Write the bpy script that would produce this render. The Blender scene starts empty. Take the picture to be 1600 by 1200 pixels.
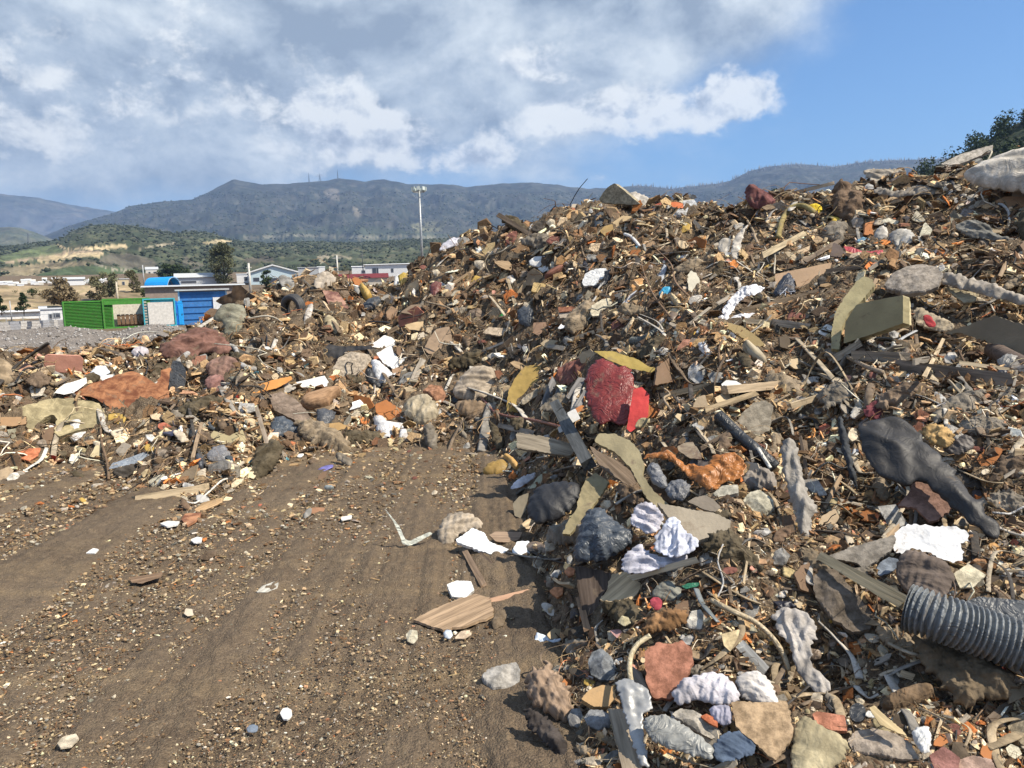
import bpy, math, random
import numpy as np
from mathutils import Vector, Matrix
random.seed(7); rng = np.random.default_rng(7)
S = bpy.context.scene; COL = S.collection
R = math.radians
# ------------------------------------------------------------------ camera
F = 1200.0; CAMZ = 1.65; PITCH = 6.56; ROLL = 2.0
cam = bpy.data.cameras.new('camera'); camo = bpy.data.objects.new('camera', cam); COL.objects.link(camo)
cam.sensor_width = 36; cam.lens = 36*F/1600; cam.clip_start = .05; cam.clip_end = 60000
RM = Matrix.Rotation(R(90-PITCH), 3, 'X') @ Matrix.Rotation(R(-ROLL), 3, 'Z')
camo.matrix_world = Matrix.Translation((0, 0, CAMZ)) @ RM.to_4x4()
S.camera = camo
RN = np.array(RM)
# ------------------------------------------------------------------ light
SUN_AZ, SUN_EL = 112, 50          # azimuth from +Y (view direction) towards +X
sv = Vector((math.sin(R(SUN_AZ))*math.cos(R(SUN_EL)), math.cos(R(SUN_AZ))*math.cos(R(SUN_EL)), math.sin(R(SUN_EL))))
sl = bpy.data.lights.new('sun', 'SUN'); sl.energy = 4.2; sl.angle = R(.5); sl.color = (1, .90, .745)
so = bpy.data.objects.new('sun', sl); COL.objects.link(so); so.rotation_euler = sv.to_track_quat('Z', 'Y').to_euler()
S.view_settings.view_transform = 'Standard'; S.view_settings.look = 'None'
S.view_settings.exposure = 0.84; S.view_settings.gamma = 1; S.view_settings.use_curve_mapping = False
S.cycles.use_denoising = True; S.cycles.max_bounces = 5; S.cycles.diffuse_bounces = 2
S.cycles.volume_bounces = 0; S.cycles.transparent_max_bounces = 6
try: S.cycles.denoising_input_passes = 'RGB_ALBEDO_NORMAL'; S.cycles.denoising_prefilter = 'ACCURATE'
except Exception: pass

class NT:
    """tiny node tree helper"""
    def __init__(s, nt): s.nt = nt; nt.nodes.clear()
    def n(s, typ, ins=None, **kw):
        nd = s.nt.nodes.new(typ)
        for k, v in kw.items(): setattr(nd, k, v)
        for k, v in (ins or {}).items():
            if isinstance(v, bpy.types.NodeSocket): s.nt.links.new(v, nd.inputs[k])
            else: nd.inputs[k].default_value = v
        return nd
    def math(s, op, a, b=0.0, c=0.0, clamp=False): return s.n('ShaderNodeMath', {0: a, 1: b, 2: c}, operation=op, use_clamp=clamp).outputs[0]
    def mix(s, f, a, b, typ='MIX'):
        nd = s.n('ShaderNodeMix', {0: f, 6: a, 7: b}, data_type='RGBA', blend_type=typ); return nd.outputs[2]
    def mr(s, v, a, b, c=0.0, d=1.0, sm=True):
        return s.n('ShaderNodeMapRange', {0: v, 1: a, 2: b, 3: c, 4: d}, interpolation_type='SMOOTHSTEP' if sm else 'LINEAR').outputs[0]
    def noise(s, vec, scale, detail=4, rough=.55, dist=0.0):
        return s.n('ShaderNodeTexNoise', {'Vector': vec, 'Scale': scale, 'Detail': detail, 'Roughness': rough, 'Distortion': dist})

W = bpy.data.worlds.new('World'); S.world = W; W.use_nodes = True
w = NT(W.node_tree)
sky = w.n('ShaderNodeTexSky', sky_type='NISHITA', sun_disc=False, sun_elevation=R(SUN_EL), sun_rotation=R(SUN_AZ), altitude=100, air_density=1.0, dust_density=.6, ozone_density=2.5)
tc = w.n('ShaderNodeTexCoord').outputs['Generated']
sp = w.n('ShaderNodeSeparateXYZ', {0: tc})
az = w.math('ARCTAN2', sp.outputs[0], sp.outputs[1]); el = w.math('ARCSINE', sp.outputs[2])
def cloud_xy(u, v): return (u-800)/F, (462-v-(u-800)*.035)/F
def cvec(dx, dy):
    return w.n('ShaderNodeCombineXYZ', {0: w.math('ADD', az, dx), 1: w.math('ADD', w.math('MULTIPLY', el, 1.35), dy), 2: 3.7}).outputs[0]
def density(dx, dy, s1=3.2, s2=11.0, k=.30):
    v = cvec(dx, dy)
    n1 = w.noise(v, s1, 8, .58, .25).outputs[0]; n2 = w.noise(v, s2, 8, .62, .2).outputs[0]
    return w.math('ADD', w.math('MULTIPLY', n1, 1-k), w.math('MULTIPLY', n2, k))
def bias(BL):
    tot = None
    for (u, v, ru, rv, wt) in BL:
        x, y = cloud_xy(u, v)
        a = w.math('MULTIPLY', w.math('SUBTRACT', az, x), F/ru); b = w.math('MULTIPLY', w.math('SUBTRACT', el, y), F/rv)
        g = w.math('MULTIPLY', w.math('EXPONENT', w.math('MULTIPLY', w.math('ADD', w.math('MULTIPLY', a, a), w.math('MULTIPLY', b, b)), -1.0)), wt)
        tot = g if tot is None else w.math('ADD', tot, g)
    return tot
hz = w.mr(el, .0, .20, 1.0, 0.0)
skyb = w.mix(w.math('MULTIPLY', hz, .45), w.mix(1.0, sky.outputs[0], (.068, .096, .119, 1), 'MULTIPLY'), (.22, .40, .72, 1))
# high grey veil
dv = density(0, 0, 2.6, 9.0, .28); dv2 = density(.03, .05, 2.6, 9.0, .28)
Dv = w.math('ADD', w.math('MULTIPLY', w.math('SUBTRACT', dv, .5), 1.5), bias([(100, 60, 560, 260, .75), (560, 60, 480, 200, .62), (960, 70, 300, 120, .42), (1180, 60, 190, 120, .20), (300, 240, 420, 90, .30), (1330, 20, 220, 50, .16), (15, 82, 45, 16, -.50)]))
behind = w.math('ADD', w.mr(w.math('ABSOLUTE', az), .95, 1.7), w.mr(el, .55, .85), clamp=True)
Dv = w.math('ADD', Dv, w.math('MULTIPLY', behind, .34))  # extra unseen veil behind the view and overhead, added to whiten the fill light
av = w.mr(Dv, .05, .60)
lv = w.math('ADD', w.math('MULTIPLY', w.math('SUBTRACT', dv, dv2), 4.5), .47)
lv = w.math('SUBTRACT', lv, w.math('MULTIPLY', w.mr(w.noise(cvec(1.3, .4), 2.7, 5, .55, .3).outputs[0], .38, .66), .27), clamp=True)
rv_ = w.n('ShaderNodeValToRGB', {0: lv}); cr = rv_.color_ramp; cr.elements[0].color = (.25, .305, .375, 1); cr.elements[0].position = .05; cr.elements[1].color = (.63, .68, .705, 1); cr.elements[1].position = .8
e = cr.elements.new(.36); e.color = (.39, .45, .515, 1)
c1 = w.mix(w.math('MULTIPLY', av, .94), skyb, rv_.outputs[0])
# low bright cumulus
dc = density(.7, .3, 8.0, 24.0, .34); dc2 = density(.7+.012, .3+.030, 8.0, 24.0, .34)
Dc = w.math('ADD', w.math('MULTIPLY', w.math('SUBTRACT', dc, .5), 1.7), bias([(590, 205, 85, 55, .42), (650, 245, 100, 38, .34), (480, 190, 95, 50, .28), (770, 250, 45, 16, .34), (730, 272, 80, 16, .22), (868, 192, 92, 58, .50), (1050, 195, 95, 40, .42), (1165, 178, 60, 44, .50), (1008, 115, 45, 45, .30), (850, 122, 70, 22, .22), (120, 120, 170, 60, .22), (230, 230, 220, 60, .20), (60, 210, 120, 60, .2), (420, 110, 120, 50, .14), (930, 286, 75, 12, .26), (1270, 105, 60, 22, .14)]))
ac = w.mr(Dc, .19, .42)
lc_ = w.math('ADD', w.math('MULTIPLY', w.math('SUBTRACT', dc, dc2), 5.0), w.math('ADD', w.mr(Dc, .25, .95, .68, .40), 0.0), clamp=True)
rc_ = w.n('ShaderNodeValToRGB', {0: lc_}); cr = rc_.color_ramp; cr.elements[0].color = (.34, .39, .47, 1); cr.elements[0].position = .12; cr.elements[1].color = (.765, .785, .78, 1); cr.elements[1].position = .78
e = cr.elements.new(.42); e.color = (.52, .57, .63, 1)
c2 = w.mix(w.math('MULTIPLY', ac, .88), c1, w.mix(w.math('MULTIPLY', hz, .25), rc_.outputs[0], (.36, .45, .58, 1)))
fin = c2
bg = w.n('ShaderNodeBackground', {'Color': fin, 'Strength': .78})
w.n('ShaderNodeOutputWorld', {0: bg.outputs[0]})

# ------------------------------------------------------------------ helpers
def ray(u, v):
    u = np.asarray(u, float); v = np.asarray(v, float)
    d = np.stack([(u-800)/F, -(v-600)/F, -np.ones_like(u)], -1) @ RN.T
    return d / np.linalg.norm(d, axis=-1, keepdims=True)
def proj(P):
    q = (np.asarray(P, float) - np.array([0, 0, CAMZ])) @ RN
    return 800 + F*q[..., 0]/-q[..., 2], 600 - F*q[..., 1]/-q[..., 2]
def at(u, v, r):
    d = ray(u, v); return np.array([0, 0, CAMZ]) + d*(r/math.hypot(d[0], d[1]))

_P = rng.permutation(512); _P = np.concatenate([_P, _P, _P])
_G = rng.normal(size=(512, 3)); _G /= np.linalg.norm(_G, axis=1, keepdims=True)
def perlin(p):
    p = np.asarray(p, float); i = np.floor(p).astype(int); f = p-i; i &= 511
    t = f*f*f*(f*(f*6-15)+10); out = 0
    for dx in (0, 1):
        wx = t[..., 0] if dx else 1-t[..., 0]
        for dy in (0, 1):
            wy = t[..., 1] if dy else 1-t[..., 1]
            for dz in (0, 1):
                wz = t[..., 2] if dz else 1-t[..., 2]
                h = _P[_P[_P[(i[..., 0]+dx) & 511]+((i[..., 1]+dy) & 511)] + ((i[..., 2]+dz) & 511)]
                g = _G[h & 511]
                out = out + wx*wy*wz*(g[..., 0]*(f[..., 0]-dx)+g[..., 1]*(f[..., 1]-dy)+g[..., 2]*(f[..., 2]-dz))
    return out
def fbm(p, o=5, gain=.5, ridged=False):
    p = np.asarray(p, float); a = 1; s = 0
    for k in range(o):
        n = perlin(p*(2**k)+k*17.3)
        s = s + a*((.5-np.minimum(np.abs(n)*3.0, 1.3)) if ridged else n*1.5); a *= gain
    return s
def xyz(x, y, z=0.0): return np.stack([x, y, np.zeros_like(x)+z], -1)
def sstep(a, b, x): t = np.clip((x-a)/(b-a), 0, 1); return t*t*(3-2*t)

def mkmesh(name, V, faces, mat=None, smooth=False, cols=None, sizes=None):
    """V (n,3); faces = (m,k) array, or flat list with sizes"""
    me = bpy.data.meshes.new(name)
    if sizes is None:
        faces = np.asarray(faces, np.int32); m, k = faces.shape; sizes = np.full(m, k, np.int32); flat = faces.ravel()
    else: flat = np.asarray(faces, np.int32); sizes = np.asarray(sizes, np.int32)
    me.vertices.add(len(V)); me.vertices.foreach_set('co', np.asarray(V, np.float32).ravel())
    me.loops.add(len(flat)); me.loops.foreach_set('vertex_index', flat)
    me.polygons.add(len(sizes)); st = np.concatenate([[0], np.cumsum(sizes)[:-1]]).astype(np.int32)
    me.polygons.foreach_set('loop_start', st); me.polygons.foreach_set('loop_total', sizes)
    sm = smooth if not isinstance(smooth, bool) else np.full(len(sizes), smooth)
    me.polygons.foreach_set('use_smooth', np.asarray(sm, bool))
    if cols is not None:
        at_ = me.color_attributes.new('col', 'FLOAT_COLOR', 'POINT')
        c4 = np.ones((len(V), 4), np.float32); c4[:, :3] = cols; at_.data.foreach_set('color', c4.ravel())
    me.update(calc_edges=True); me.validate()
    if mat: me.materials.append(mat)
    return me
def link(name, me, M=None, parent=None):
    o = bpy.data.objects.new(name, me); COL.objects.link(o)
    if parent is not None: o.parent = parent
    if M is not None: o.matrix_local = M
    return o
def tag(o, label=None, cat=None, group=None, kind=None):
    if label: o['label'] = label
    if cat: o['category'] = cat
    if group: o['group'] = group
    if kind: o['kind'] = kind
    elif cat: o['kind'] = 'thing'
    return o
def thing(name, label, cat, loc, rz=0, group=None):
    o = bpy.data.objects.new(name, None); COL.objects.link(o); o.location = loc; o.rotation_euler = (0, 0, rz); o.empty_display_size = .2
    return tag(o, label, cat, group)
class MB:
    """collects boxes, prisms and tubes into ONE mesh"""
    def __init__(s): s.V = []; s.F = []; s.S = []; s.n = 0
    def add(s, V, faces):
        for f in faces: s.F += [i+s.n for i in f]; s.S.append(len(f))
        s.V += [tuple(v) for v in V]; s.n += len(V); return s
    def box(s, c, d, rz=0):
        x, y, z = [a/2 for a in d]; ca, sa = math.cos(rz), math.sin(rz); V = []
        for sx, sy, sz in ((-1,-1,-1),(1,-1,-1),(1,1,-1),(-1,1,-1),(-1,-1,1),(1,-1,1),(1,1,1),(-1,1,1)):
            px, py = sx*x, sy*y; V.append((c[0]+px*ca-py*sa, c[1]+px*sa+py*ca, c[2]+sz*z))
        return s.add(V, [(0,3,2,1),(4,5,6,7),(0,1,5,4),(1,2,6,5),(2,3,7,6),(3,0,4,7)])
    def prism(s, prof, y0, y1):      # profile in xz, extruded along y
        n = len(prof); V = [(x, y0, z) for x, z in prof]+[(x, y1, z) for x, z in prof]
        return s.add(V, [tuple(range(n))[::-1] if 0 else tuple(range(n)), tuple(range(2*n-1, n-1, -1))]+[(i, i+n, (i+1) % n+n, (i+1) % n) for i in range(n)])
    def tube(s, pts, rad, k=8):
        V = []; n = len(pts); Fs = []; pts = [Vector(p) for p in pts]
        if not hasattr(rad, '__len__'): rad = [rad]*n
        for i, p in enumerate(pts):
            t = (pts[min(i+1, n-1)]-pts[max(i-1, 0)]).normalized(); a = t.cross(Vector((.31, .2, .93)) if abs(t.z) < .9 else Vector((1, 0, 0))).normalized(); b = t.cross(a)
            for j in range(k):
                q = 2*math.pi*j/k; V.append(p+(a*math.cos(q)+b*math.sin(q))*rad[i])
        for i in range(n-1):
            for j in range(k): Fs.append((i*k+j, i*k+(j+1) % k, (i+1)*k+(j+1) % k, (i+1)*k+j))
        Fs += [tuple(range(k))[::-1], tuple(range((n-1)*k, n*k))]
        return s.add(V, Fs)
    def build(s, name, mat, parent=None, smooth=False):
        me = mkmesh(name, np.array(s.V, float), s.F, mat, smooth, sizes=s.S); return link(name, me, parent=parent)

# ------------------------------------------------------------------ materials
SOIL = (.095, .068, .045, 1)
_mc = {}
def M(kind, c, dirt=.35):
    if 0 < dirt < .3 and kind in ('flat', 'concrete', 'wood', 'plastic', 'rust'): dirt += .12
    key = (kind, tuple(c), dirt)
    if key in _mc: return _mc[key]
    m = bpy.data.materials.new(kind); m.use_nodes = True; t = NT(m.node_tree)
    co = t.n('ShaderNodeTexCoord').outputs['Object']; geo = t.n('ShaderNodeNewGeometry').outputs['Position']
    rnd = t.n('ShaderNodeObjectInfo').outputs['Random']
    col = (*c, 1); rough = .85; bumpd = .006; spec = .3
    dk = tuple(x*.55 for x in c)+(1,); lt = tuple(min(.9, x*1.25+.02) for x in c)+(1,)
    cvv = t.n('ShaderNodeVectorMath', {0: co, 1: t.n('ShaderNodeCombineXYZ', {0: t.math('MULTIPLY', rnd, 40), 1: t.math('MULTIPLY', rnd, 17), 2: 0.0}).outputs[0]}, operation='ADD').outputs[0]
    if kind == 'wood':
        v = t.n('ShaderNodeVectorMath', {0: cvv, 1: (2.5, 40, 40)}, operation='MULTIPLY').outputs[0]
        n = t.noise(v, 1.0, 5, .65, .4).outputs[0]; base = t.mix(t.mr(n, .3, .7), dk, lt); h = n; bumpd = .004
    elif kind in ('concrete', 'rock'):
        n = t.noise(cvv, 22, 8, .7).outputs[0]; n2 = t.noise(cvv, 4, 3, .6).outputs[0]
        base = t.mix(t.mr(n, .35, .68), dk, lt); base = t.mix(t.mr(n2, .45, .75, 0, .45), base, dk); h = n; bumpd = .012; rough = .95
    elif kind == 'rust':
        n = t.noise(cvv, 6, 8, .7, .5).outputs[0]; n2 = t.noise(cvv, 30, 4, .6).outputs[0]
        base = t.mix(t.mr(n, .38, .64), (c[0]*.45, c[1]*.35, c[2]*.4, 1), lt); base = t.mix(t.mr(n2, .55, .75, 0, .4), base, (c[0]*.6, c[1]*.9, c[2]*1.6, 1)); h = n; rough = .8
    elif kind in ('cloth', 'fibre'):
        n = t.noise(cvv, 7, 5, .6, .6).outputs[0]; n2 = t.noise(cvv, 130 if kind == 'cloth' else 45, 3, .7).outputs[0]
        base = t.mix(t.mr(n, .32, .7), dk, lt); base = t.mix(t.mr(n2, .4, .7, 0, .35), base, dk); n3 = t.noise(cvv, 6, 3, .5, 1.2).outputs[0]; n4 = t.noise(cvv, 22, 3, .5, .8).outputs[0]; rd = t.math('MULTIPLY', t.math('ABSOLUTE', t.math('SUBTRACT', n3, .5)), -4.0); rd = t.math('ADD', rd, t.math('MULTIPLY', t.math('ABSOLUTE', t.math('SUBTRACT', n4, .5)), -.8)); base = t.mix(t.mr(rd, -.35, 0, 0, .4), base, dk); h = t.math('ADD', t.math('MULTIPLY', n2, .25), rd); bumpd = .010 if kind == 'cloth' else .016; rough = .95
    elif kind in ('plastic', 'leather'):
        n = t.noise(cvv, 16, 6, .6, 1.5).outputs[0]
        base = t.mix(t.mr(n, .35, .7), tuple(x*.8 for x in c)+(1,), tuple(min(.9, x*1.15) for x in c)+(1,)); n3 = t.noise(cvv, 11, 3, .5, 1.8).outputs[0]; h = t.math('MULTIPLY', t.math('ABSOLUTE', t.math('SUBTRACT', n3, .5)), -4.0); bumpd = .010 if kind == 'plastic' else .0025; rough = .45 if kind == 'plastic' else .58; spec = .5
    elif kind == 'metal':
        n = t.noise(cvv, 9, 6, .6).outputs[0]; base = t.mix(t.mr(n, .35, .7), dk, col); h = n; rough = .45; spec = .6
    else:                # 'flat': paint, board, plaster, foam
        n = t.noise(cvv, 5, 6, .6).outputs[0]
        base = t.mix(t.mr(n, .3, .72), tuple(x*.82 for x in c)+(1,), tuple(min(.9, x*1.08) for x in c)+(1,)); h = t.noise(cvv, 60, 4, .6).outputs[0]; bumpd = .004; rough = .7
    if dirt > 0:
        dn = t.noise(geo, 7.0, 9, .68, .3).outputs[0]; dn2 = t.noise(geo, 55.0, 5, .7).outputs[0]
        mk = t.math('ADD', t.mr(dn, .66-.32*dirt, .80-.28*dirt), t.mr(dn2, .74-.2*dirt, .82-.2*dirt), clamp=True)
        base = t.mix(t.math('MULTIPLY', mk, .85), base, t.mix(dn2, SOIL, (.26, .20, .14, 1)))
        rr = t.mix(mk, (rough,)*3+(1,), (.95, .95, .95, 1))
    else: rr = rough
    bp = t.n('ShaderNodeBump', {'Height': h, 'Strength': .7, 'Distance': bumpd})
    b = t.n('ShaderNodeBsdfPrincipled', {'Base Color': base, 'Roughness': rr, 'Normal': bp.outputs[0], 'Specular IOR Level': spec})
    if kind == 'metal': b.inputs['Metallic'].default_value = .35
    t.n('ShaderNodeOutputMaterial', {0: b.outputs[0]})
    _mc[key] = m; return m
def vcol_mat(name, bump=.01, scale=60, var=.35, rough=.9):
    m = bpy.data.materials.new(name); m.use_nodes = True; t = NT(m.node_tree)
    a = t.n('ShaderNodeAttribute', attribute_name='col').outputs[0]; geo = t.n('ShaderNodeNewGeometry').outputs['Position']
    n = t.noise(geo, scale, 5, .65).outputs[0]
    base = t.mix(1.0, a, t.mix(t.mr(n, .3, .7), (1-var,)*3+(1,), (1+var,)*3+(1,)), 'MULTIPLY')
    bp = t.n('ShaderNodeBump', {'Height': n, 'Strength': .8, 'Distance': bump})
    b = t.n('ShaderNodeBsdfPrincipled', {'Base Color': base, 'Roughness': rough, 'Normal': bp.outputs[0], 'Specular IOR Level': .25})
    t.n('ShaderNodeOutputMaterial', {0: b.outputs[0]}); return m
def soil_mat(name, cols, scale=1.0, bump=.02, fine=90):
    m = bpy.data.materials.new(name); m.use_nodes = True; t = NT(m.node_tree)
    geo = t.n('ShaderNodeNewGeometry').outputs['Position']
    n1 = t.noise(geo, 1.3*scale, 8, .62, .3).outputs[0]; n2 = t.noise(geo, 14*scale, 8, .7).outputs[0]; n3 = t.noise(geo, fine*scale, 4, .7).outputs[0]
    v = t.n('ShaderNodeTexVoronoi', {'Vector': geo, 'Scale': fine*.9*scale}); 
    b = t.mix(t.mr(n1, .35, .65), (*cols[0], 1), (*cols[1], 1))
    if name == 'packed_dirt':
        for ang, s_ in ((math.atan2(dA[1], dA[0]), .75), (math.atan2(dC[1], dC[0]), .5)):
            mp = t.n('ShaderNodeMapping', {'Vector': geo, 'Rotation': (0, 0, -ang), 'Scale': (.22, 2.6, 1)}, vector_type='POINT').outputs[0]
            b = t.mix(t.mr(t.noise(mp, 1.0, 4, .6).outputs[0], .52, .72, 0, s_), b, (.225, .17, .105, 1))
    b = t.mix(0.0, b, b); b = t.mix(t.mr(n2, .42, .66, 0, .8), b, (*cols[2], 1))
    grain = t.mix(t.mr(v.outputs['Color'], .0, 1.0, 0, 1, False), (.5, .48, .45, 1), (1.75, 1.65, 1.5, 1))
    b = t.mix(.55, b, t.mix(1.0, b, grain, 'MULTIPLY'))
    b = t.mix(t.mr(n3, .58, .70, 0, .75), b, (*cols[3], 1))
    h = t.math('ADD', t.math('MULTIPLY', n2, 1.2), t.math('MULTIPLY', n3, .5)); h = t.math('SUBTRACT', h, t.math('MULTIPLY', v.outputs['Distance'], .6))
    bp = t.n('ShaderNodeBump', {'Height': h, 'Strength': .9, 'Distance': bump})
    bs = t.n('ShaderNodeBsdfPrincipled', {'Base Color': b, 'Roughness': .95, 'Normal': bp.outputs[0], 'Specular IOR Level': .2})
    t.n('ShaderNodeOutputMaterial', {0: bs.outputs[0]}); return m

# ------------------------------------------------------------------ ground
NA, NR = 860, 640
def hor(u): return 462-(u-800)*.035
def far_rise(r): return .06*np.clip(r-95, 0, 265)
pA, pB = ray(440, 1150), ray(500, 880); pC, pD = ray(0, 1050), ray(420, 825)
def gpt(d): return d[:2]*(CAMZ/-d[2])
dA = np.array([-.05, 1.]); dA /= np.linalg.norm(dA); dC = np.array([.02, 1.]); dC /= np.linalg.norm(dC)
def ruts(x, y):
    o = gpt(pB); a = (x-o[0])*dA[1]-(y-o[1])*dA[0]; c = (x-o[0])*dC[1]-(y-o[1])*dC[0]
    k = sstep(.2, -3.2, x)
    la = (x*dA[0]+y*dA[1]); lc = x*dC[0]+y*dC[1]
    a = a+.12*np.sin(la*.35); na = fbm(xyz(a*3.1, la*.10, 5), 4, .62); nc = fbm(xyz(a*2.4, la*.08, 9), 4, .62)
    return na*(1-k)+nc*k
def ground_z(x, y):
    r = np.hypot(x, y); near = np.exp(-(r/22.)**2)
    z = near*(.025*fbm(xyz(x*.7, y*.7), 3)+.036*ruts(x, y)) + near*.013*fbm(xyz(x*9, y*9, 2), 4, .65)
    return z + far_rise(r) + sstep(60, 300, r)*.8*fbm(xyz(x*.02, y*.02), 3)*sstep(95, 200, r)
def polar(azs, rs, zf, name, mat, drop=None, smooth=True, cols=None):
    A, Rr = np.meshgrid(azs, rs); x = np.sin(A)*Rr; y = np.cos(A)*Rr; z = zf(x, y)
    V = np.stack([x, y, z], -1).reshape(-1, 3); n, m = A.shape
    i = np.arange(n*m).reshape(n, m); Q = np.stack([i[:-1, :-1], i[:-1, 1:], i[1:, 1:], i[1:, :-1]], -1).reshape(-1, 4)
    if drop is not None:
        k = ~drop(z.ravel()); Q = Q[k[Q].any(1)]
        us = np.unique(Q); re = np.zeros(len(V), int); re[us] = np.arange(len(us)); V = V[us]; Q = re[Q]
    return link(name, mkmesh(name, V, Q, mat, smooth)), z
fine = np.linspace(R(-46), R(46), NA); coarse = np.linspace(R(46), R(314), 70)[1:]
rs = np.concatenate([[.05, .4], np.exp(np.linspace(math.log(.9), math.log(40), NR)), np.exp(np.linspace(math.log(42), math.log(700), 90)), [1200, 2500, 6000, 12000]])
gm = soil_mat('packed_dirt', [(.130, .101, .074), (.102, .077, .055), (.165, .128, .088), (.30, .25, .185)], 1.0, .012, 120)
g_o, _ = polar(np.concatenate([fine, coarse]), rs, ground_z, 'ground', gm); tag(g_o, kind='structure')

# ------------------------------------------------------------------ the mound (height from measured points)
COLS = [(-330,760,575,10.5),(-200,752,575,10.5),(-80,748,574,10.5),(0,745,574,11),(60,735,578,11),(100,725,578,11),(160,735,574,11.5),(200,742,566,12),(260,775,546,13),(300,790,530,14),(340,775,505,15),(370,765,476,16),(400,745,458,16),(450,722,450,17),
 (500,712,432,17),(540,706,446,17),(590,702,458,17),(620,700,442,16.5),(660,700,412,16),(700,700,388,15.5),(740,702,370,15),(775,745,362,14.5),(800,800,357,14),(825,860,352,14),(845,960,346,13.5),(865,1130,340,13.5),(900,1240,330,13),
 (950,1290,320,12.7),(1000,1320,322,12.5),(1060,1350,323,12.3),(1120,1370,322,12),(1180,1380,320,12),(1240,1390,315,11.8),(1300,1400,302,11.5),(1350,1400,290,11),(1400,1410,286,11),(1450,1410,284,11),(1500,1420,278,11),(1550,1420,262,11.5),(1600,1420,240,12),(1700,1430,225,12),(1850,1440,220,12),(2050,1450,220,12)]
KN = {775: [(700, .04), (600, .58)], 800: [(700, .10), (600, .60)], 825: [(700, .18), (600, .64)], 845: [(850, .07), (700, .25), (600, .68)], 865: [(980, .09), (850, .18), (700, .32), (600, .72)], 900: [(1000, .16), (850, .28), (700, .42), (600, .77)], 950: [(900, .32), (700, .54), (600, .85)], 1000: [(900, .40), (700, .64), (600, .92)], 1060: [(850, .48), (700, .74), (600, 1.0)], 1120: [(850, .54), (700, .84)]}
CP = []
for (u, vt, vc, rc) in COLS:
    d = ray(u, vt); rt = CAMZ*math.hypot(d[0], d[1])/-d[2]
    kn = [(vt, 1/rt)]
    for (v, z) in KN.get(u, ()): d = ray(u, v); kn.append((v, -d[2]/math.hypot(d[0], d[1])/(CAMZ-z)))
    kn.append((vc, 1/rc)); kn = kn[::-1]
    for f in (0, .12, .25, .4, .55, .7, .82, .92, 1):
        v = vt+(vc-vt)*f; r = 1/np.interp(v, [k[0] for k in kn], [k[1] for k in kn]); p = at(u, v, r); CP.append((p[0], p[1], p[2]))
    zc = at(u, vc, rc)[2]; dx, dy = p[0]/rc, p[1]/rc
    for k, q in ((1.12, .97), (1.35, .9), (1.7, .55), (2.1, 0), (2.8, -1.2)): CP.append((dx*rc*k, dy*rc*k, zc*q if q >= 0 else q))
    for k, q in ((.85, -.12), (.6, -.4), (.35, -.6)): CP.append((dx*rt*k, dy*rt*k, q))
CP = np.array(CP)
def warp(x, y): return np.stack([np.arctan2(x, y)*2.6, np.log(np.hypot(x, y)+1e-6)], -1)
CW = warp(CP[:, 0], CP[:, 1])
def kern(a, b):
    d = np.sqrt(((a[:, None]-b[None])**2).sum(-1)+1e-4); return d
A_ = kern(CW, CW); n_ = len(CW); P_ = np.c_[np.ones(n_), CW]
sys_ = np.block([[A_-np.eye(n_)*.004, P_], [P_.T, np.zeros((3, 3))]])
wt_ = np.linalg.solve(sys_, np.r_[CP[:, 2], 0, 0, 0])
def base_h(x, y):
    sh = x.shape; W_ = warp(x.ravel(), y.ravel()); out = np.empty(len(W_))
    for s0 in range(0, len(W_), 20000):
        q = W_[s0:s0+20000]; out[s0:s0+20000] = kern(q, CW) @ wt_[:-3]+wt_[-3]+q @ wt_[-2:]
    return out.reshape(sh)
# base height on a coarse polar grid, interpolated
GA = np.linspace(R(-50), R(50), 260); GR = np.linspace(math.log(.8), math.log(45), 300)
ga, gr = np.meshgrid(GA, GR); GB = base_h(np.sin(ga)*np.exp(gr), np.cos(ga)*np.exp(gr))
def bil(G, x, y):
    a = (np.arctan2(x, y)-GA[0])/(GA[1]-GA[0]); l = (np.log(np.hypot(x, y)+1e-9)-GR[0])/(GR[1]-GR[0])
    a = np.clip(a, 0, G.shape[1]-1.001); l = np.clip(l, 0, G.shape[0]-1.001); i = a.astype(int); j = l.astype(int); fa = a-i; fl = l-j
    return (G[j, i]*(1-fa)+G[j, i+1]*fa)*(1-fl)+(G[j+1, i]*(1-fa)+G[j+1, i+1]*fa)*fl
DENTS = []
for (u, v, rp, dz) in [(1520,492,80,.42),(1440,500,45,.25),(1330,700,60,.22),(1390,770,60,.28),(1275,650,40,.18),(870,800,50,.16),(925,950,60,.14),(1235,1010,45,.13),(1310,1030,60,.16),(1000,790,40,.16),(1050,770,40,.14),(770,470,60,.25),(1010,430,60,.3),(1120,350,70,.35),(1390,320,70,.35),(1240,350,60,.25),(1180,650,50,.2),(1300,560,50,.22),(430,650,40,.15),(290,610,40,.15),(470,470,40,.2),(1170,880,50,-.07),(1490,640,80,-.12),(1560,1080,60,.14),(890,560,60,.22),(1060,600,60,.22),(1560,740,60,-.1)]:
    d = ray(u, v); rr = np.exp(np.linspace(math.log(1.2), math.log(30), 900)); dh = math.hypot(d[0], d[1]); xs, ys = d[0]/dh*rr, d[1]/dh*rr
    k = np.nonzero(CAMZ+d[2]/dh*rr <= np.maximum(bil(GB, xs, ys), 0))[0]
    if len(k): r = rr[k[0]]; DENTS.append((xs[k[0]], ys[k[0]], rp*r/F, dz))
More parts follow.
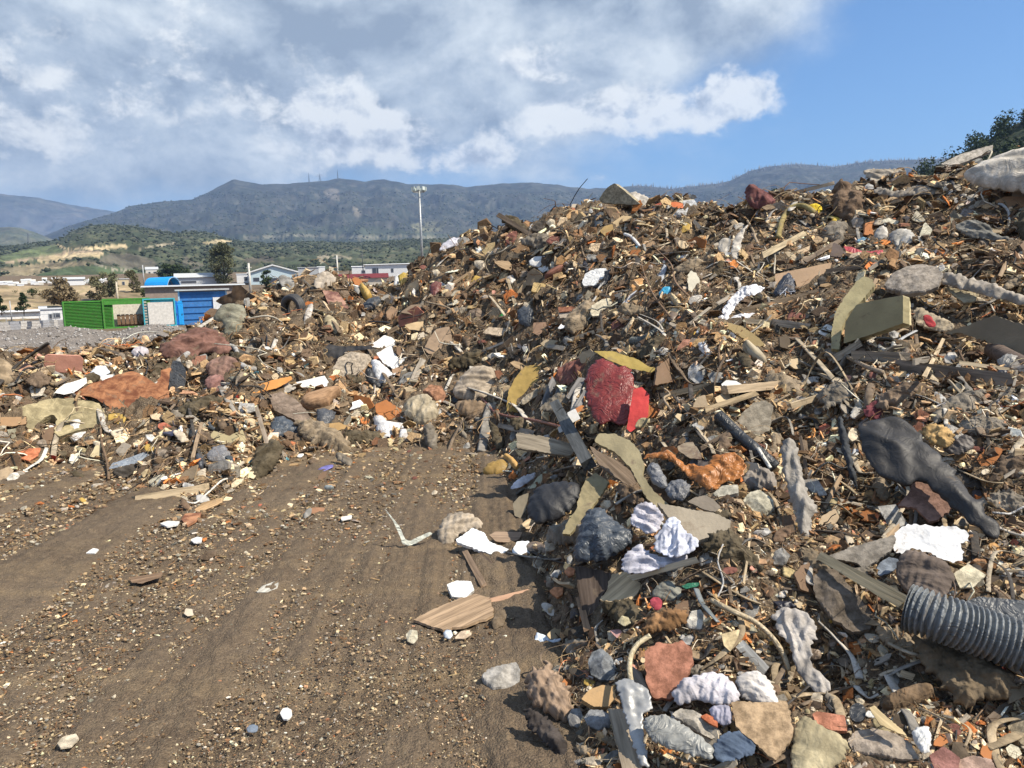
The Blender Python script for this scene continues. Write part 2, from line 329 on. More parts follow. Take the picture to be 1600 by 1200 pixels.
def mound_z(x, y):
    hb = bil(GB, x, y); m = sstep(-.05, .45, hb)*.9+.1*sstep(-.2, 0, hb); r = np.hypot(x, y)
    sc = np.clip(r/11, .35, 1.1)
    n = .19*fbm(xyz(x*1.0, y*1.0, 3), 2, .5)+.115*fbm(xyz(x*2.1, y*2.1, 8), 5, .55, True)
    n += .028*fbm(xyz(x*13, y*13, 1), 3, .6)
    z = hb + m*n*sc - .02*(1-m)
    for (dx, dy, dr, dz) in DENTS:
        q = ((x-dx)**2+(y-dy)**2)/(dr*dr*2.2); z = z-.8*dz*np.exp(-q*q)*m
    return z
A2, R2 = np.meshgrid(np.linspace(R(-50), R(50), 1100), np.exp(np.linspace(math.log(.8), math.log(45), 760)))
MZ = None
mm = soil_mat('mound_soil', [(.105, .077, .050), (.150, .113, .078), (.21, .168, .122), (.38, .32, .24)], 1.0, .03, 70)
m_o, MZ = polar(A2[0], R2[:, 0], mound_z, 'rubbish_mound', mm, drop=lambda z: z < -.10)
tag(m_o, kind='structure')
GA2, GR2 = A2[0], np.log(R2[:, 0])
def surf(x, y):
    a = (np.arctan2(x, y)-GA2[0])/(GA2[1]-GA2[0]); l = (np.log(np.hypot(x, y)+1e-9)-GR2[0])/(GR2[1]-GR2[0])
    i = np.clip(a.astype(int), 0, MZ.shape[1]-1); j = np.clip(l.astype(int), 0, MZ.shape[0]-1)
    return np.maximum(MZ[j, i], 0.0)
def hits(u, v):
    """distance (horizontal) where the ray meets mound or ground; nan when it meets neither within 44 m"""
    d = ray(u, v); dh = np.hypot(d[:, 0], d[:, 1]); dx, dy, s = d[:, 0]/dh, d[:, 1]/dh, d[:, 2]/dh
    out = np.full(len(d), np.nan); r = np.full(len(d), .9); act = np.arange(len(d))
    while len(act):
        rr = r[act]; z = CAMZ+s[act]*rr; g = surf(dx[act]*rr, dy[act]*rr); h = z <= g
        out[act[h]] = rr[h]; act = act[~h]; r[act] *= 1.0035; act = act[r[act] < 44]
    return out, dx, dy, s
def hitp(u, v):
    u = np.atleast_1d(np.asarray(u, float)); v = np.atleast_1d(np.asarray(v, float)); r, dx, dy, s = hits(u, v)
    return np.stack([dx*r, dy*r, CAMZ+s*r], -1), r
def bnormal(p):
    e = .12*max(1, math.hypot(p[0], p[1])/5); x, y = np.array([p[0]+e, p[0]-e, p[0], p[0]]), np.array([p[1], p[1], p[1]+e, p[1]-e]); h = np.maximum(bil(GB, x, y), 0)
    n = np.array([-(h[0]-h[1])/(2*e), -(h[2]-h[3])/(2*e), 1.]); return n/np.linalg.norm(n)
# ------------------------------------------------------------------ backdrop: hills, far buildings, trees
def ground_r(u, v, r0=60, r1=1500):
    d = ray(u, v); dh = math.hypot(d[0], d[1]); rr = np.exp(np.linspace(math.log(r0), math.log(r1), 1500)); x, y = d[0]/dh*rr, d[1]/dh*rr
    z = CAMZ+d[2]/dh*rr; k = np.nonzero(z <= ground_z(x, y))[0]; return rr[k[0]] if len(k) else r1
def inpoly(px, py, poly):
    ins = np.zeros(px.shape, bool); n = len(poly)
    for i in range(n):
        x1, y1 = poly[i]; x2, y2 = poly[(i+1) % n]
        if y1 == y2: continue
        c = (y1 > py) != (y2 > py); ins ^= c & (px < (x2-x1)*(py-y1)/(y2-y1)+x1)
    return ins
hillm = vcol_mat('hillside', 2.2, .06, .5); hillfar = vcol_mat('far_hillside', 14, .012, .45)
def hill(name, ridge, D, near, zb, cols, patches=(), amp=.05, mat=None, nu=700, nv=90, seed=0, back=1.5, fall=.25, tan=.0):
    ru = np.array([p[0] for p in ridge], float); rv = np.array([p[1] for p in ridge], float)
    us = np.linspace(ru[0], ru[-1], nu); vs = np.interp(us, ru, rv)
    k = np.exp(-.5*(np.arange(-3, 4)/1.2)**2); k /= k.sum(); vs = np.convolve(np.pad(vs, 3, 'edge'), k, 'valid')
    vs = vs + fbm(xyz(us*.05, us*0+seed), 4)*1.1
    azr = np.empty(nu); zr = np.empty(nu)
    d = ray(us, vs); azr = np.arctan2(d[:, 0], d[:, 1]); zr = CAMZ+d[:, 2]/np.hypot(d[:, 0], d[:, 1])*D
    f = np.concatenate([np.linspace(0, 1, nv), [1.04, 1.15, back]])[:, None]; Rr = near+(D-near)*f
    x = np.sin(azr)[None]*Rr; y = np.cos(azr)[None]*Rr
    prof = np.where(f <= 1, np.clip(f, 0, 1)**1.25, 1-(f-1)/(back-1)*.95)
    z = zb+(zr[None]-zb)*prof
    s = 1/(D*.06); n = fbm(xyz(x*s, y*s*.55, seed), 6, .55, True)
    z = z+amp*(zr[None]-zb)*n*np.clip(f*5, 0, 1)*np.clip((1-f)*4, 0, 1)*(f <= 1)
    V = np.stack([x, y, z], -1).reshape(-1, 3); q = np.arange(len(V)).reshape(z.shape)
    Q = np.stack([q[:-1, :-1], q[:-1, 1:], q[1:, 1:], q[1:, :-1]], -1).reshape(-1, 4)
    c0, c1, c2 = [np.array(c) for c in cols]; m1 = sstep(-.3, .5, fbm(V*s*2.5+seed, 5))[:, None]; m2 = sstep(.05, .55, fbm(V*s*7+seed*2, 4))[:, None]
    C = c0*(1-m1)+c1*m1; C = C*(1-m2*.6)+c2*m2*.6
    if patches:
        pu, pv = proj(V); jit = fbm(V*s*22, 3)*2.0
        for poly, pc, st in patches:
            ins = inpoly(pu+jit, pv+jit*.5, poly)[:, None]*st*(.75+.25*m1); C = C*(1-ins)+np.array(pc)*ins
    o = link(name, mkmesh(name, V, Q, mat or hillm, True, C)); tag(o, kind='structure'); return V, z, azr, Rr
TANC = (.48, .38, .23); GRN = (.075, .10, .045)
hill('far_mountain', [(-500,320),(-300,296),(-60,300),(0,303),(60,309),(100,318),(180,331),(260,338),(420,345)], 7500, 4200, 25, [(.06,.068,.06),(.10,.095,.08),(.05,.06,.045)], mat=hillfar, seed=3, amp=.10, nu=300, nv=70)
V2, z2, az2, R2_ = hill('mountain_ridge', [(60,372),(110,352),(180,332),(200,323),(250,315),(300,312),(330,298),(352,286),(365,280),(385,284),(410,288),(450,287),(500,283),(530,279),(570,283),(600,280),(640,288),(700,288),(730,292),(780,287),(830,285),(870,289),(920,295),(960,293),(1000,290),(1050,295),(1080,291),(1120,287),(1140,283),(1170,268),(1200,260),(1250,256),(1300,261),(1350,253),(1400,250),(1450,249),(1520,246),(1700,250),(2000,270)],
     3600, 1500, 16, [(.026,.034,.026),(.046,.050,.040),(.095,.09,.075)],
     [([(505,300),(520,293),(530,298),(532,315),(520,312),(508,306)], (.15,.13,.11), .6), ([(550,322),(560,326),(566,338),(556,338)], (.24,.21,.155), .7), ([(380,370),(470,366),(560,369),(640,368),(700,372),(700,375),(640,372),(560,373),(470,370),(380,374)], (.36,.31,.24), .7),
      ([(640,350),(700,345),(690,362),(650,362)], (.20,.19,.10), .6), ([(180,420),(1600,420),(1600,372),(900,352),(700,366),(560,352),(470,360),(180,380)], (.055,.072,.038), .55)], mat=hillfar, seed=11, amp=.075, nu=1000, nv=150)
hill('dark_foothill', [(-400,352),(-200,350),(0,355),(30,355),(60,365),(95,379),(130,398)], 2600, 1300, 24, [(.06,.075,.05),(.10,.10,.07),(.12,.12,.08)], mat=hillfar, seed=5, nu=260, nv=50, amp=.1)
terr = [([(88,381),(110,388),(150,386),(195,381),(200,387),(165,390),(120,390),(95,387)], TANC, .95), ([(5,408),(60,399),(110,391),(160,392),(160,396),(100,400),(60,404),(10,412)], (.30,.23,.16), .9),
        ([(60,403),(110,396),(160,394),(165,399),(120,404),(75,409),(55,409)], TANC, .95), ([(0,420),(60,412),(140,407),(148,412),(80,421),(0,428)], (.28,.22,.14), .7), ([(215,389),(245,382),(275,378),(276,381),(245,386),(220,390)], (.34,.29,.2), .9),
        ([(0,400),(70,384),(90,384),(100,395),(60,402),(0,410)], (.11,.14,.06), .7), ([(55,430),(110,415),(200,418),(230,430),(200,438),(60,438)], (.06,.09,.04), .8), ([(150,410),(165,398),(200,396),(240,405),(250,420),(200,420)], (.13,.11,.09), .7),
        ([(150,412),(170,417),(208,424),(206,427),(168,420),(148,414)], (.32,.28,.22), .8), ([(0,430),(50,420),(70,424),(40,436),(0,440)], (.30,.24,.15), .7), ([(315,379),(345,374),(366,377),(345,380),(318,382)], TANC, .7), ([(285,400),(330,415),(340,418),(285,424)], (.13,.11,.09), .6),
        ([(495,400),(510,398),(520,402),(505,410),(498,412)], (.34,.29,.21), .8), ([(520,396),(550,402),(549,405),(515,399)], (.34,.29,.21), .6), ([(380,405),(420,398),(430,408),(390,412)], (.12,.09,.075), .6)]
V1, z1, az1, R1_ = hill('quarried_hill', [(-400,405),(-200,398),(0,385),(60,379),(92,375),(110,362),(135,353),(160,350),(185,351),(230,356),(270,364),(300,361),(330,364),(360,374),(420,381),(480,377),(560,379),(640,374),(700,373),(800,378),(1000,384),(1400,390)],
     1150, 430, 14.5, [(.040,.052,.028),(.066,.076,.042),(.125,.115,.07)], terr, seed=21, amp=.09, nu=900, nv=170)
# dark pine slope behind the right end of the mound
V5, z5, az5, R5_ = hill('pine_slope', [(1400,300),(1440,275),(1465,256),(1500,240),(1540,220),(1570,203),(1600,188),(1700,140),(1900,80),(2100,60)], 260, 120, 2, [(.022,.032,.014),(.03,.042,.018),(.05,.05,.03)], seed=31, amp=.03, nu=160, nv=50, back=1.3)
hill('dry_slope', [(-300,440),(-100,443),(0,446),(90,447),(170,445),(230,447),(262,452),(290,470)], 165, 100, .3, [(.33,.25,.155),(.25,.19,.11),(.16,.15,.07)], seed=41, nu=260, nv=50, amp=.05, back=1.4, fall=.1)

def leafcloud(centres, radii, n, leaf, c0, c1, seed=0):
    """n small bent leaf clumps in a union of ellipsoids -> V, F(4), C"""
    g = np.random.default_rng(seed); k = g.integers(0, len(centres), n); d = g.normal(size=(n, 3)); d /= np.linalg.norm(d, axis=1, keepdims=True)
    p = np.asarray(centres)[k]+d*np.asarray(radii)[k]*(g.random((n, 1))**.45)
    a = g.normal(size=(n, 3)); a /= np.linalg.norm(a, axis=1, keepdims=True); b = np.cross(a, g.normal(size=(n, 3))); b /= np.linalg.norm(b, axis=1, keepdims=True)
    s = leaf*(.5+g.random((n, 1))); V = np.stack([p-a*s, p-b*s*.6, p+a*s, p+b*s*.6+np.cross(a, b)*s*.4], 1).reshape(-1, 3)
    t = (.35*g.random((n, 1))+.65*g.random((len(centres), 1))[k]); C = np.repeat(np.array(c0)*(1-t)+np.array(c1)*t, 4, 0)
    return V, np.arange(4*n).reshape(n, 4), C
leafm = vcol_mat('foliage', .01, 8, .3)
bark = M('wood', (.13, .10, .07), .2)
def tree(name, label, cat, base, h, rad, c0, c1, trunk=.3, n=1500, lobes=14, seed=0, group=None, leaf=None, cone=False):
    g = np.random.default_rng(seed); t = thing(name, label, cat, tuple(base), group=group); Lc = []; Lr = []
    for i in range(lobes):
        f = g.random(); z = h*(trunk+(1-trunk)*f); rr = rad*(1-f if cone else math.sqrt(max(.05, 1-(2*f-1)**2)))*(g.random()**.5)*.8; q = g.random()*6.28
        Lc.append((rr*math.cos(q), rr*math.sin(q), z)); s = rad*(.28+.25*g.random())*(1.1-.6*f if cone else 1); Lr.append((s, s, s*.75))
    V, Fq, C = leafcloud(Lc, Lr, n, leaf or rad*.09, c0, c1, seed)
    link('crown', mkmesh('crown', V, Fq, leafm, False, C), parent=t)
    m = MB(); m.tube([(0, 0, -.5), (.05*rad, 0, h*trunk), (0, .05*rad, h*.8)], [h*.03, h*.022, h*.008], 7)
    for c in Lc[:6]: m.tube([(0, 0, c[2]*.6), (c[0]*.5, c[1]*.5, c[2]*.85), c], [h*.012, h*.008, h*.003], 5)
    m.build('trunk', bark, t, True); return t
def base_at(u, v): r = ground_r(u, v); p = at(u, v, r); return p, r/F/math.cos(math.atan2(p[0], p[1]))*1.0
def put_tree(name, label, cat, u, v, wpx, hpx, **k):
    p, s = base_at(u, v); r = k.pop('r', None)
    if r: p = at(u, v, r); s = r/F
    return tree(name, label, cat, p, hpx*s, wpx*s/2, **k)
OLIVE = ((.06, .07, .035), (.18, .18, .10)); DARKG = ((.018, .035, .014), (.06, .085, .03)); BROWNG = ((.12, .095, .055), (.25, .195, .115))
put_tree('eucalyptus_tree', 'tall ragged olive-green tree standing left of the white gabled sheds', 'tree', 351, 447, 38, 56, c0=OLIVE[0], c1=OLIVE[1], n=6500, lobes=34, trunk=.16, seed=5, leaf=.22)
put_tree('pine_tree', 'wide flat-topped dark pine behind the blue barrel roof, left one of the pair', 'tree', 262, 438, 30, 18, c0=DARKG[0], c1=DARKG[1], trunk=.2, seed=6)
put_tree('pine_tree', 'dark rounded pine behind the blue barrel roof, right one of the pair', 'tree', 282, 438, 24, 17, c0=DARKG[0], c1=DARKG[1], trunk=.2, seed=7)
put_tree('small_tree', 'small green tree in front of the white gabled hall with a window', 'tree', 418, 450, 22, 24, c0=DARKG[0], c1=(.08,.11,.04), trunk=.1, seed=8)
put_tree('bushy_tree', 'grey-green bushy tree on the slope just left of the blue barrel roof', 'tree', 209, 462, 26, 34, c0=(.06,.06,.03), c1=(.16,.15,.08), trunk=.1, seed=9, r=150)
put_tree('bushy_tree', 'big brown-green bush above the green container', 'tree', 96, 476, 46, 30, c0=BROWNG[0], c1=BROWNG[1], trunk=.05, seed=10, n=2600, lobes=22, r=125)
put_tree('bushy_tree', 'olive bush on the dry slope behind the open container', 'tree', 152, 466, 34, 26, c0=BROWNG[0], c1=OLIVE[1], trunk=.05, seed=11, r=135)
put_tree('bushy_tree', 'taller ragged olive tree left of the wooden post on the dry slope', 'tree', 171, 466, 30, 34, c0=OLIVE[0], c1=OLIVE[1], trunk=.15, seed=12, r=140)
put_tree('conifer_tree', 'small dark conifer above the white cabins', 'tree', 37, 487, 22, 24, c0=DARKG[0], c1=(.05,.07,.03), trunk=.08, cone=True, seed=13, r=105)
put_tree('conifer_tree', 'dark conifer at the left edge of the picture beside the white cabins', 'tree', 2, 487, 20, 20, c0=DARKG[0], c1=(.05,.07,.03), trunk=.08, cone=True, seed=14, r=105)
put_tree('shrub', 'small round dark shrub high on the dry slope', 'shrub', 51, 462, 16, 11, c0=DARKG[0], c1=(.06,.08,.03), trunk=.02, seed=15, n=500, r=140)
put_tree('shrub', 'tiny olive shrub on the bare tan slope at the far left', 'shrub', 24, 460, 8, 6, c0=OLIVE[0], c1=OLIVE[1], trunk=.02, seed=16, n=250, r=150)
put_tree('shrub', 'dull green shrub between the dry slope and the blue barrel roof', 'shrub', 232, 462, 26, 12, c0=OLIVE[0], c1=(.12,.15,.06), trunk=.02, seed=17, n=900, r=130)
put_tree('shrub', 'green bush in front of the cream wall with the dark red roof', 'shrub', 576, 448, 22, 12, c0=DARKG[0], c1=(.08,.11,.04), trunk=.02, seed=18, n=600, r=110)
put_tree('pine_tree', 'round dark green treetop beyond the mound crest beside the maroon sack', 'tree', 1217, 322, 26, 26, c0=DARKG[0], c1=(.07,.10,.04), trunk=.25, seed=19, r=60)
for i, (u, v, w_, h_) in enumerate([(138,447,9,9),(100,445,8,8),(72,443,8,7),(330,446,9,8),(455,440,12,8),(640,412,10,9),(196,444,8,9),(540,424,14,8),(306,434,12,8)]):
    put_tree('shrub', ['round bush among the far white houses, under the pale roof','round bush in the row of far white houses, left of centre','bush between two of the far white houses at the left','bush at the right corner of the grey gabled shed','low bush right of the gabled hall with a window','bush left of the flood light mast','bush at the right end of the far white houses','low green bush left of the flat white building','dark bush behind the grey gabled shed roof'][i], 'shrub', u, v, w_, h_, c0=DARKG[0], c1=OLIVE[1], trunk=.02, seed=50+i, n=220, lobes=6)

white = M('flat', (.72, .73, .74), 0); offw = M('flat', (.62, .60, .55), .1); greyp = M('flat', (.42, .44, .46), .1); darkp = M('plastic', (.04, .045, .05), 0)
blue = M('flat', (.05, .20, .50), .2); skyblue = M('plastic', (.015, .34, .85), 0); green = M('flat', (.06, .25, .035), .28); teal = M('flat', (.06, .42, .52), 0)
roofm = M('flat', (.50, .52, .53), .05); maroon = M('flat', (.16, .03, .035), 0); glassm = M('plastic', (.05, .06, .08), 0); steel = M('metal', (.45, .48, .50), 0); tanb = M('flat', (.30, .24, .20), .1)
def gable(name, label, cat, u0, u1, vt, vb, r=None, wall=white, rf=roofm, wins=(), depth=1.6, rise=.22, group=None, door=None, end_on=False):
    """shed between columns u0..u1, eaves+ridge top at vt, foot at vb"""
    uc = (u0+u1)/2
    if r is None: p, s = base_at(uc, vb)
    else: p = at(uc, vb, r); s = r/F
    a = math.atan2(p[0], p[1]); t = thing(name, label, cat, tuple(p), -a, group); w_ = (u1-u0)*s; h = (vb-vt)*s; he = h*(1-rise); d = w_*depth
    m = MB(); m.prism([(-w_/2, -.8), (w_/2, -.8), (w_/2, he), (0, h-.02), (-w_/2, he)] if end_on else [(-w_/2, -.8), (w_/2, -.8), (w_/2, he), (-w_/2, he)], 0, d); m.build('wall', wall, t)
    o = w_*.04; k = MB()
    if end_on: k.prism([(-w_/2-o, he-o*.3), (0, h), (w_/2+o, he-o*.3), (w_/2+o, he+o*.4), (0, h+o*.7), (-w_/2-o, he+o*.4)], -o, d+o)
    else:
        V = [(-w_/2-o, -o, he), (w_/2+o, -o, he), (w_/2+o, d+o, he), (-w_/2-o, d+o, he), (-w_/2-o, d/2, h), (w_/2+o, d/2, h)]; k.add(V, [(0, 1, 5, 4), (2, 3, 4, 5), (1, 2, 5), (3, 0, 4), (0, 3, 2, 1)])
    k.build('roof', rf, t)
    for (fx, fz, fw, fh) in wins:
        q = MB(); q.box((w_*(fx-.5), -.03, he*fz), (w_*fw+.12, .1, he*fh+.12)); fr = q.build('window', greyp, t)
        q = MB(); q.box((w_*(fx-.5), -.07, he*fz), (w_*fw, .06, he*fh)); q.build('pane', glassm, fr)
    if door:
        fx, fw, fh, dm = door; q = MB(); q.box((w_*(fx-.5), -.04, he*fh/2), (w_*fw, .1, he*fh)); q.build('door', dm, t)
    return t
gable('shed', 'pale grey long shed left of the tall olive-green tree', 'shed', 284, 346, 429, 447, wall=M('flat', (.5,.53,.56), 0), wins=((.25,.5,.3,.2),), depth=.5, rise=.35)
gable('industrial_hall', 'white gabled hall with pale blue front and a small window', 'hall', 395, 460, 418, 444, wall=M('flat', (.50,.62,.68), 0), rf=white, wins=((.15,.45,.12,.3),(.55,.3,.3,.45)), depth=1.2, rise=.38, end_on=True)
gable('white_hut', 'narrow white hut between the tall tree and the gabled hall', 'hut', 372, 389, 429, 442, rise=.1, depth=1, wins=((.7,.5,.2,.4),))
gable('container_cabin', 'grey-white cabin behind the top of the left rubbish peak', 'cabin', 468, 497, 418, 432, wall=greyp, rise=.08, depth=1); gable('container_cabin', 'small bright white cabin directly right of the grey-white cabin', 'cabin', 497, 508, 417, 431, rise=.1, depth=1)
gable('flat_building', 'long low white flat-roofed building left of the flood light mast', 'building', 573, 640, 412, 432, wins=((.2,.5,.08,.45),(.27,.5,.04,.45),(.6,.5,.05,.3)), rise=.1, depth=.7, rf=white)
gable('flat_building', 'lower white annex at the left end of the flat white building', 'building', 551, 573, 416, 430, wins=((.8,.4,.3,.3),), rise=.1, depth=.9, rf=white)
t_ = gable('red_roofed_building', 'cream wall building with a deep dark red roof edge behind the left peak', 'building', 531, 604, 428, 452, r=105, wall=M('flat', (.58,.53,.45), 0), rf=maroon, rise=.3, depth=.4)
gable('site_cabin', 'long white site cabin at the left edge with a thin flat roof', 'cabin', -40, 70, 488, 504, r=110, rise=.16, depth=.3, rf=white); gable('site_cabin', 'short white site cabin with two dark windows beside the green container', 'cabin', 71, 107, 484, 504, r=104, rise=.1, depth=.6, rf=greyp, wins=((.32,.5,.08,.3),(.52,.55,.2,.3)))
gable('rooftop_unit', 'small white unit on the roof line of the short site cabin', 'unit', 62, 72, 479, 484, r=112, rise=.1)
gable('workshop', 'low grey-brown workshop with a pale roof edge behind the blue shed', 'workshop', 243, 372, 449, 500, r=92, wall=tanb, rf=roofm, rise=.05, depth=.25)
gable('pale_roof_house', 'long white house at the far end of the dry slope, above the bushes', 'house', 92, 124, 436, 446, rise=.3, depth=.6)
gable('cream_house', 'cream-coloured block of a house right of the far bushes', 'house', 178, 198, 438, 450, wall=M('flat', (.6,.5,.33), 0), wins=((.3,.5,.12,.4),(.7,.5,.12,.4)), rise=.1)
g_ = np.random.default_rng(4); where = ['left edge','second','third']
for i in range(26):
    u = -6+i*6.6+g_.random()*3; v = 442+g_.random()*6-(.02*u); ww = 4+g_.random()*4; hh = 3+g_.random()*3
    gable('white_house', 'tiny white house in the row below the quarried hill', 'house', u, u+ww, v-hh, v, rise=.3, depth=.8, wall=[white, offw, M('flat', (.66,.69,.74), 0)][i % 3], rf=[roofm, white, offw][i % 3], group='far white houses below the quarried hill')
gable('hillside_house', 'small pale house among trees left of the pine pair', 'house', 230, 246, 418, 432, r=470, wall=offw, rise=.3, wins=((.3,.5,.15,.3),(.7,.5,.15,.3)))
# containers and blue shed
def frame(m, w_, h, t=.12, y=0): m.box((-w_/2+t/2, y, h/2), (t, .14, h)); m.box((w_/2-t/2, y, h/2), (t, .14, h)); m.box((0, y, h-t/2), (w_-2*t, .14, t)); m.box((0, y, t/2), (w_-2*t, .14, t)); return m
def spot(u, r): p = at(u, hor(u), r); return (p[0], p[1], 0), -math.atan2(p[0], p[1])
def zat(u, v, r): return at(u, v, r)[2]
p, rz = spot(138, 76); t = thing('green_container', 'closed green container with horizontal ribs, leftmost of the coloured units', 'container', p, rz+.06); w_ = 60*76/F; h = zat(138, 470, 76)
frame(MB(), w_, h).build('frame', green, t); m = MB(); m.box((0, 1.6, h/2), (w_-.1, 3, h-.1)); m.build('body', green, t)
m = MB(); 
for k in range(17): m.box((0, -.0, .22+k*(h-.4)/16.5), (w_-.26, .16, (h-.4)/33))
m.build('ribbed_door', green, t)
p, rz = spot(198, 76); t = thing('open_container', 'open green-framed container with pale inner walls', 'container', p, rz+.04); h = zat(198, 466, 76)
frame(MB(), w_, h, .14).build('frame', green, t); m = MB(); m.box((0, 0, h-.32), (w_-.3, .1, .42)); m.build('lintel', green, t)
m = MB(); m.box((0, 1.3, h/2-.1), (w_-.1, .1, h-.3)); m.box((-w_/2+.08, .7, h/2), (.06, 1.1, h-.1)); m.box((w_/2-.08, .7, h/2), (.06, 1.1, h-.1)); m.build('wall', M('flat', (.68, .62, .54), .2), t)
p2, rz = spot(208, 76.6); t = thing('wooden_crate', 'brown slatted wooden crate inside the open green container', 'crate', (p2[0], p2[1], .3), rz); mw = M('wood', (.19, .11, .06), .2)
for k in range(8): m = MB(); m.box((-1.2+k*.34, 0, .45), (.27, .05, .9)); m.build('slat', mw, t)
m = MB(); m.box((0, .08, .15), (2.7, .08, .12)); m.box((0, .08, .75), (2.7, .08, .12)); m.box((0, .4, .05), (2.7, .6, .08)); m.box((0,.4,-.4),(2.4,.5,.8)); m.build('frame', mw, t)
p, rz = spot(249, 76); w2 = 42*76/F; t = thing('teal_container', 'teal-framed container with a big white front panel', 'container', p, rz); h = zat(249, 466, 76)
frame(MB(), w2, h, .12).build('frame', teal, t); m = MB(); m.box((0, 1.3, h/2), (w2-.1, 2.4, h-.1)); m.build('body', teal, t)
m = MB(); m.box((.1, -.02, h/2-.1), (w2-.6, .1, h-.5)); m.build('door', M('flat', (.66, .64, .60), 0), t); m = MB()
for k in range(9): m.box((-w2/2+.2, -.0, .2+k*.25), (.22, .16, .14))
m.build('louvre', M('flat', (.45, .44, .38), 0), t)
for i, (u, lb) in enumerate([(273.5, 'dark blue plastic booth next to the teal container'), (281.5, 'bright blue plastic booth next to the blue shed')]):
    p, rz = spot(u, 77); t = thing('plastic_booth', lb, 'booth', p, rz); wb = 7.4*77/F; h = zat(u, 470, 77); mt = [M('plastic', (.01, .16, .62), 0), skyblue][i]
    m = MB(); m.box((0, wb/2, h/2-.1), (wb, wb, h-.2)); m.build('body', mt, t); m = MB(); m.prism([(-wb/2, h-.2), (wb/2, h-.2), (wb/3, h), (-wb/3, h)], -.02, wb); m.build('roof', mt, t)
    m = MB(); m.box((0, -.03, h/2-.15), (wb*.75, .06, h*.8)); dd = m.build('door', mt, t); m = MB(); m.box((wb*.25, -.08, h*.45), (.05, .05, .15)); m.build('handle', darkp, dd)
p, rz = spot(318, 78); w3 = 65*78/F; t = thing('blue_shed', 'large light blue shed with a pale flat roof edge', 'shed', p, rz); h = zat(318, 452, 78)
m = MB(); m.box((0, 2, h/2-.1), (w3-.1, 4, h-.2)); m.build('wall', blue, t); 
for sx in (-1, 1): m = MB(); m.box((sx*(w3/2-.05), -.06, h/2), (.14, .1, h-.2)); m.build('corner_trim', M('flat', (.35,.55,.72), 0), t)
m = MB(); m.box((0, 1.9, h-.04), (w3+.5, 4.6, .14)); m.build('roof', roofm, t); m = MB()
for k in range(5): m.box((-.5, -.045, .5+k*.58), (w3-1.3, .05, .04))
m.build('cladding_seam', M('flat', (.03, .15, .42), 0), t)
m = MB(); m.box((w3/2-.62, -.1, h*.38), (1.25, .08, h*.76)); m.build('white_panel', white, t)
# blue barrel roof shelter
r = 96; p, rz = spot(257, r); zb_ = zat(257, 449, r); t = thing('barrel_roof_shelter', 'bright blue barrel-shaped tarpaulin roof above the workshop', 'shelter', (p[0], p[1], zb_), rz+.9)
wr, ln, hr = 1.15, 3.0, 1.15; m = MB(); n = 12; prof = [(-wr*math.cos(math.pi*k/n), hr*math.sin(math.pi*k/n)) for k in range(n+1)]; prof2 = [(x*.94, z*.94-.01) for x, z in prof[::-1]]
for k in range(n): m.prism([prof[k], prof[k+1], (prof[k+1][0]*.94, prof[k+1][1]*.94), (prof[k][0]*.94, prof[k][1]*.94)], -ln/2, ln/2)
m.build('tarpaulin', skyblue, t)
for k in range(4): m = MB(); m.tube([(x*.92, -ln/2+k*ln/3, z*.92) for x, z in prof], .04, 5); m.build('hoop', steel, t)
m = MB(); m.box((-wr*.95, 0, -1.8), (.08, ln, 3.6)); m.box((wr*.95, 0, -1.8), (.08, ln, 3.6)); m.build('side_wall', M('flat', (.4, .37, .33), .2), t)
# stone block stacks by the cabins
for i in range(7):
    u = 4+i*15.5; pp, rz = spot(u, 88+(i % 3)*2); ms = [M('concrete', (.48, .46, .44), .1), M('concrete', (.36, .37, .40), .1), M('concrete', (.55, .53, .50), .1)][i % 3]; t = thing('stone_stack', 'low stack of pale stone slabs in the yard behind the gravel heap', 'stone stack', pp, rz+.2*i, group='stacks of stone slabs in the yard')
    for k in range(3): m = MB(); m.box((.05*(k % 2), 0, .14+k*.27), (1.0-.1*k, .7, .25)); m.build('slab', ms, t)
# yard fence in front of the cabins
pp, rz = spot(50, 94); t = thing('mesh_fence', 'thin post and rail fence in front of the white site cabins', 'fence', pp, rz)
for k in range(8): m = MB(); m.box((-5.2+k*1.45, 0, .75), (.06, .06, 1.5)); m.build('post', steel, t)
m = MB(); m.box((-.1, 0, 1.4), (10.4, .03, .04)); m.box((-.1, 0, .8), (10.4, .03, .03)); m.build('rail', steel, t)
# posts and poles
def pole(name, label, cat, u0, v0, u1, v1, r, rad, mat, arms=(), group=None):
    b = at(u0, v0, r); z1 = zat(u1, v1, r); t = thing(name, label, cat, (b[0], b[1], b[2]-1), 0, group); H_ = z1-b[2]+1; m = MB(); m.tube([(0, 0, 0), (0, 0, H_)], [rad, rad*.7], 8); m.build('pole', mat, t, True)
    for (f, hw) in arms: m = MB(); m.box((0, 0, H_*f), (hw*2, .12, .12)); m.build('crossarm', mat, t)
    return t, H_
pole('utility_pole', 'pale concrete utility pole standing left of the gabled hall', 'pole', 391, 449, 389, 411, 100, .17, offw, ((.86, .3),))
pole('utility_pole', 'pale utility pole behind the top of the left rubbish peak', 'pole', 528, 432, 526, 399, 130, .16, offw, ((.9, .7),)); pole('utility_pole', 'thin dark utility pole left of the flat white building', 'pole', 567, 418, 566, 394, 260, .16, darkp, ((.9, .8),))
pole('wooden_post', 'light wooden post rising behind the open green container', 'post', 184, 468, 183, 441, 95, .13, M('wood', (.55, .48, .36), 0)); pole('utility_pole', 'thin grey pole above the bushes left of the blue barrel roof', 'pole', 225, 440, 224, 414, 180, .14, greyp)
pole('utility_pole', 'faint thin pole on the dry slope at the far left', 'pole', 17, 488, 16, 470, 104, .07, greyp)
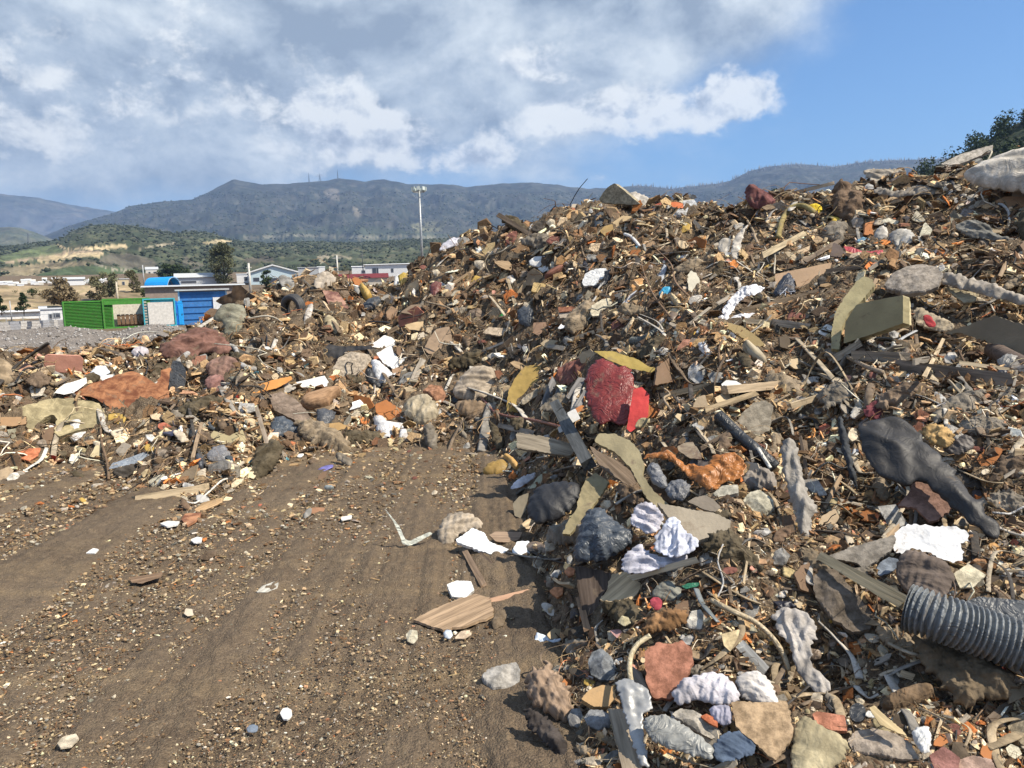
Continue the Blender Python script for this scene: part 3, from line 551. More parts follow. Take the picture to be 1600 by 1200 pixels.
t, H_ = pole('flood_light_mast', 'tall slender steel mast with a ring of flood lights, left of the big mound', 'light mast', 661, 430, 652, 297, 100, .19, steel)
m = MB(); ring = [(.75*math.cos(a), .75*math.sin(a), H_-.2) for a in np.linspace(0, 6.283, 13)]; m.tube(ring, .05, 5); m.box((0, 0, H_-.2), (1.4, .08, .08)); m.box((0, 0, H_-.2), (.08, 1.4, .08)); m.tube([(0, 0, H_), (0, 0, H_+.7)], .04, 5); m.build('lamp_ring', steel, t)
for k in range(8):
    a = k*math.pi/4; m = MB(); m.box((.85*math.cos(a), .85*math.sin(a), H_+.1), (.12, .42, .5), a); L = m.build('flood_light', M('flat', (.45, .52, .48), 0), t); m = MB(); m.box((.93*math.cos(a), .93*math.sin(a), H_+.1), (.05, .34, .4), a); m.build('lens', M('plastic', (.6, .66, .64), 0), L)
for i, (u, v, hp, lb) in enumerate([(483, 284, 13, 'left one of the three pylons on the ridge, a thin upright mast'), (500, 284, 12, 'middle one of the three pylons on the ridge, a lattice with wide arms'), (528, 281, 15, 'right one of the three pylons on the ridge, a thin upright mast'),(354, 322, 22, 'faint pylon on the dark slope under the pointed summit'),(45, 379, 13, 'faint lattice pylon on the left foothill')]):
    r = 3550 if i < 3 else 2700 if i == 3 else 1700; b = at(u, v, r); s = r/F; t = thing('power_pylon', lb, 'pylon', tuple(b-np.array([0, 0, 4])), 0); Hh = hp*s+4; w0 = Hh*(.13 if i in (1, 4) else .05); m = MB()
    for sx in (-1, 1):
        for sy in (-1, 1): m.tube([(sx*w0, sy*w0, 0), (sx*w0*.25, sy*w0*.25, Hh*.7), (0, 0, Hh)], Hh*.012, 4)
    for k in range(6): z = Hh*k*.12; q = w0*(1-k*.12); m.tube([(-q, -q, z), (q*.88, -q*.88, z+Hh*.12)], Hh*.008, 3); m.tube([(q, -q, z), (-q*.88, -q*.88, z+Hh*.12)], Hh*.008, 3)
    m.build('tower', M('metal', (.13, .14, .15), 0), t)
    if i in (1, 4): m = MB(); m.box((0, 0, Hh*.72), (Hh*.9, Hh*.02, Hh*.025)); m.box((0, 0, Hh*.86), (Hh*.6, Hh*.02, Hh*.025)); m.build('crossarm', greyp, t)

# scrub on the hills, burnt trunks on the ridge, pines on the right slope
def blobs(name, P, s, c, mat, squash=.7, seed=0, kind='stuff', tall=None):
    g = np.random.default_rng(seed); n = len(P); T = np.array([(1,0,0),(-1,0,0),(0,1,0),(0,-1,0),(0,0,1),(0,0,-1)], float); Fq = np.array([(0,2,4),(2,1,4),(1,3,4),(3,0,4),(2,0,5),(1,2,5),(3,1,5),(0,3,5)])
    V = T[None]*(.6+.8*g.random((n, 6, 1))); V = V*s[:, None, None]; V[..., 2] *= squash if tall is None else tall
    q = g.random(n)*6.28; cx, sx = np.cos(q)[:, None], np.sin(q)[:, None]; x = V[..., 0]*cx-V[..., 1]*sx; y = V[..., 0]*sx+V[..., 1]*cx; V = np.stack([x, y, V[..., 2]], -1)+P[:, None]
    o = link(name, mkmesh(name, V.reshape(-1, 3), (Fq[None]+6*np.arange(n)[:, None, None]).reshape(-1, 3), mat, True, np.repeat(c, 6, 0))); return tag(o, kind=kind)
g = np.random.default_rng(8); VV = V1[(fbm(V1*.006, 3) > -.25)]; pu, pv = proj(VV); k = np.nonzero((pu > -100) & (pu < 1000) & (pv > 345))[0]; k = g.choice(k, 9000); P = VV[k]+g.normal(size=(9000, 3))*(2.5, 2.5, 0)
ok = np.ones(len(P), bool); a, b = proj(P)
for poly, c, st in terr[:11]: ok &= ~inpoly(a, b, poly)
P = P[ok]; o = blobs('hillside_scrub', P+(0, 0, .5), .9+1.6*g.random(len(P)), np.array([.026, .036, .02])+g.random((len(P), 1))*np.array([.03, .032, .018]), leafm); tag(o, 'dark green scrub dotted over the quarried hill', 'scrub')
k = g.choice(len(V2), 16000); P = V2[k]; a, b = proj(P); P = P[(a > 100) & (b > 300)]; o = blobs('mountain_scrub', P+(0, 0, .5), 2.5+3.5*g.random(len(P)), np.array([.035, .045, .025])+g.random((len(P), 1))*np.array([.05, .05, .03]), leafm, .8); tag(o, 'dark scrub and woodland on the long mountain ridge', 'scrub')
row = z2.shape[0]-4; idx = np.arange(z2.shape[0]*z2.shape[1]).reshape(z2.shape)
Pr = V2[idx[row-6:row+1].ravel()]; a, b = proj(Pr); Pr = Pr[(a > 990)]; Pr = Pr[g.integers(0, len(Pr), 1500)]+g.normal(size=(1500, 3))*(14, 14, 0)
o = blobs('burnt_forest', Pr, 1.1+1.0*g.random(len(Pr)), np.full((len(Pr), 3), .10)+g.random((len(Pr), 1))*.10, leafm, tall=7.0); tag(o, 'bare grey burnt trunks fringing the right-hand ridge', 'burnt forest')
a, b = proj(V5); k = np.nonzero((a > 1420) & (a < 2050))[0]; k = g.choice(k, 520); cs = V5[k]+(0, 0, 1.8); V, Fq, C = leafcloud(cs, np.stack([1.5+g.random(520)*1.5]*2+[2.4+g.random(520)*1.6], 1), 90000, .34, (.016, .03, .013), (.055, .08, .03), 3)
tag(link('pine_wood', mkmesh('pine_wood', V, Fq, leafm, False, C)), 'dense dark pine wood on the slope beyond the right end of the mound', 'wood', kind='stuff')
# the grey gravel heap beyond the left rubbish
gravm = soil_mat('gravel', [(.17, .155, .145), (.22, .20, .185), (.27, .25, .235), (.36, .34, .31)], 1.0, .05, 26)
gu = np.array([-420, -200, -60, 0, 60, 110, 130, 160, 178, 200, 228, 250, 275, 300, 340, 420]); gv = np.array([520, 514, 517, 520, 513, 510, 512, 518, 517, 512, 507, 507, 509, 516, 530, 545])
us = np.linspace(-420, 420, 420); vs = np.interp(us, gu, gv)+fbm(xyz(us*.03, us*0), 3)*1.2; d = ray(us, vs); za = CAMZ+d[:, 2]/np.hypot(d[:, 0], d[:, 1])*25; aa = np.arctan2(d[:, 0], d[:, 1]); f = np.linspace(0, 2, 120)[:, None]; Rr = 16+9*f
x = np.sin(aa)*Rr; y = np.cos(aa)*Rr; z = (za[None]+.15)*np.where(f < 1, f**.9, 2-f)-.15+.05*fbm(xyz(x*1.3, y*1.3), 4)*np.clip(f*3, 0, 1); q = np.arange(x.size).reshape(x.shape); Vg = np.stack([x, y, z], -1).reshape(-1, 3)
o = link('gravel_heap', mkmesh('gravel_heap', Vg, np.stack([q[:-1, :-1], q[:-1, 1:], q[1:, 1:], q[1:, :-1]], -1).reshape(-1, 4), gravm, True)); tag(o, 'long grey gravel heap in front of the containers', 'gravel heap', kind='stuff')
k = g.choice(len(Vg), 9000); P = Vg[k]+g.normal(size=(9000, 3))*(.06, .06, .0); tag(blobs('gravel_stones', P, .022+.03*g.random(len(P)), np.array([.17, .155, .14])+g.random((len(P), 1))*.22, vcol_mat('gravel_stone', .01, 30), .8, 5), 'loose grey stones covering the gravel heap', 'gravel')
# ------------------------------------------------------------------ rubbish: generators
def chaikin(p, k=1):
    for _ in range(k): q = np.roll(p, -1, 0); p = np.stack([p*.75+q*.25, p*.25+q*.75], 1).reshape(-1, 2)
    return p
def densify(p, step, rag, seed):
    out = []; g = np.random.default_rng(seed); n = len(p)
    for i in range(n):
        a, b = p[i], p[(i+1) % n]; L = np.linalg.norm(b-a); m = max(1, int(L/step)); t = np.arange(m)[:, None]/m; q = a+(b-a)*t
        if rag > 0 and m > 1: nn = np.array([-(b-a)[1], (b-a)[0]])/(L+1e-9); q[1:] += nn*(g.normal(size=(m-1, 1))*rag)
        out.append(q)
    return np.concatenate(out)
def pdist(P, poly):
    a = poly; b = np.roll(poly, -1, 0); ab = b-a; L2 = (ab**2).sum(1)+1e-12
    best = np.full(len(P), 1e9); near = np.zeros((len(P), 2))
    for i in range(len(a)):
        t = np.clip(((P-a[i])@ab[i])/L2[i], 0, 1)[:, None]; q = a[i]+ab[i]*t; d = ((P-q)**2).sum(1); k = d < best; best[k] = d[k]; near[k] = q[k]
    return np.sqrt(best), near
PRE = dict(slab=dict(t=.10, w=.012, wf=3, rag=.012), sheet=dict(t=.012, w=.045, wf=2.5, rag=.008), stiff=dict(t=.02, w=.012, wf=1.5, rag=.006), thick=dict(t=.28, w=.012, wf=3, rag=.01),
    rock=dict(t=.12, b=.34, w=.035, wf=5, rag=.012, facet=1), bag=dict(t=.03, b=.16, w=.062, wf=3.4, rag=.022, soft=1, fold=1, pw=.75), cloth=dict(t=.02, b=.05, w=.062, wf=3.6, rag=.03, soft=1, fold=1, pw=.8),
    mound=dict(t=.05, b=.26, facet=1, w=.10, wf=3, rag=.02, soft=1), crumple=dict(t=.012, b=.03, w=.08, wf=3.2, rag=.02, crease=1), log=dict(t=.04, b=.42, w=.03, wf=4, rag=.01, soft=1), fur=dict(t=.06, b=.16, w=.13, wf=7, rag=.045, pw=.8))
_seed = [100]
def solid_mesh(name, poly, mat, size, npx, t=.02, b=0, w=0, wf=3, rag=0, soft=0, fold=0, crease=0, pw=.5, curl=0, cdir=0, ax=0, facet=0):
    _seed[0] += 1; sd = _seed[0]
    if soft: poly = chaikin(poly, 1)
    area = abs(.5*np.sum(poly[:, 0]*np.roll(poly[:, 1], -1)-poly[:, 1]*np.roll(poly[:, 0], -1))); per = np.linalg.norm(np.roll(poly, -1, 0)-poly, axis=1).sum(); wid = 2*area/per
    ext = poly.max(0)-poly.min(0); N = int(np.clip(npx/1.6, 7, 64)); cell = min(ext.max()/N, wid*.55); cell = max(cell, ext.max()/90)
    poly = densify(poly, max(cell*1.3, size*.05), rag*size, sd)
    lo = poly.min(0)-cell*.5; nx, ny = (np.ceil(ext/cell)+2).astype(int); gx, gy = np.meshgrid(lo[0]+np.arange(nx+1)*cell, lo[1]+np.arange(ny+1)*cell)
    cx, cy = gx[:-1, :-1]+cell/2, gy[:-1, :-1]+cell/2; ins = inpoly(cx, cy, poly)
    if not ins.any(): ins[ins.shape[0]//2, ins.shape[1]//2] = True
    idx = np.arange(gx.size).reshape(gx.shape); Q = np.stack([idx[:-1, :-1], idx[:-1, 1:], idx[1:, 1:], idx[1:, :-1]], -1)[ins]
    cnt = np.bincount(Q.ravel(), minlength=gx.size); P = np.stack([gx.ravel(), gy.ravel()], -1); used = np.nonzero(cnt)[0]
    d, near = pdist(P[used], poly); bd = cnt[used] < 4; Pu = P[used].copy(); Pu[bd] = near[bd]; d[bd] = 0
    re = np.full(gx.size, -1); re[used] = np.arange(len(used)); Q = re[Q]
    Rb = max(d.max()*.85, 1e-6); pr = (1-(1-np.clip(d/Rb, 0, 1))**2)**pw
    if facet:
        gf = np.random.default_rng(sd+5); qq = (Pu-Pu.mean(0))/size; pl = np.full(len(Pu), 1.0)
        for _ in range(9): a_ = gf.random()*6.283; sl_ = .5+1.6*gf.random(); pl = np.minimum(pl, .55+.5*gf.random()-sl_*(qq@np.array([math.cos(a_), math.sin(a_)])))
        pr = np.clip(np.minimum(pl, .25+d/size*3.2)*(d > 0), 0, 1)
    q = Pu/size; n0 = np.c_[q*wf*.5, np.full(len(q), sd*.37)]
    if fold:
        th = (sd*1.7) % 3.14 if ax == 0 else ax; c_, s_ = math.cos(th), math.sin(th); qa = q[:, 0]*c_+q[:, 1]*s_; qb = -q[:, 0]*s_+q[:, 1]*c_
        gf = np.random.default_rng(sd+9); wr = perlin(n0*1.4)*.9; wp1 = perlin(n0*1.1+5); wp2 = perlin(n0*2.3+9)
        for k_ in range(6):
            a_ = gf.normal()*.38; f_ = wf*(.38+.34*k_*(.7+.6*gf.random())); x_ = (qb*math.cos(a_)+qa*math.sin(a_))*f_+gf.random()+.45*wp1+.14*wp2; tri = 2*np.abs(x_-np.floor(x_+.5)); wr = wr+(tri**(.8+.5*gf.random())-.5)*1.5/(1+k_*.75)*(.35+1.1*np.clip(perlin(n0*.9+k_*3.1)+.5, 0, 1))
    elif crease:
        gf = np.random.default_rng(sd+9); wr = perlin(n0*1.2)*.8; wp2 = perlin(n0*2.0+9)
        for k_ in range(7): a_ = gf.random()*3.1416; x_ = (q[:, 0]*math.cos(a_)+q[:, 1]*math.sin(a_))*wf*(.3+.26*k_)+gf.random()+.22*wp2; wr = wr+(2*np.abs(x_-np.floor(x_+.5))-.5)*1.3/(1+k_*.7)
    else: wr = fbm(n0, 5, .5)
    off = curl*size*(((q-q.mean(0)) @ np.array([math.cos(cdir), math.sin(cdir)]))**2)
    edge = .25+.75*np.clip(d/Rb*2, 0, 1) if b > 0 else 1
    zf = size*(t/2+b*pr+w*wr*edge)+off; zb = size*(-t/2-b*.6*pr+w*(wr if b == 0 else 0))+off; zb = np.minimum(zb, zf-size*t*.5)
    n = len(Pu); V = np.r_[np.c_[Pu, zf], np.c_[Pu, zb]]
    E = np.concatenate([Q[:, [0, 1]], Q[:, [1, 2]], Q[:, [2, 3]], Q[:, [3, 0]]]); key = np.sort(E, 1); kk = key[:, 0]*n+key[:, 1]; u_, inv, c2 = np.unique(kk, return_inverse=True, return_counts=True); be = E[c2[inv] == 1]
    side = np.stack([be[:, 1], be[:, 0], be[:, 0]+n, be[:, 1]+n], -1)
    if b == 0:   # crisp rim: own vertices
        us = np.unique(be); r2 = np.zeros(n, int); r2[us] = np.arange(len(us)); V2_ = np.r_[V, V[us], V[us+n]]; m0 = 2*n; m1 = m0+len(us)
        side = np.stack([r2[be[:, 1]]+m0, r2[be[:, 0]]+m0, r2[be[:, 0]]+m1, r2[be[:, 1]]+m1], -1); V = V2_
    Fq = np.r_[Q, Q[:, ::-1]+n, side]; smf = np.r_[np.ones(len(Q)*2, bool), np.full(len(side), b > 0)]
    if mat.name.startswith(('rock', 'concrete')) and b > 0: smf[:] = False
    return mkmesh(name, V, Fq, mat, smf)
HERO = []; LAND = []
def norm(v): return v/np.linalg.norm(v)
UPV = np.array([0, 0, 1.]); RTV = np.array([1., 0, 0])
def solid(name, label, mat, pts, pre='slab', n='C', lm=None, cat=None, group=None, lift=0, reg=True, r=None, **kw):
    pts = np.array(pts, float); pc = pts.mean(0); H_, rr = hitp(np.r_[pts[:, 0], pc[0]], np.r_[pts[:, 1], pc[1]])
    good = ~np.isnan(rr); D_ = ray(np.r_[pts[:, 0], pc[0]], np.r_[pts[:, 1], pc[1]]); cr = D_[-1]
    if r is None: r = rr[-1] if good[-1] else (np.nanmedian(rr) if good.any() else 12.0)
    if not good[-1] and not good.any(): pass
    c = np.array([0, 0, CAMZ])+cr*(r/math.hypot(cr[0], cr[1])); sn = bnormal(c); toc = -cr
    nn = {'C': .3*sn+.40*UPV+.62*toc, 'S': sn+.15*toc, 'U': .7*UPV+.55*toc, 'G': UPV+.02*toc, 'R': .6*toc+.6*RTV+.45*UPV, 'L': .75*toc-.5*RTV+.15*UPV, 'D': toc-.35*UPV, 'F': toc}[n]; nn = norm(nn)
    if nn@toc < .16: nn = norm(nn+toc*.3)
    def dist(c): return ((c-np.array([0, 0, CAMZ]))@nn)/(D_@nn)
    td = dist(c); tm = np.where(good, rr/np.hypot(D_[:, 0], D_[:, 1]), np.inf); q = td/tm
    if good.any() and n != 'G': k = np.percentile(q[good], 82); s = 1/max(k, 1.0)*(1-.004-lift); c = np.array([0, 0, CAMZ])+(c-np.array([0, 0, CAMZ]))*s; td = dist(c)
    Pw = np.array([0, 0, CAMZ])+D_[:-1]*td[:-1, None]
    X = norm(np.cross(np.cross(nn, norm(np.array([1., .1, 0]))), nn)); Q = (Pw-Pw.mean(0)); 
    if mat.name.startswith('wood'): C_ = Q.T@Q; X = np.linalg.eigh(C_)[1][:, 2]; X = norm(X-nn*(X@nn))
    Y = np.cross(nn, X); o = Pw.mean(0); poly = np.c_[Q@X, Q@Y]
    if np.sum(poly[:, 0]*np.roll(poly[:, 1], -1)-poly[:, 1]*np.roll(poly[:, 0], -1)) < 0: poly = poly[::-1]
    area = abs(.5*np.sum(poly[:, 0]*np.roll(poly[:, 1], -1)-poly[:, 1]*np.roll(poly[:, 0], -1))); size = math.sqrt(area)
    K = dict(PRE[pre]); K.update(kw)
    if mat.name.startswith('plastic') and K.get('fold'): K.update(fold=0, crease=1, wf=K['wf']*.9, w=K['w']*.95, soft=0, rag=.02)
    npx = (pts.max(0)-pts.min(0)).max()
    me = solid_mesh(name, poly, mat, size, npx, **K); off = (-(K['t']*.5)*size if K.get('b', 0) == 0 else 0)+(.022 if n == 'G' else 0)
    Mx = Matrix(((X[0], Y[0], nn[0], o[0]+nn[0]*off), (X[1], Y[1], nn[1], o[1]+nn[1]*off), (X[2], Y[2], nn[2], o[2]+nn[2]*off), (0, 0, 0, 1)))
    ob = link(name, me, Mx); tag(ob, label, cat or name.replace('_', ' '), group)
    if reg: HERO.append(pts)
    if lm: LAND.append((lm, pc[0], pc[1], (pts.max(0)-pts.min(0)).max()/2))
    return ob
def surfpts(pts, lift, rmax=None):
    P, rr = hitp([p[0] for p in pts], [p[1] for p in pts]); m = np.nanmedian(rr) if (~np.isnan(rr)).any() else 12.
    rr = np.where(np.isnan(rr) | (rr > m*1.35), m, rr); out = []
    for (u, v), r in zip(pts, rr): out.append(at(u, v, r*(1-.006)-lift))
    return np.array(out)
def plank(name, label, mat, a, b, wpx, pre=None, th=.35, taper=1.0, lift=.0, roll=0., lm=None, cat=None, group=None, reg=True, bend=.02):
    E = surfpts([a, ((a[0]+b[0])/2, (a[1]+b[1])/2), b], lift); r = np.linalg.norm(E-[0, 0, CAMZ], axis=1)
    k = r[1]/((r[0]+r[2])/2); s = min(1, k); A = np.array([0, 0, CAMZ])+(E[0]-[0, 0, CAMZ])*s; B = np.array([0, 0, CAMZ])+(E[2]-[0, 0, CAMZ])*s
    w_ = wpx*(r[0]+r[2])/2*s/F; X = B-A; L = np.linalg.norm(X); X = X/L; vd = norm((A+B)/2-[0, 0, CAMZ]); Y = norm(np.cross(X, vd)); Z = np.cross(X, Y)
    if Z@vd > 0: Z, Y = -Z, -Y
    Y, Z = Y*math.cos(roll)+Z*math.sin(roll), Z*math.cos(roll)-Y*math.sin(roll)
    _seed[0] += 1; g = np.random.default_rng(_seed[0]); n = 9; xs = np.linspace(-L/2, L/2, n); bz = bend*L*(1-(2*xs/L)**2)*g.normal(); V = []
    for i, x in enumerate(xs):
        f = 1+(taper-1)*i/(n-1); hw = w_/2*f*(1+.05*g.normal()); ht = w_*th/2*f
        for sy, sz in ((-1, -1), (1, -1), (1, 1), (-1, 1)): V.append((x+(g.normal()*.25*w_ if i in (0, n-1) else 0), sy*hw, sz*ht+bz[i]))
    Fs = [(0, 3, 2, 1)]+[(i*4+j, i*4+(j+1) % 4, i*4+4+(j+1) % 4, i*4+4+j) for i in range(n-1) for j in range(4)]+[tuple((n-1)*4+j for j in range(4))]
    me = mkmesh(name, np.array(V), [i for f in Fs for i in f], mat, False, sizes=[4]*len(Fs)); o = (A+B)/2+Z*w_*th*.5
    Mx = Matrix(((X[0], Y[0], Z[0], o[0]), (X[1], Y[1], Z[1], o[1]), (X[2], Y[2], Z[2], o[2]), (0, 0, 0, 1))); ob = link(name, me, Mx); tag(ob, label, cat or name.replace('_', ' '), group)
    if reg: dx, dy = b[0]-a[0], b[1]-a[1]; l = math.hypot(dx, dy); nx, ny = -dy/l*wpx/2, dx/l*wpx/2; HERO.append(np.array([(a[0]+nx, a[1]+ny), (b[0]+nx, b[1]+ny), (b[0]-nx, b[1]-ny), (a[0]-nx, a[1]-ny)]))
    if lm: LAND.append((lm, (a[0]+b[0])/2, (a[1]+b[1])/2, wpx))
    return ob
def tube(name, label, mat, pts, rpx, ribs=0, lift=.02, lm=None, cat=None, group=None, k=8, hollow=False, reg=False, flat=1., taper=1., smoothz=True):
    P = surfpts(pts, lift); r = np.linalg.norm(P-[0, 0, CAMZ], axis=1); u = np.array(pts, float)
    if smoothz and len(r) > 2: r2 = r.copy(); r2[1:-1] = np.minimum(r[1:-1], (r[:-2]+r[2:])/2+.02); r = r2*.5+np.minimum(r2, np.convolve(np.pad(r2, 1, 'edge'), [1/3]*3, 'valid'))*.5
    D_ = norm_rows(P-[0, 0, CAMZ]); P = np.array([0, 0, CAMZ])+D_*r[:, None]
    t = np.linspace(0, len(P)-1, max(12, len(P)*6) if not ribs else ribs*8+1); i = np.clip(t.astype(int), 0, len(P)-2); f = (t-i)[:, None]
    p0 = P[np.clip(i-1, 0, None)]; p1 = P[i]; p2 = P[i+1]; p3 = P[np.clip(i+2, None, len(P)-1)]
    C = .5*((2*p1)+(-p0+p2)*f+(2*p0-5*p1+4*p2-p3)*f*f+(-p0+3*p1-3*p2+p3)*f**3); rad0 = rpx*r.mean()/F; n = len(C); o = C.mean(0); C = C-o
    rad = np.full(n, rad0)*np.linspace(1, taper, n)
    if ribs: rad = rad*(1+.11*np.sin(np.arange(n)/8*2*math.pi)**1)
    V = []; T = np.gradient(C, axis=0); T = norm_rows(T); ref = np.array([.2, .3, .93]); Fq = []
    for q in range(n):
        a = norm(np.cross(T[q], ref)); b = np.cross(T[q], a); an = np.arange(k)*2*math.pi/k; V.append(C[q]+(a*np.cos(an)[:, None]+b*flat*np.sin(an)[:, None])*rad[q])
    V = np.concatenate(V); ii = np.arange(n*k).reshape(n, k); Fq = np.stack([ii[:-1], np.roll(ii, -1, 1)[:-1], np.roll(ii, -1, 1)[1:], ii[1:]], -1).reshape(-1, 4)
    sizes = [4]*len(Fq); fl = list(Fq.ravel())
    if not hollow: fl += list(ii[0][::-1])+list(ii[-1]); sizes += [k, k]
    else:
        Vi = V.copy().reshape(n, k, 3); Vi = C[:, None]+(Vi-C[:, None])*.86; m0 = len(V); V = np.r_[V, Vi.reshape(-1, 3)]; jj = ii+m0
        Fi = np.stack([jj[:-1], jj[1:], np.roll(jj, -1, 1)[1:], np.roll(jj, -1, 1)[:-1]], -1).reshape(-1, 4); fl += list(Fi.ravel()); sizes += [4]*len(Fi)
        for e_ in (0, -1): R_ = np.stack([ii[e_], jj[e_], np.roll(jj, -1, 1)[e_], np.roll(ii, -1, 1)[e_]], -1); fl += list(R_.ravel()); sizes += [4]*k
    me = mkmesh(name, V, fl, mat, True, sizes=sizes); ob = link(name, me, Matrix.Translation(tuple(o))); tag(ob, label, cat or name.replace('_', ' '), group)
    if lm: LAND.append((lm, u[:, 0].mean(), u[:, 1].mean(), rpx*2))
    if reg: nrm = np.array([0, rpx]); HERO.append(np.r_[u-nrm, (u+nrm)[::-1]])
    return ob
def norm_rows(a): return a/np.linalg.norm(a, axis=-1, keepdims=True)
# palette
SALMON=(.60,.30,.22); RUST=(.34,.13,.045); CREAM=(.58,.50,.37); PALE=(.50,.43,.33); TAN=(.33,.25,.16); FOAM=(.36,.30,.17); GREY=(.26,.25,.235); LGREY=(.42,.41,.39); DGREY=(.10,.10,.10); WHT=(.70,.685,.65); BLK=(.022,.023,.026); BAGB=(.05,.058,.07); BRN=(.16,.10,.06); DBRN=(.07,.048,.032); WOODL=(.46,.36,.23); WOODM=(.28,.20,.125); WOODG=(.25,.22,.18); TERRA=(.44,.17,.09); BRICK=(.38,.12,.07); REDD=(.22,.028,.025); REDB=(.52,.055,.055); ORNG=(.52,.20,.045); MUST=(.42,.28,.07); YEL=(.65,.46,.06); LILAC=(.50,.48,.55); BLUEG=(.18,.22,.28)
m_ = M
# ------------------------------------------------------------------ rubbish: the pieces one can point to
s = solid
s('terracotta_slab','flat salmon-pink slab with rounded corners lying on the left rubbish',m_('flat',SALMON,.12),[(70,557),(75,554),(125,556),(130,561),(129,579),(124,583),(73,581),(68,576)],'slab',n='D',t=.08,rag=0,lm='the salmon-pink slab')
s('rusty_sheet','large rusty orange-brown metal sheet lying on the left rubbish',m_('rust',(.27,.115,.045),.22),[(98,622),(140,601),(190,584),(208,580),(222,586),(243,600),(250,590),(252,578),(266,574),(264,600),(263,622),(238,640),(213,656),(180,643),(152,624),(130,618)],'sheet',n='U',w=.010,wf=1.8,lm='the rusty sheet')
s('black_sheet','curled dark grey panel standing at the right end of the rusty sheet',m_('plastic',(.10,.105,.11),.3),[(266,574),(270,563),(282,565),(290,580),(288,605),(280,619),(265,623),(264,600)],'sheet',n='L')
s('white_sheet','white sheet at the upper left edge of the rusty sheet',m_('flat',WHT,.05),[(84,613),(100,600),(135,589),(136,598),(115,614),(101,617)],'sheet',n='U')
s('white_sheet','small white sheet above the middle of the rusty sheet',m_('flat',WHT,.05),[(150,588),(176,585),(176,590),(160,596),(148,596)],'sheet',n='U')
s('plastic_film','crumpled bluish white film between the salmon slab and the rusty sheet',m_('plastic',(.6,.64,.7),.2),[(140,583),(150,572),(165,571),(172,582),(158,590),(145,594)],'cloth')
s('mattress_piece','long dirty tan mattress piece with a dark torn hole, below the rusty sheet',m_('fibre',FOAM,.15),[(-15,652),(20,640),(75,623),(110,622),(130,625),(155,630),(168,650),(160,664),(125,671),(92,682),(84,676),(90,655),(84,648),(74,651),(58,662),(51,672),(42,668),(41,650)],'thick',n='U',t=.2,w=.04,lm='the torn tan mattress')
s('board_piece','light brown board end under the left tip of the torn mattress',m_('flat',(.34,.21,.11),.3),[(-8,652),(41,651),(41,662),(20,666),(-8,665)],'slab')
s('sack','rounded tan sack at the far left edge above the torn mattress',m_('cloth',TAN,.4),[(-12,562),(5,560),(16,568),(23,578),(25,592),(18,601),(-12,603)],'bag')
s('brick','pinkish brick next to the tan sack at the far left',m_('concrete',(.42,.24,.16),.2),[(27,578),(40,566),(54,574),(48,580),(36,586)],'thick',n='U')
s('carpet_heap','crumpled dark red patterned carpet on the crest left of the peak',m_('cloth',(.20,.10,.075),.3),[(246,553),(252,540),(275,525),(305,511),(320,511),(337,517),(358,534),(362,545),(350,556),(325,550),(298,560),(270,562)],'cloth',b=0.14,lm='the patterned carpet')
s('carpet_roll','brownish lump of carpet below the long grey cloth strip',m_('cloth',(.22,.13,.10),.4),[(318,575),(330,562),(352,555),(370,560),(374,575),(360,590),(335,595)],'bag')
s('carpet_roll','pinkish brown lump of wet carpet right of the curled dark panel',m_('cloth',(.27,.14,.12),.4),[(318,595),(330,585),(352,588),(358,600),(345,612),(325,610)],'bag')
tube('cloth_strip','long twisted grey cloth strip draped below the patterned carpet',m_('cloth',LGREY,.3),[(278,566),(300,549),(340,541),(364,542),(374,558),(380,572),(398,577)],4,k=10,lm='the long grey cloth strip')
s('bundle','small lilac-white cloth bundle left of the patterned carpet',m_('cloth',(.50,.46,.48),.2),[(204,551),(211,542),(226,541),(234,549),(229,558),(212,560)],'bag')
s('dark_flap','dark bent brown flap sticking up at the left end of the peak',m_('flat',(.10,.062,.035),.1),[(337,471),(346,463),(362,458),(364,446),(376,446),(388,457),(400,463),(388,470),(370,476),(348,477)],'sheet',n='L',w=.08,lm='the dark bent flap')
s('cloth_bundle','striped beige and green cloth bundle hanging under the dark bent flap',m_('cloth',(.24,.23,.17),.45),[(331,500),(343,479),(362,474),(380,478),(386,492),(378,518),(360,530),(348,520),(350,503)],'bag',w=0.066,lm='the striped cloth bundle')
s('canvas','light dirty canvas draped over the top of the left peak',m_('cloth',(.42,.36,.29),.35),[(489,442),(497,428),(508,423),(520,428),(527,438),(512,449),(496,453)],'cloth',lm='the canvas on the left peak')
s('corrugated_sheet','rusty corrugated sheet on the right flank of the left peak',m_('rust',(.30,.17,.12),.1),[(504,453),(528,456),(545,480),(551,484),(514,477),(509,465)],'sheet',n='C',w=.03,lm='the corrugated sheet')
s('white_cloth','torn whitish cloth hanging right beside the tyre',m_('cloth',(.52,.48,.43),.4),[(474,505),(477,486),(486,472),(491,478),(484,500),(478,508)],'cloth')
s('sack','pale yellow-grey sack lump right of the tyre',m_('cloth',(.40,.34,.22),.3),[(503,503),(512,490),(522,496),(532,512),(533,523),(524,524),(512,512)],'bag')
s('yellow_cone','broken yellow cone pointing up right of the left peak',m_('plastic',(.50,.33,.09),.25),[(560,447),(564,442),(583,461),(578,468),(570,470)],'log')
s('black_bag','shiny black bag right of the yellow cone',m_('plastic',BAGB,.35),[(565,477),(577,466),(592,463),(596,471),(584,483),(570,485)],'bag')
s('cardboard_piece','crooked brown cardboard flap left of the red-brown box',m_('flat',(.28,.18,.11),.35),[(603,488),(612,478),(622,484),(618,498),(606,500)],'sheet')
s('curved_tub','large curved grey tub wall in the middle of the left slope',m_('flat',(.13,.12,.11),.15),[(505,546),(514,537),(530,541),(580,540),(585,545),(560,547),(540,550),(528,560),(519,577),(509,562)],'sheet',n='L',w=.06,lm='the curved grey tub')
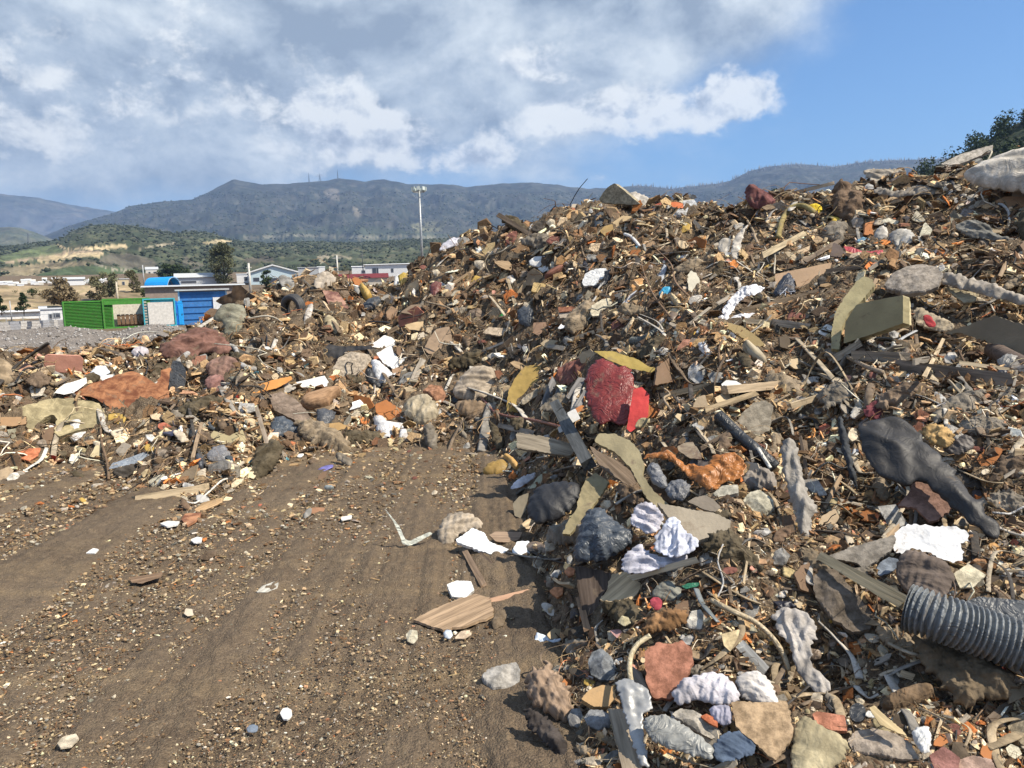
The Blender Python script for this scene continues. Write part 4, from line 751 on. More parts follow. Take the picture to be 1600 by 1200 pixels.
s('rubble_slab','rough crumbly slab in front of the curved grey tub',m_('rock',(.36,.30,.23),.1),[(519,578),(530,560),(548,551),(575,555),(581,563),(570,578),(556,588),(532,590)],'rock',b=.1,w=.05,lm='the crumbly slab')
s('white_plate','white plate with a black smear, upper one of the two below the slope middle',m_('flat',WHT,.12),[(577,541),(600,524),(612,527),(622,536),(606,546),(586,543)],'sheet',n='U',t=.04,lm='the upper white plate')
s('white_plate','jagged bright white plate, lower one of the two below the slope middle',m_('flat',WHT,.05),[(588,552),(600,545),(612,541),(616,552),(624,561),(640,556),(638,566),(616,577),(598,566)],'slab',n='U',t=.06,lm='the jagged white plate')
s('plastic_bowl','crushed white plastic tub left of the jagged white plate',m_('plastic',(.66,.66,.66),.2),[(580,563),(588,561),(604,574),(618,588),(607,598),(592,600),(583,586)],'bag',b=0.18)
s('black_bag','black bag with a pale rim under the crushed white tub',m_('plastic',BLK,.3),[(570,578),(580,575),(588,595),(602,603),(590,608),(576,598)],'bag')
s('cardboard_piece','brown cardboard behind the jagged white plate',m_('flat',(.36,.23,.14),.15),[(612,577),(640,567),(640,580),(625,588),(614,584)],'sheet')
plank('weathered_board','grey weathered board tilted beside the jagged white plate',m_('wood',WOODG,.1),(644,598),(660,563),10,lm='the tilted weathered board')
s('cardboard_sheet','large tan bent cardboard sheet on the slope centre left',m_('flat',(.31,.22,.145),.15),[(662,545),(671,528),(682,514),(702,510),(706,525),(704,550),(690,554),(670,553)],'sheet',n='C',lm='the tan cardboard sheet')
s('red_box','open red-brown cardboard box on the slope above the tan sheet',m_('flat',(.33,.13,.085),.2),[(622,494),(650,478),(660,486),(667,503),(640,506),(624,511)],'thick',n='L',lm='the red-brown box')
s('cardboard_piece','pale tan flap below the red-brown box',m_('flat',(.45,.33,.19),.2),[(632,508),(650,503),(664,502),(671,512),(662,517),(640,515)],'sheet',n='U')
s('dark_board','dark stained lid on top of the red-brown box',m_('flat',(.18,.13,.09),.3),[(626,488),(642,476),(660,475),(662,482),(645,492)],'slab',n='U')
s('orange_board','flat orange-ochre panel left of the white board',m_('flat',(.55,.25,.07),.15),[(392,616),(403,601),(425,594),(455,588),(457,593),(432,607),(404,614)],'sheet',n='U',lm='the orange panel')
s('white_board','clean white rectangular board on the left rubbish',m_('flat',WHT,.02),[(446,601),(507,587),(517,602),(500,606),(450,610)],'slab',n='U',t=.06,rag=0,lm='the white board')
s('stuffed_mat','thick brown-grey mattress slab below the white board',m_('fibre',(.22,.165,.125),.2),[(419,617),(440,612),(463,624),(478,640),(492,664),(485,669),(468,660),(445,649),(428,640)],'thick',n='U',t=.14,lm='the brown mattress slab')
s('log','smooth brown log-shaped bundle below the white board',m_('wood',(.33,.20,.11),.15),[(468,630),(476,620),(505,612),(528,607),(536,614),(520,626),(513,636),(494,641),(472,638)],'log',lm='the brown bundle')
s('black_bag','knotted slate-black plastic bag under the brown mattress slab',m_('plastic',(.065,.08,.10),.08),[(422,662),(430,652),(444,650),(458,660),(480,667),(490,672),(482,678),(462,677),(442,682),(423,681)],'bag',w=0.055,lm='the slate-black bag')
s('black_bag','black bag with pale torn rim right of the slate-black bag',m_('plastic',(.07,.075,.085),.15),[(494,640),(508,638),(525,644),(522,655),(508,668),(498,672)],'bag')
s('black_bag','small black bag knot below the slate-black bag',m_('plastic',(.06,.07,.08),.1),[(482,680),(490,674),(502,680),(500,692),(488,696),(480,690)],'bag')
s('torn_sack','gaping beige sack with a brown inside, right of the centre left rubbish',m_('cloth',(.40,.34,.24),.1),[(630,633),(640,622),(655,616),(672,616),(686,640),(682,655),(668,665),(652,662),(640,652),(632,650)],'bag',b=0.22,lm='the gaping beige sack')
s('sack_lining','rusty brown lining inside the gaping beige sack',m_('cloth',(.22,.11,.05),.2),[(637,632),(648,626),(660,628),(657,640),(650,652),(640,645)],'cloth',lift=.025)
s('brick_lump','rusty brown lump behind the gaping beige sack',m_('rock',(.32,.16,.09),.2),[(660,612),(672,602),(690,604),(697,618),(692,630),(680,628)],'rock')
s('white_plank','white painted plank with a dark end left of the gaping sack',m_('flat',(.68,.67,.65),.15),[(600,657),(635,662),(641,667),(608,671)],'thick',n='U')
s('yellow_plate','twisted ochre plate below the small black knot',m_('flat',(.38,.24,.10),.2),[(505,678),(512,662),(530,660),(548,668),(535,678),(514,688)],'slab',n='C')
s('tile_piece','greenish grey foam block, U-shaped, on the left rubbish edge',m_('flat',FOAM,.2),[(322,686),(334,673),(358,681),(379,671),(386,690),(362,700),(340,690)],'thick',n='U',t=.2,lm='the U-shaped foam block')
s('plastic_bag','crumpled grey plastic bag below the U-shaped foam block',m_('plastic',(.19,.19,.20),.25),[(322,710),(334,698),(350,695),(360,708),(358,722),(338,722),(326,720)],'bag',lm='the crumpled grey bag')
s('tin_can','dark crushed can left of the crumpled grey bag',m_('metal',(.12,.13,.15),.2),[(303,714),(312,708),(320,724),(318,736),(308,734)],'log')
s('yellow_foam','torn cream foam sheet right of the crumpled grey bag',m_('flat',(.66,.57,.38),.05),[(354,727),(361,724),(376,733),(395,729),(404,738),(396,748),(378,742),(360,738)],'sheet',n='U',t=.04,lm='the torn cream foam')
s('concrete_block','small grey block beneath the crumpled grey bag',m_('concrete',(.27,.25,.22),.2),[(326,726),(352,718),(357,722),(357,732),(330,744),(324,740)],'thick',n='L')
plank('wooden_stick','long thin grey stick leaning over the toe of the left rubbish',m_('wood',(.30,.24,.18),.1),(400,635),(431,738),6,lm='the long leaning stick')
plank('timber_beam','pale rounded timber at the tip of the left rubbish',m_('wood',WOODL,.2),(212,782),(326,762),13,th=.8,lm='the pale timber at the left toe')
s('wood_offcut','splintered brown board below the pale timber',m_('wood',(.38,.25,.13),.2),[(304,796),(318,785),(344,778),(348,784),(330,793),(308,801)],'slab',n='U'); s('wood_offcut','orange-brown rusty offcut on the ground under the splintered board',m_('rust',(.36,.17,.08),.2),[(283,816),(290,806),(315,805),(310,815),(293,825)],'slab',n='G')
tube('cable','white bent cable loop over the pale timber',m_('plastic',(.7,.67,.6),.1),[(285,782),(305,786),(325,770),(345,752),(355,748)],1.4,lm='the white cable loop')
s('blue_plate','dark navy oval plate on the rubble left of the toe',m_('plastic',(.04,.05,.10),.1),[(254,679),(264,672),(277,673),(279,677),(268,682)],'slab',n='G')
s('slate_sheet','blue-grey bent sheet lying flat on the dirt left of the toe',m_('plastic',(.20,.23,.27),.15),[(170,732),(176,724),(200,716),(226,706),(237,712),(224,722),(196,727),(172,733)],'sheet',n='U',lm='the blue-grey sheet')
s('orange_tile','bright orange broken tile near the left edge of the dirt',m_('concrete',(.55,.19,.09),.05),[(28,706),(48,700),(64,700),(60,711),(46,720),(30,716)],'slab',n='U',lm='the orange tile')
tube('plastic_strip','curled off-white plastic strip right of the orange tile',m_('plastic',(.68,.65,.58),.1),[(36,737),(46,730),(64,718),(73,700)],2.6,flat=.3,lm='the curled white strip')
s('stone','rounded white stone at the lower left edge of the rubbish',m_('rock',(.62,.58,.5),.1),[(10,748),(16,741),(26,738),(31,743),(26,751),(14,755)],'rock',n='C')
s('foam_leaf','yellowish bent foam piece on the dirt right of the orange tile',m_('flat',(.46,.39,.24),.15),[(140,714),(148,698),(158,690),(163,705),(152,715)],'sheet',n='U')
s('white_chip','small white plate on the dirt below the rusty sheet',m_('flat',WHT,.02),[(207,693),(228,693),(226,699),(212,699)],'slab',n='G',reg=False); s('white_chip','flat white chip at the tip of the left rubbish',m_('flat',WHT,.02),[(250,822),(262,818),(281,819),(278,824),(262,827)],'slab',n='G')
s('white_chip','white chip on the dirt right of the tip of the left rubbish',m_('flat',WHT,.02),[(298,848),(308,843),(316,845),(315,852),(304,853)],'slab',n='G'); s('white_chip','lone white flake on the open dirt at the left',m_('flat',WHT,.02),[(134,869),(146,861),(155,863),(150,869)],'slab',n='G',reg=False)
s('purple_packet','small violet-blue packet on the dirt in front of the left rubbish',m_('plastic',(.16,.15,.40),.05),[(496,737),(508,731),(522,729),(520,734),(506,740)],'cloth',n='G'); s('metal_tube','short silvery tube on the dirt below the violet packet',m_('metal',(.45,.5,.5),.1),[(505,760),(522,759),(522,765),(507,765)],'log',n='C')
s('white_card','small white card on the open dirt left of the bent white strip',m_('flat',WHT,.0),[(533,812),(550,809),(550,814),(534,817)],'slab',n='G',reg=False); s('bark_piece','thin brown bark flake on the dirt in front of the left rubbish',m_('wood',(.25,.13,.07),.2),[(473,801),(488,793),(508,793),(506,799),(490,803)],'sheet',n='U')
s('bark_piece','long dark bark flake on the dirt at centre left',m_('wood',(.19,.12,.07),.2),[(203,909),(215,906),(255,899),(252,907),(222,917),(206,915)],'sheet',n='G'); s('grey_splinter','pale grey board splinter on the open dirt',m_('wood',(.46,.44,.38),.1),[(401,931),(410,921),(436,912),(434,924),(418,931)],'slab',n='G',t=.05,reg=False)
s('white_disc','small round white lid on the dirt near the bottom',m_('flat',WHT,.0),[(438,1122),(442,1115),(449,1113),(456,1117),(457,1125),(451,1132),(443,1131)],'slab',n='G',t=.12,rag=0,reg=False); s('chip','cream flat chip on the dirt at the bottom left',m_('concrete',CREAM,.05),[(90,1170),(98,1160),(120,1154),(124,1162),(112,1174),(96,1177)],'slab',n='G')
s('clod','small crushed grey-blue rag on the dirt left of the white lid',m_('cloth',BLUEG,.3),[(384,1138),(392,1131),(404,1134),(402,1144),(388,1146)],'cloth',n='U')
# -- crest and upper slope
s('concrete_slab','tilted thick slab poking above the mound crest with a dark shaded face',m_('concrete',(.36,.31,.21),.1),[(936,311),(943,300),(950,292),(960,286),(972,295),(985,306),(1000,319),(985,320),(940,317)],'thick',n='L',t=.35,rag=.005,lift=.02,lm='the tilted slab on the crest')
s('film_bundle','lilac-white film bundle at the left shoulder of the big mound',m_('plastic',(.58,.57,.62),.2),[(685,392),(692,380),(708,371),(728,373),(722,381),(700,388)],'cloth',lm='the film bundle on the left shoulder')
s('foam_chunk','white foam chunk on the upper slope below the shoulder',m_('flat',WHT,.05),[(826,409),(835,402),(851,401),(855,410),(842,418),(829,415)],'rock',b=.12,lm='the white foam chunk'); s('foam_chunk','small white foam chunk just under the bigger white foam chunk',m_('flat',WHT,.1),[(840,419),(854,415),(858,420),(848,426)],'slab')
s('red_log','dark red grooved log right of the white foam chunk',m_('wood',(.21,.09,.06),.15),[(849,435),(860,424),(880,415),(885,420),(873,430),(856,438)],'log')
s('cardboard_tube','broken tan cardboard tube standing on the upper slope',m_('flat',(.32,.24,.15),.15),[(820,446),(824,426),(834,419),(846,427),(852,440),(844,450),(832,446)],'sheet',n='L',t=.06,w=.08,lm='the broken cardboard tube'); s('wood_block','yellow wooden block at the foot of the broken cardboard tube',m_('wood',(.52,.37,.16),.1),[(830,455),(834,441),(852,443),(850,452),(845,458)],'thick',n='C')
s('foam_board','white foam board with black stains on the upper slope',m_('plastic',(.72,.72,.70),.12),[(909,441),(915,427),(930,420),(946,419),(951,424),(944,440),(928,446),(913,447)],'slab',lm='the stained white foam board'); s('black_bag','black bag tucked behind the stained white foam board',m_('plastic',BLK,.2),[(944,424),(956,420),(960,434),(948,448),(925,452),(930,446),(944,440)],'bag')
s('plaster_piece','pale yellow plaster piece below the stained foam board',m_('concrete',(.56,.50,.37),.1),[(921,491),(925,477),(940,468),(955,465),(958,480),(944,492),(926,494)],'slab',n='U',lm='the pale plaster piece'); s('metal_plate','angular light grey plate right of the pale plaster piece',m_('flat',(.40,.40,.42),.1),[(969,477),(984,461),(996,452),(992,467),(977,475)],'stiff',n='U')
s('white_leaf','white leaf-shaped plastic on the slope left of the plaster piece',m_('plastic',(.72,.73,.77),.05),[(871,513),(884,499),(894,493),(899,498),(890,508),(878,514)],'sheet',n='U',lm='the white leaf-shaped plastic')
s('stone_slab','broken beige slab on the middle slope left of the white leaf',m_('concrete',(.42,.34,.25),.1),[(754,520),(763,511),(793,513),(798,520),(780,525)],'slab',n='U'); s('board_piece','small square brown board left of the white leaf-shaped plastic',m_('flat',(.27,.17,.11),.2),[(833,504),(853,503),(856,517),(842,525),(833,520)],'sheet')
s('brick','long brick-red brick above the white leaf-shaped plastic',m_('concrete',(.33,.14,.08),.2),[(872,480),(902,478),(904,484),(873,488)],'thick',n='C'); s('concrete_chunk','beige block under the long brick-red brick',m_('concrete',(.5,.42,.33),.2),[(872,489),(900,486),(897,495),(875,497)],'thick')
s('black_bag','cracked shiny black bag in the middle of the slope',m_('plastic',BAGB,.2),[(808,487),(818,478),(832,482),(836,500),(826,512),(811,506)],'bag',lm='the cracked black bag'); s('green_bottle','crushed green bottle left of the cracked black bag',m_('plastic',(.02,.22,.04),.1),[(779,494),(785,489),(791,492),(790,498),(781,499)],'bag')
s('red_roll','dark red roll above the red-brown box',m_('plastic',(.16,.05,.04),.2),[(671,447),(680,439),(690,442),(689,458),(679,468),(673,460)],'bag'); s('yellow_bag','ochre yellow bag at the left end of the big mound',m_('plastic',(.48,.33,.06),.2),[(621,431),(631,425),(640,430),(638,440),(626,446)],'bag',lm='the ochre bag')
s('white_rag','white plastic strip left of the ochre bag',m_('plastic',(.68,.68,.66),.1),[(615,449),(617,432),(624,428),(622,447)],'cloth'); s('round_stone','brown dome-shaped lump on the middle slope',m_('rock',(.20,.15,.11),.3),[(727,500),(733,487),(748,482),(757,490),(756,499)],'rock'); s('bucket_base','small white bucket on the upper middle slope',m_('plastic',(.6,.56,.52),.2),[(790,441),(793,432),(801,430),(806,438),(799,444)],'rock')
plank('timber_plank','tan plank on the upper left slope of the big mound',m_('wood',WOODM,.1),(708,443),(736,425),5); plank('timber_plank','grey curved plank left of the tan plank',m_('wood',WOODG,.2),(670,440),(701,429),4); plank('timber_plank','short tan batten at the foot of the broken cardboard tube',m_('wood',WOODL,.1),(809,460),(823,440),6)
plank('timber_plank','pale plank in the middle of the slope below the stone slab',m_('wood',WOODM,.1),(777,550),(803,527),8); plank('white_batten','thin white batten left of the pale mid-slope plank',m_('flat',(.6,.57,.5),.1),(750,550),(786,535),3); plank('timber_plank','long pale splintered plank right of the white leaf',m_('wood',(.52,.43,.3),.1),(893,530),(942,514),6)
s('cream_board','cream foam panel standing on the right upper slope',m_('flat',(.66,.60,.46),.12),[(1074,431),(1080,422),(1088,426),(1093,437),(1091,453),(1084,459),(1075,453)],'slab',rag=.03,lm='the cream panel'); s('blue_bag','small crumpled turquoise-blue bag on the slope',m_('plastic',(.05,.36,.58),.05),[(1029,458),(1036,449),(1048,447),(1053,456),(1042,464),(1031,463)],'bag',lm='the turquoise bag')
s('plastic_film','translucent grey-white film hanging above the turquoise bag',m_('plastic',(.48,.50,.54),.25),[(1022,446),(1029,428),(1038,412),(1043,417),(1037,435),(1028,448)],'cloth'); s('yellow_pipe','pale yellow funnel right below the turquoise bag',m_('plastic',(.56,.44,.25),.2),[(1045,463),(1054,460),(1067,477),(1061,484),(1052,474)],'log')
s('ribbon_tangle','tangle of white ribbons spilling down the right slope',m_('plastic',(.74,.73,.74),.02),[(1121,502),(1130,482),(1142,465),(1158,450),(1180,444),(1196,450),(1180,461),(1165,464),(1152,476),(1140,492),(1136,502)],'cloth',w=0.110,wf=4.6,ax=1.2,lm='the white ribbon tangle'); s('ribbon_tangle','short lower tuft of white ribbon under the main tangle',m_('plastic',(.68,.67,.68),.1),[(1136,497),(1158,490),(1180,489),(1170,497),(1145,502)],'cloth')
s('cardboard_sheet','flat light brown cardboard panel with a notch on the right slope',m_('flat',(.46,.31,.19),.05),[(1211,428),(1262,418),(1300,410),(1297,420),(1275,440),(1248,456),(1243,440),(1234,426),(1224,431),(1212,446)],'stiff',n='C',rag=.004,lm='the notched cardboard panel')
s('wire_cage','dark mesh grille bulging out of the notched cardboard panel',m_('plastic',(.035,.04,.055),.1),[(1209,456),(1224,431),(1233,426),(1241,438),(1243,458),(1226,462),(1211,463)],'bag',b=.15,w=0.011,lift=.012,lm='the dark grille')
for k,(a,b) in enumerate([((1213,455),(1236,430)),((1218,462),(1241,438)),((1211,450),(1242,446)),((1218,441),(1241,436)),((1211,459),(1243,455)),((1227,462),(1229,430)),((1236,460),(1237,430)),((1219,461),(1221,437))]): tube('mesh_wire','pale wire across the dark grille of the notched cardboard panel',m_('plastic',(.5,.53,.6),0),[a,((a[0]+b[0])/2,(a[1]+b[1])/2),b],.5,lift=.16,k=5,group='pale wires of the dark grille',cat='wire')
plank('timber_beam','long dark timber under the notched cardboard panel',m_('wood',(.20,.15,.10),.2),(1148,490),(1300,452),10,lm='the long dark timber'); plank('timber_beam','light timber slanting up on the right upper slope',m_('wood',(.38,.31,.20),.1),(1190,400),(1256,365),8,lm='the light slanting timber'); plank('timber_plank','short tan plank below the light slanting timber',m_('wood',(.50,.38,.25),.1),(1245,396),(1268,386),6)
tube('hanging_cord','pale cord hanging down from the light slanting timber',m_('cloth',(.5,.45,.36),.1),[(1209,385),(1211,402),(1210,420),(1210,428)],1.2,lift=.1); s('rag','white twisted rag left of the light slanting timber',m_('cloth',(.58,.53,.45),.2),[(1121,382),(1128,372),(1142,372),(1141,388),(1134,399),(1124,396)],'cloth',lm='the white twisted rag'); s('rag','white rag loop hanging next to the white twisted rag',m_('cloth',(.58,.53,.46),.2),[(1141,400),(1146,372),(1160,358),(1172,348),(1160,368),(1158,392),(1152,407),(1144,406)],'cloth')
s('sack','maroon and brown sack standing on the crest of the big mound',m_('cloth',(.17,.065,.06),.3),[(1163,297),(1170,290),(1179,289),(1190,296),(1210,309),(1215,320),(1200,326),(1180,327),(1168,318)],'bag',b=0.22,lm='the maroon sack'); s('orange_sheet','bright orange sheet on the crest right of the tilted slab',m_('flat',(.55,.16,.06),.1),[(1040,317),(1055,315),(1067,318),(1070,328),(1055,325)],'sheet',n='U',lm='the orange sheet'); s('red_sheet','dark orange-red scrap left of the bright orange sheet',m_('flat',(.42,.08,.04),.2),[(1022,320),(1032,316),(1040,320),(1034,324)],'sheet',n='U')
s('white_block','pale block on the crest directly right of the orange sheet',m_('concrete',(.50,.50,.49),.1),[(1067,313),(1085,312),(1090,321),(1076,334),(1070,331)],'thick'); s('cream_slab','cream slab on the crest behind the pale block',m_('concrete',(.46,.40,.28),.1),[(1060,314),(1084,311),(1089,318),(1075,322)],'thick',n='U'); s('yellow_rag','vivid yellow rag near the right crest, upper one',m_('cloth',(.72,.50,.03),.02),[(1256,323),(1268,319),(1280,318),(1286,327),(1283,340),(1272,337)],'cloth',lm='the vivid yellow rag'); s('yellow_rag','dirty yellow rag lower right of the vivid yellow rag',m_('cloth',(.60,.43,.08),.15),[(1291,338),(1304,337),(1318,344),(1314,357),(1300,350)],'cloth')
tube('yellow_net','twisted yellowish netting running left from the vivid yellow rag',m_('cloth',(.34,.27,.11),.4),[(1216,372),(1222,345),(1236,325),(1256,322),(1272,332)],4); tube('white_pipe','short curved white pipe on the slope below the tilted slab',m_('plastic',(.72,.71,.68),.1),[(976,366),(984,369),(992,376),(999,385)],2.6,lm='the curved white pipe'); s('mustard_box','mustard yellow box on the upper slope below the tilted slab',m_('flat',(.42,.28,.11),.15),[(937,361),(945,353),(957,350),(960,365),(947,370)],'thick',lm='the mustard box'); s('tan_board','tan curved panel right of the mustard box',m_('flat',(.42,.31,.17),.1),[(957,348),(973,337),(988,338),(992,347),(976,352),(962,355)],'slab',n='U')
tube('ribbed_hose','dark ribbed hose bent on the middle right slope',m_('plastic',(.11,.12,.11),.2),[(988,533),(1003,532),(1018,524),(1032,515)],6.5,ribs=14,k=12,lm='the small ribbed hose'); s('leather_flap','curved ochre leather flap on the right slope',m_('flat',(.30,.22,.10),.15),[(1112,504),(1130,502),(1160,510),(1182,525),(1195,537),(1182,545),(1165,531),(1140,515)],'slab',n='U',t=.07,lm='the ochre flap'); s('log','pale log lying below the ochre flap',m_('wood',(.38,.32,.22),.15),[(1157,541),(1168,534),(1186,550),(1202,567),(1192,576),(1172,561)],'log'); plank('timber_block','short pale timber right of the ochre flap',m_('wood',(.40,.34,.26),.1),(1206,503),(1264,511),10)
plank('timber_block','longer grey timber directly behind the short pale timber',m_('wood',(.28,.24,.18),.2),(1150,500),(1212,505),8); s('terracotta_piece','salmon broken tile below the ribbed hose',m_('concrete',(.42,.20,.13),.15),[(1058,545),(1068,530),(1082,530),(1077,542),(1062,551)],'slab'); s('white_crumple','dirty white crumple below the ribbed hose',m_('cloth',(.5,.47,.42),.3),[(1028,548),(1034,542),(1046,545),(1050,556),(1034,556)],'cloth')
tube('branch','long bare brown branch rising through the slope, left one',m_('wood',(.19,.12,.07),.1),[(1046,494),(1022,462),(1008,432),(1000,400)],1.6,lift=.12,taper=.4); tube('branch','bare branch reaching up to the crest side, right one',m_('wood',(.24,.15,.09),.1),[(1075,462),(1055,440),(1048,412),(1024,388)],1.7,lift=.12,taper=.4); tube('branch','thin forked branch leaning left beside the left bare branch',m_('wood',(.2,.13,.08),.1),[(1015,446),(1004,432),(992,421)],1.1,lift=.12,taper=.4)
# -- right crest
s('canvas_sheet','stiff pale canvas edge curling up on the right crest',m_('cloth',(.42,.36,.28),.15),[(1346,268),(1362,263),(1380,264),(1405,264),(1420,268),(1396,271),(1380,277),(1372,290),(1362,298),(1361,280)],'cloth',b=.06,lm='the curling canvas'); s('canvas_sheet','grey canvas lip bulging under the curling canvas',m_('cloth',(.34,.30,.25),.25),[(1362,300),(1374,290),(1390,298),(1410,299),(1430,289),(1452,289),(1470,294),(1470,303),(1440,304),(1400,309),(1375,304)],'cloth')
s('fibre_mat','shaggy brown fibre mat standing on the right crest',m_('fibre',(.16,.105,.065),.1),[(1300,322),(1303,292),(1316,280),(1330,292),(1349,306),(1354,326),(1335,342),(1318,345),(1305,337)],'fur',lm='the shaggy fibre mat'); plank('timber_plank','long pale plank on the skyline left of the shaggy fibre mat',m_('wood',(.44,.37,.28),.1),(1234,303),(1303,286),5)
s('bulk_bag','big slumped off-white bulk bag at the right edge of the crest',m_('cloth',(.60,.55,.47),.12),[(1503,274),(1520,262),(1545,250),(1580,238),(1620,228),(1690,225),(1720,260),(1690,300),(1620,305),(1590,300),(1560,297),(1535,292),(1515,284)],'bag',b=0.18,w=0.028,lift=.03,lm='the off-white bulk bag'); s('concrete_plate','pale broken concrete plate on the crest above the bulk bag',m_('concrete',(.46,.41,.34),.15),[(1470,256),(1500,241),(1530,232),(1552,226),(1550,236),(1520,248),(1485,262)],'slab',n='U',lift=.02)
s('round_stone','round grey-brown stone left of the pale bags on the right slope',m_('rock',(.36,.30,.24),.15),[(1330,346),(1337,337),(1350,338),(1353,351),(1346,358),(1333,356)],'rock',lm='the round stone'); s('cement_bag','lumpy grey-white cement bag on the right upper slope',m_('cloth',(.46,.44,.40),.1),[(1386,378),(1390,364),(1404,358),(1420,357),(1430,368),(1437,376),(1424,385),(1400,388)],'bag',lm='the cement bag'); s('cement_bag','smaller white cement bag left of the lumpy one',m_('cloth',(.55,.51,.45),.1),[(1364,372),(1371,355),(1384,352),(1389,368),(1381,378)],'bag')
s('plaster_piece','pale yellow triangular plaster piece right of the cement bag',m_('concrete',(.62,.57,.42),.05),[(1437,366),(1445,346),(1457,359),(1450,372),(1438,374)],'slab',lm='the triangular plaster piece'); s('plaster_piece','pale cream wedge above the cement bags',m_('concrete',(.6,.55,.42),.1),[(1378,344),(1388,340),(1407,346),(1396,352),(1382,351)],'slab',n='U'); s('plaster_piece','upright cream shard above the triangular plaster piece',m_('concrete',(.52,.46,.34),.15),[(1424,343),(1432,328),(1440,336),(1447,346),(1436,347)],'slab')
s('red_plastic','bent raspberry-red plastic panel on the right slope',m_('plastic',(.48,.07,.08),.15),[(1318,384),(1332,386),(1345,392),(1360,393),(1380,390),(1381,405),(1362,400),(1342,398),(1322,392)],'sheet',lm='the raspberry-red panel'); s('blue_scrap','light blue film scrap above the raspberry-red panel',m_('plastic',(.16,.32,.45),.1),[(1337,376),(1349,370),(1361,374),(1356,381),(1342,381)],'cloth'); s('dark_board','dark brown board leaning left of the raspberry-red panel',m_('flat',(.16,.12,.10),.2),[(1297,400),(1302,379),(1313,383),(1322,398),(1316,402)],'slab')
s('grey_tarp','stiff dark grey-green tarp folded on the far right slope',m_('cloth',(.17,.165,.145),.2),[(1489,355),(1505,346),(1522,343),(1545,350),(1556,369),(1600,376),(1580,381),(1540,373),(1515,372)],'cloth',b=.08,lm='the stiff grey tarp'); s('orange_board','rounded light orange board at the right edge below the bulk bag',m_('flat',(.44,.26,.14),.1),[(1555,314),(1570,307),(1610,307),(1615,322),(1578,326),(1562,321)],'slab',n='C',lm='the light orange board')
s('rock_slab','big rounded grey-brown rock slab overhanging on the right',m_('rock',(.33,.285,.235),.05),[(1381,448),(1393,431),(1415,419),(1440,415),(1462,419),(1474,430),(1466,450),(1442,460),(1412,462),(1391,455)],'rock',b=.12,w=.03,lift=.03,lm='the big rock slab'); s('mattress_cover','long sagging grey-beige mattress cover right of the big rock slab',m_('cloth',(.39,.345,.29),.1),[(1468,442),(1475,424),(1500,431),(1540,440),(1580,455),(1625,470),(1625,486),(1575,471),(1540,461),(1500,450),(1482,446)],'cloth',b=.1,lift=.03,lm='the sagging mattress cover')
s('mattress_piece','pale stained side of a mattress hanging beneath the sagging cover',m_('fibre',(.42,.36,.24),.2),[(1475,448),(1490,450),(1530,459),(1523,471),(1507,473),(1490,461)],'slab',lift=.02)
s('foam_slab','tall curved khaki foam slab left of the square foam block',m_('flat',(.36,.31,.17),.15),[(1311,546),(1298,545),(1299,522),(1304,490),(1318,466),(1338,440),(1350,431),(1363,436),(1366,446),(1346,470),(1325,490),(1316,510),(1313,530)],'thick',n='C',t=.2,w=.02,lift=.02,lm='the tall curved foam slab')
t_=s('foam_block','large square khaki foam block on the right slope',m_('flat',(.33,.285,.16),.12),[(1318,537),(1321,503),(1338,476),(1362,470),(1411,461),(1411,505),(1375,518),(1335,531)],'thick',n='L',t=.35,w=.006,rag=.002,lift=.03,lm='the square foam block'); s('foam_block_lit_side','sunlit right side of the square foam block, coloured a brighter cream',m_('flat',(.52,.44,.25),.1),[(1411,462),(1422,470),(1424,508),(1411,506)],'thick',n='R',lift=.04)  # block's right face as its own piece, sunlight put into its paler cream
s('foam_board','wide brown-grey foam panel at the right edge under the dark hollow',m_('flat',(.25,.205,.14),.15),[(1462,525),(1490,515),(1525,503),(1555,493),(1580,502),(1625,514),(1625,566),(1588,558),(1545,535),(1500,520)],'slab',n='L',lift=.04,lm='the wide foam panel'); s('red_rag','crimson rag stuck in a pale sack right of the square foam block',m_('cloth',(.42,.045,.05),.1),[(1440,496),(1449,490),(1460,500),(1463,512),(1448,511)],'cloth',lift=.03); s('sack','pale torn sack around the crimson rag',m_('cloth',(.40,.33,.23),.2),[(1424,487),(1436,478),(1455,489),(1480,500),(1492,507),(1490,516),(1465,518),(1440,513),(1428,500)],'cloth',lift=.01)
pts=[(1385+11*math.cos(a),538+9*math.sin(a)) for a in np.linspace(0,6.1,14)]; tube('pipe_ring','white plastic pipe ring below the square foam block',m_('plastic',(.50,.47,.40),.1),pts,2.6,lift=.04,smoothz=False,lm='the white pipe ring'); tube('grey_pipe','light grey plastic strip right of the white pipe ring',m_('plastic',(.42,.43,.44),.1),[(1396,539),(1412,527),(1431,517)],3,flat=.4,lift=.04)
plank('timber_beam','thick grey timber stub under the white pipe ring',m_('wood',(.24,.20,.15),.1),(1341,556),(1422,560),15,th=.8,lift=.05,lm='the grey timber stub'); plank('timber_plank','long dark plank running right below the grey timber stub',m_('wood',(.19,.155,.12),.1),(1405,572),(1577,594),17,lift=.03,lm='the long dark plank'); plank('timber_plank','thin pale lath on top of the long dark plank',m_('wood',(.42,.35,.24),.1),(1497,566),(1576,577),5,lift=.08)
plank('timber_plank','pale broken lath crossing left of the grey timber stub',m_('wood',(.36,.30,.22),.1),(1305,560),(1345,535),10,lift=.04); tube('root','twisted pale root left of the grey timber stub',m_('wood',(.30,.23,.16),.1),[(1312,552),(1335,563),(1352,572),(1378,582)],3.2,lift=.05); tube('log','smooth dark brown log at the right edge',m_('wood',(.12,.085,.065),.1),[(1552,546),(1580,562),(1625,585)],12,k=14,lift=.06,lm='the dark log at the right edge'); s('stone','white lump of plaster on the long dark plank',m_('rock',(.50,.46,.40),.1),[(1475,560),(1482,551),(1492,551),(1498,560),(1492,569),(1478,568)],'rock',lift=.03)
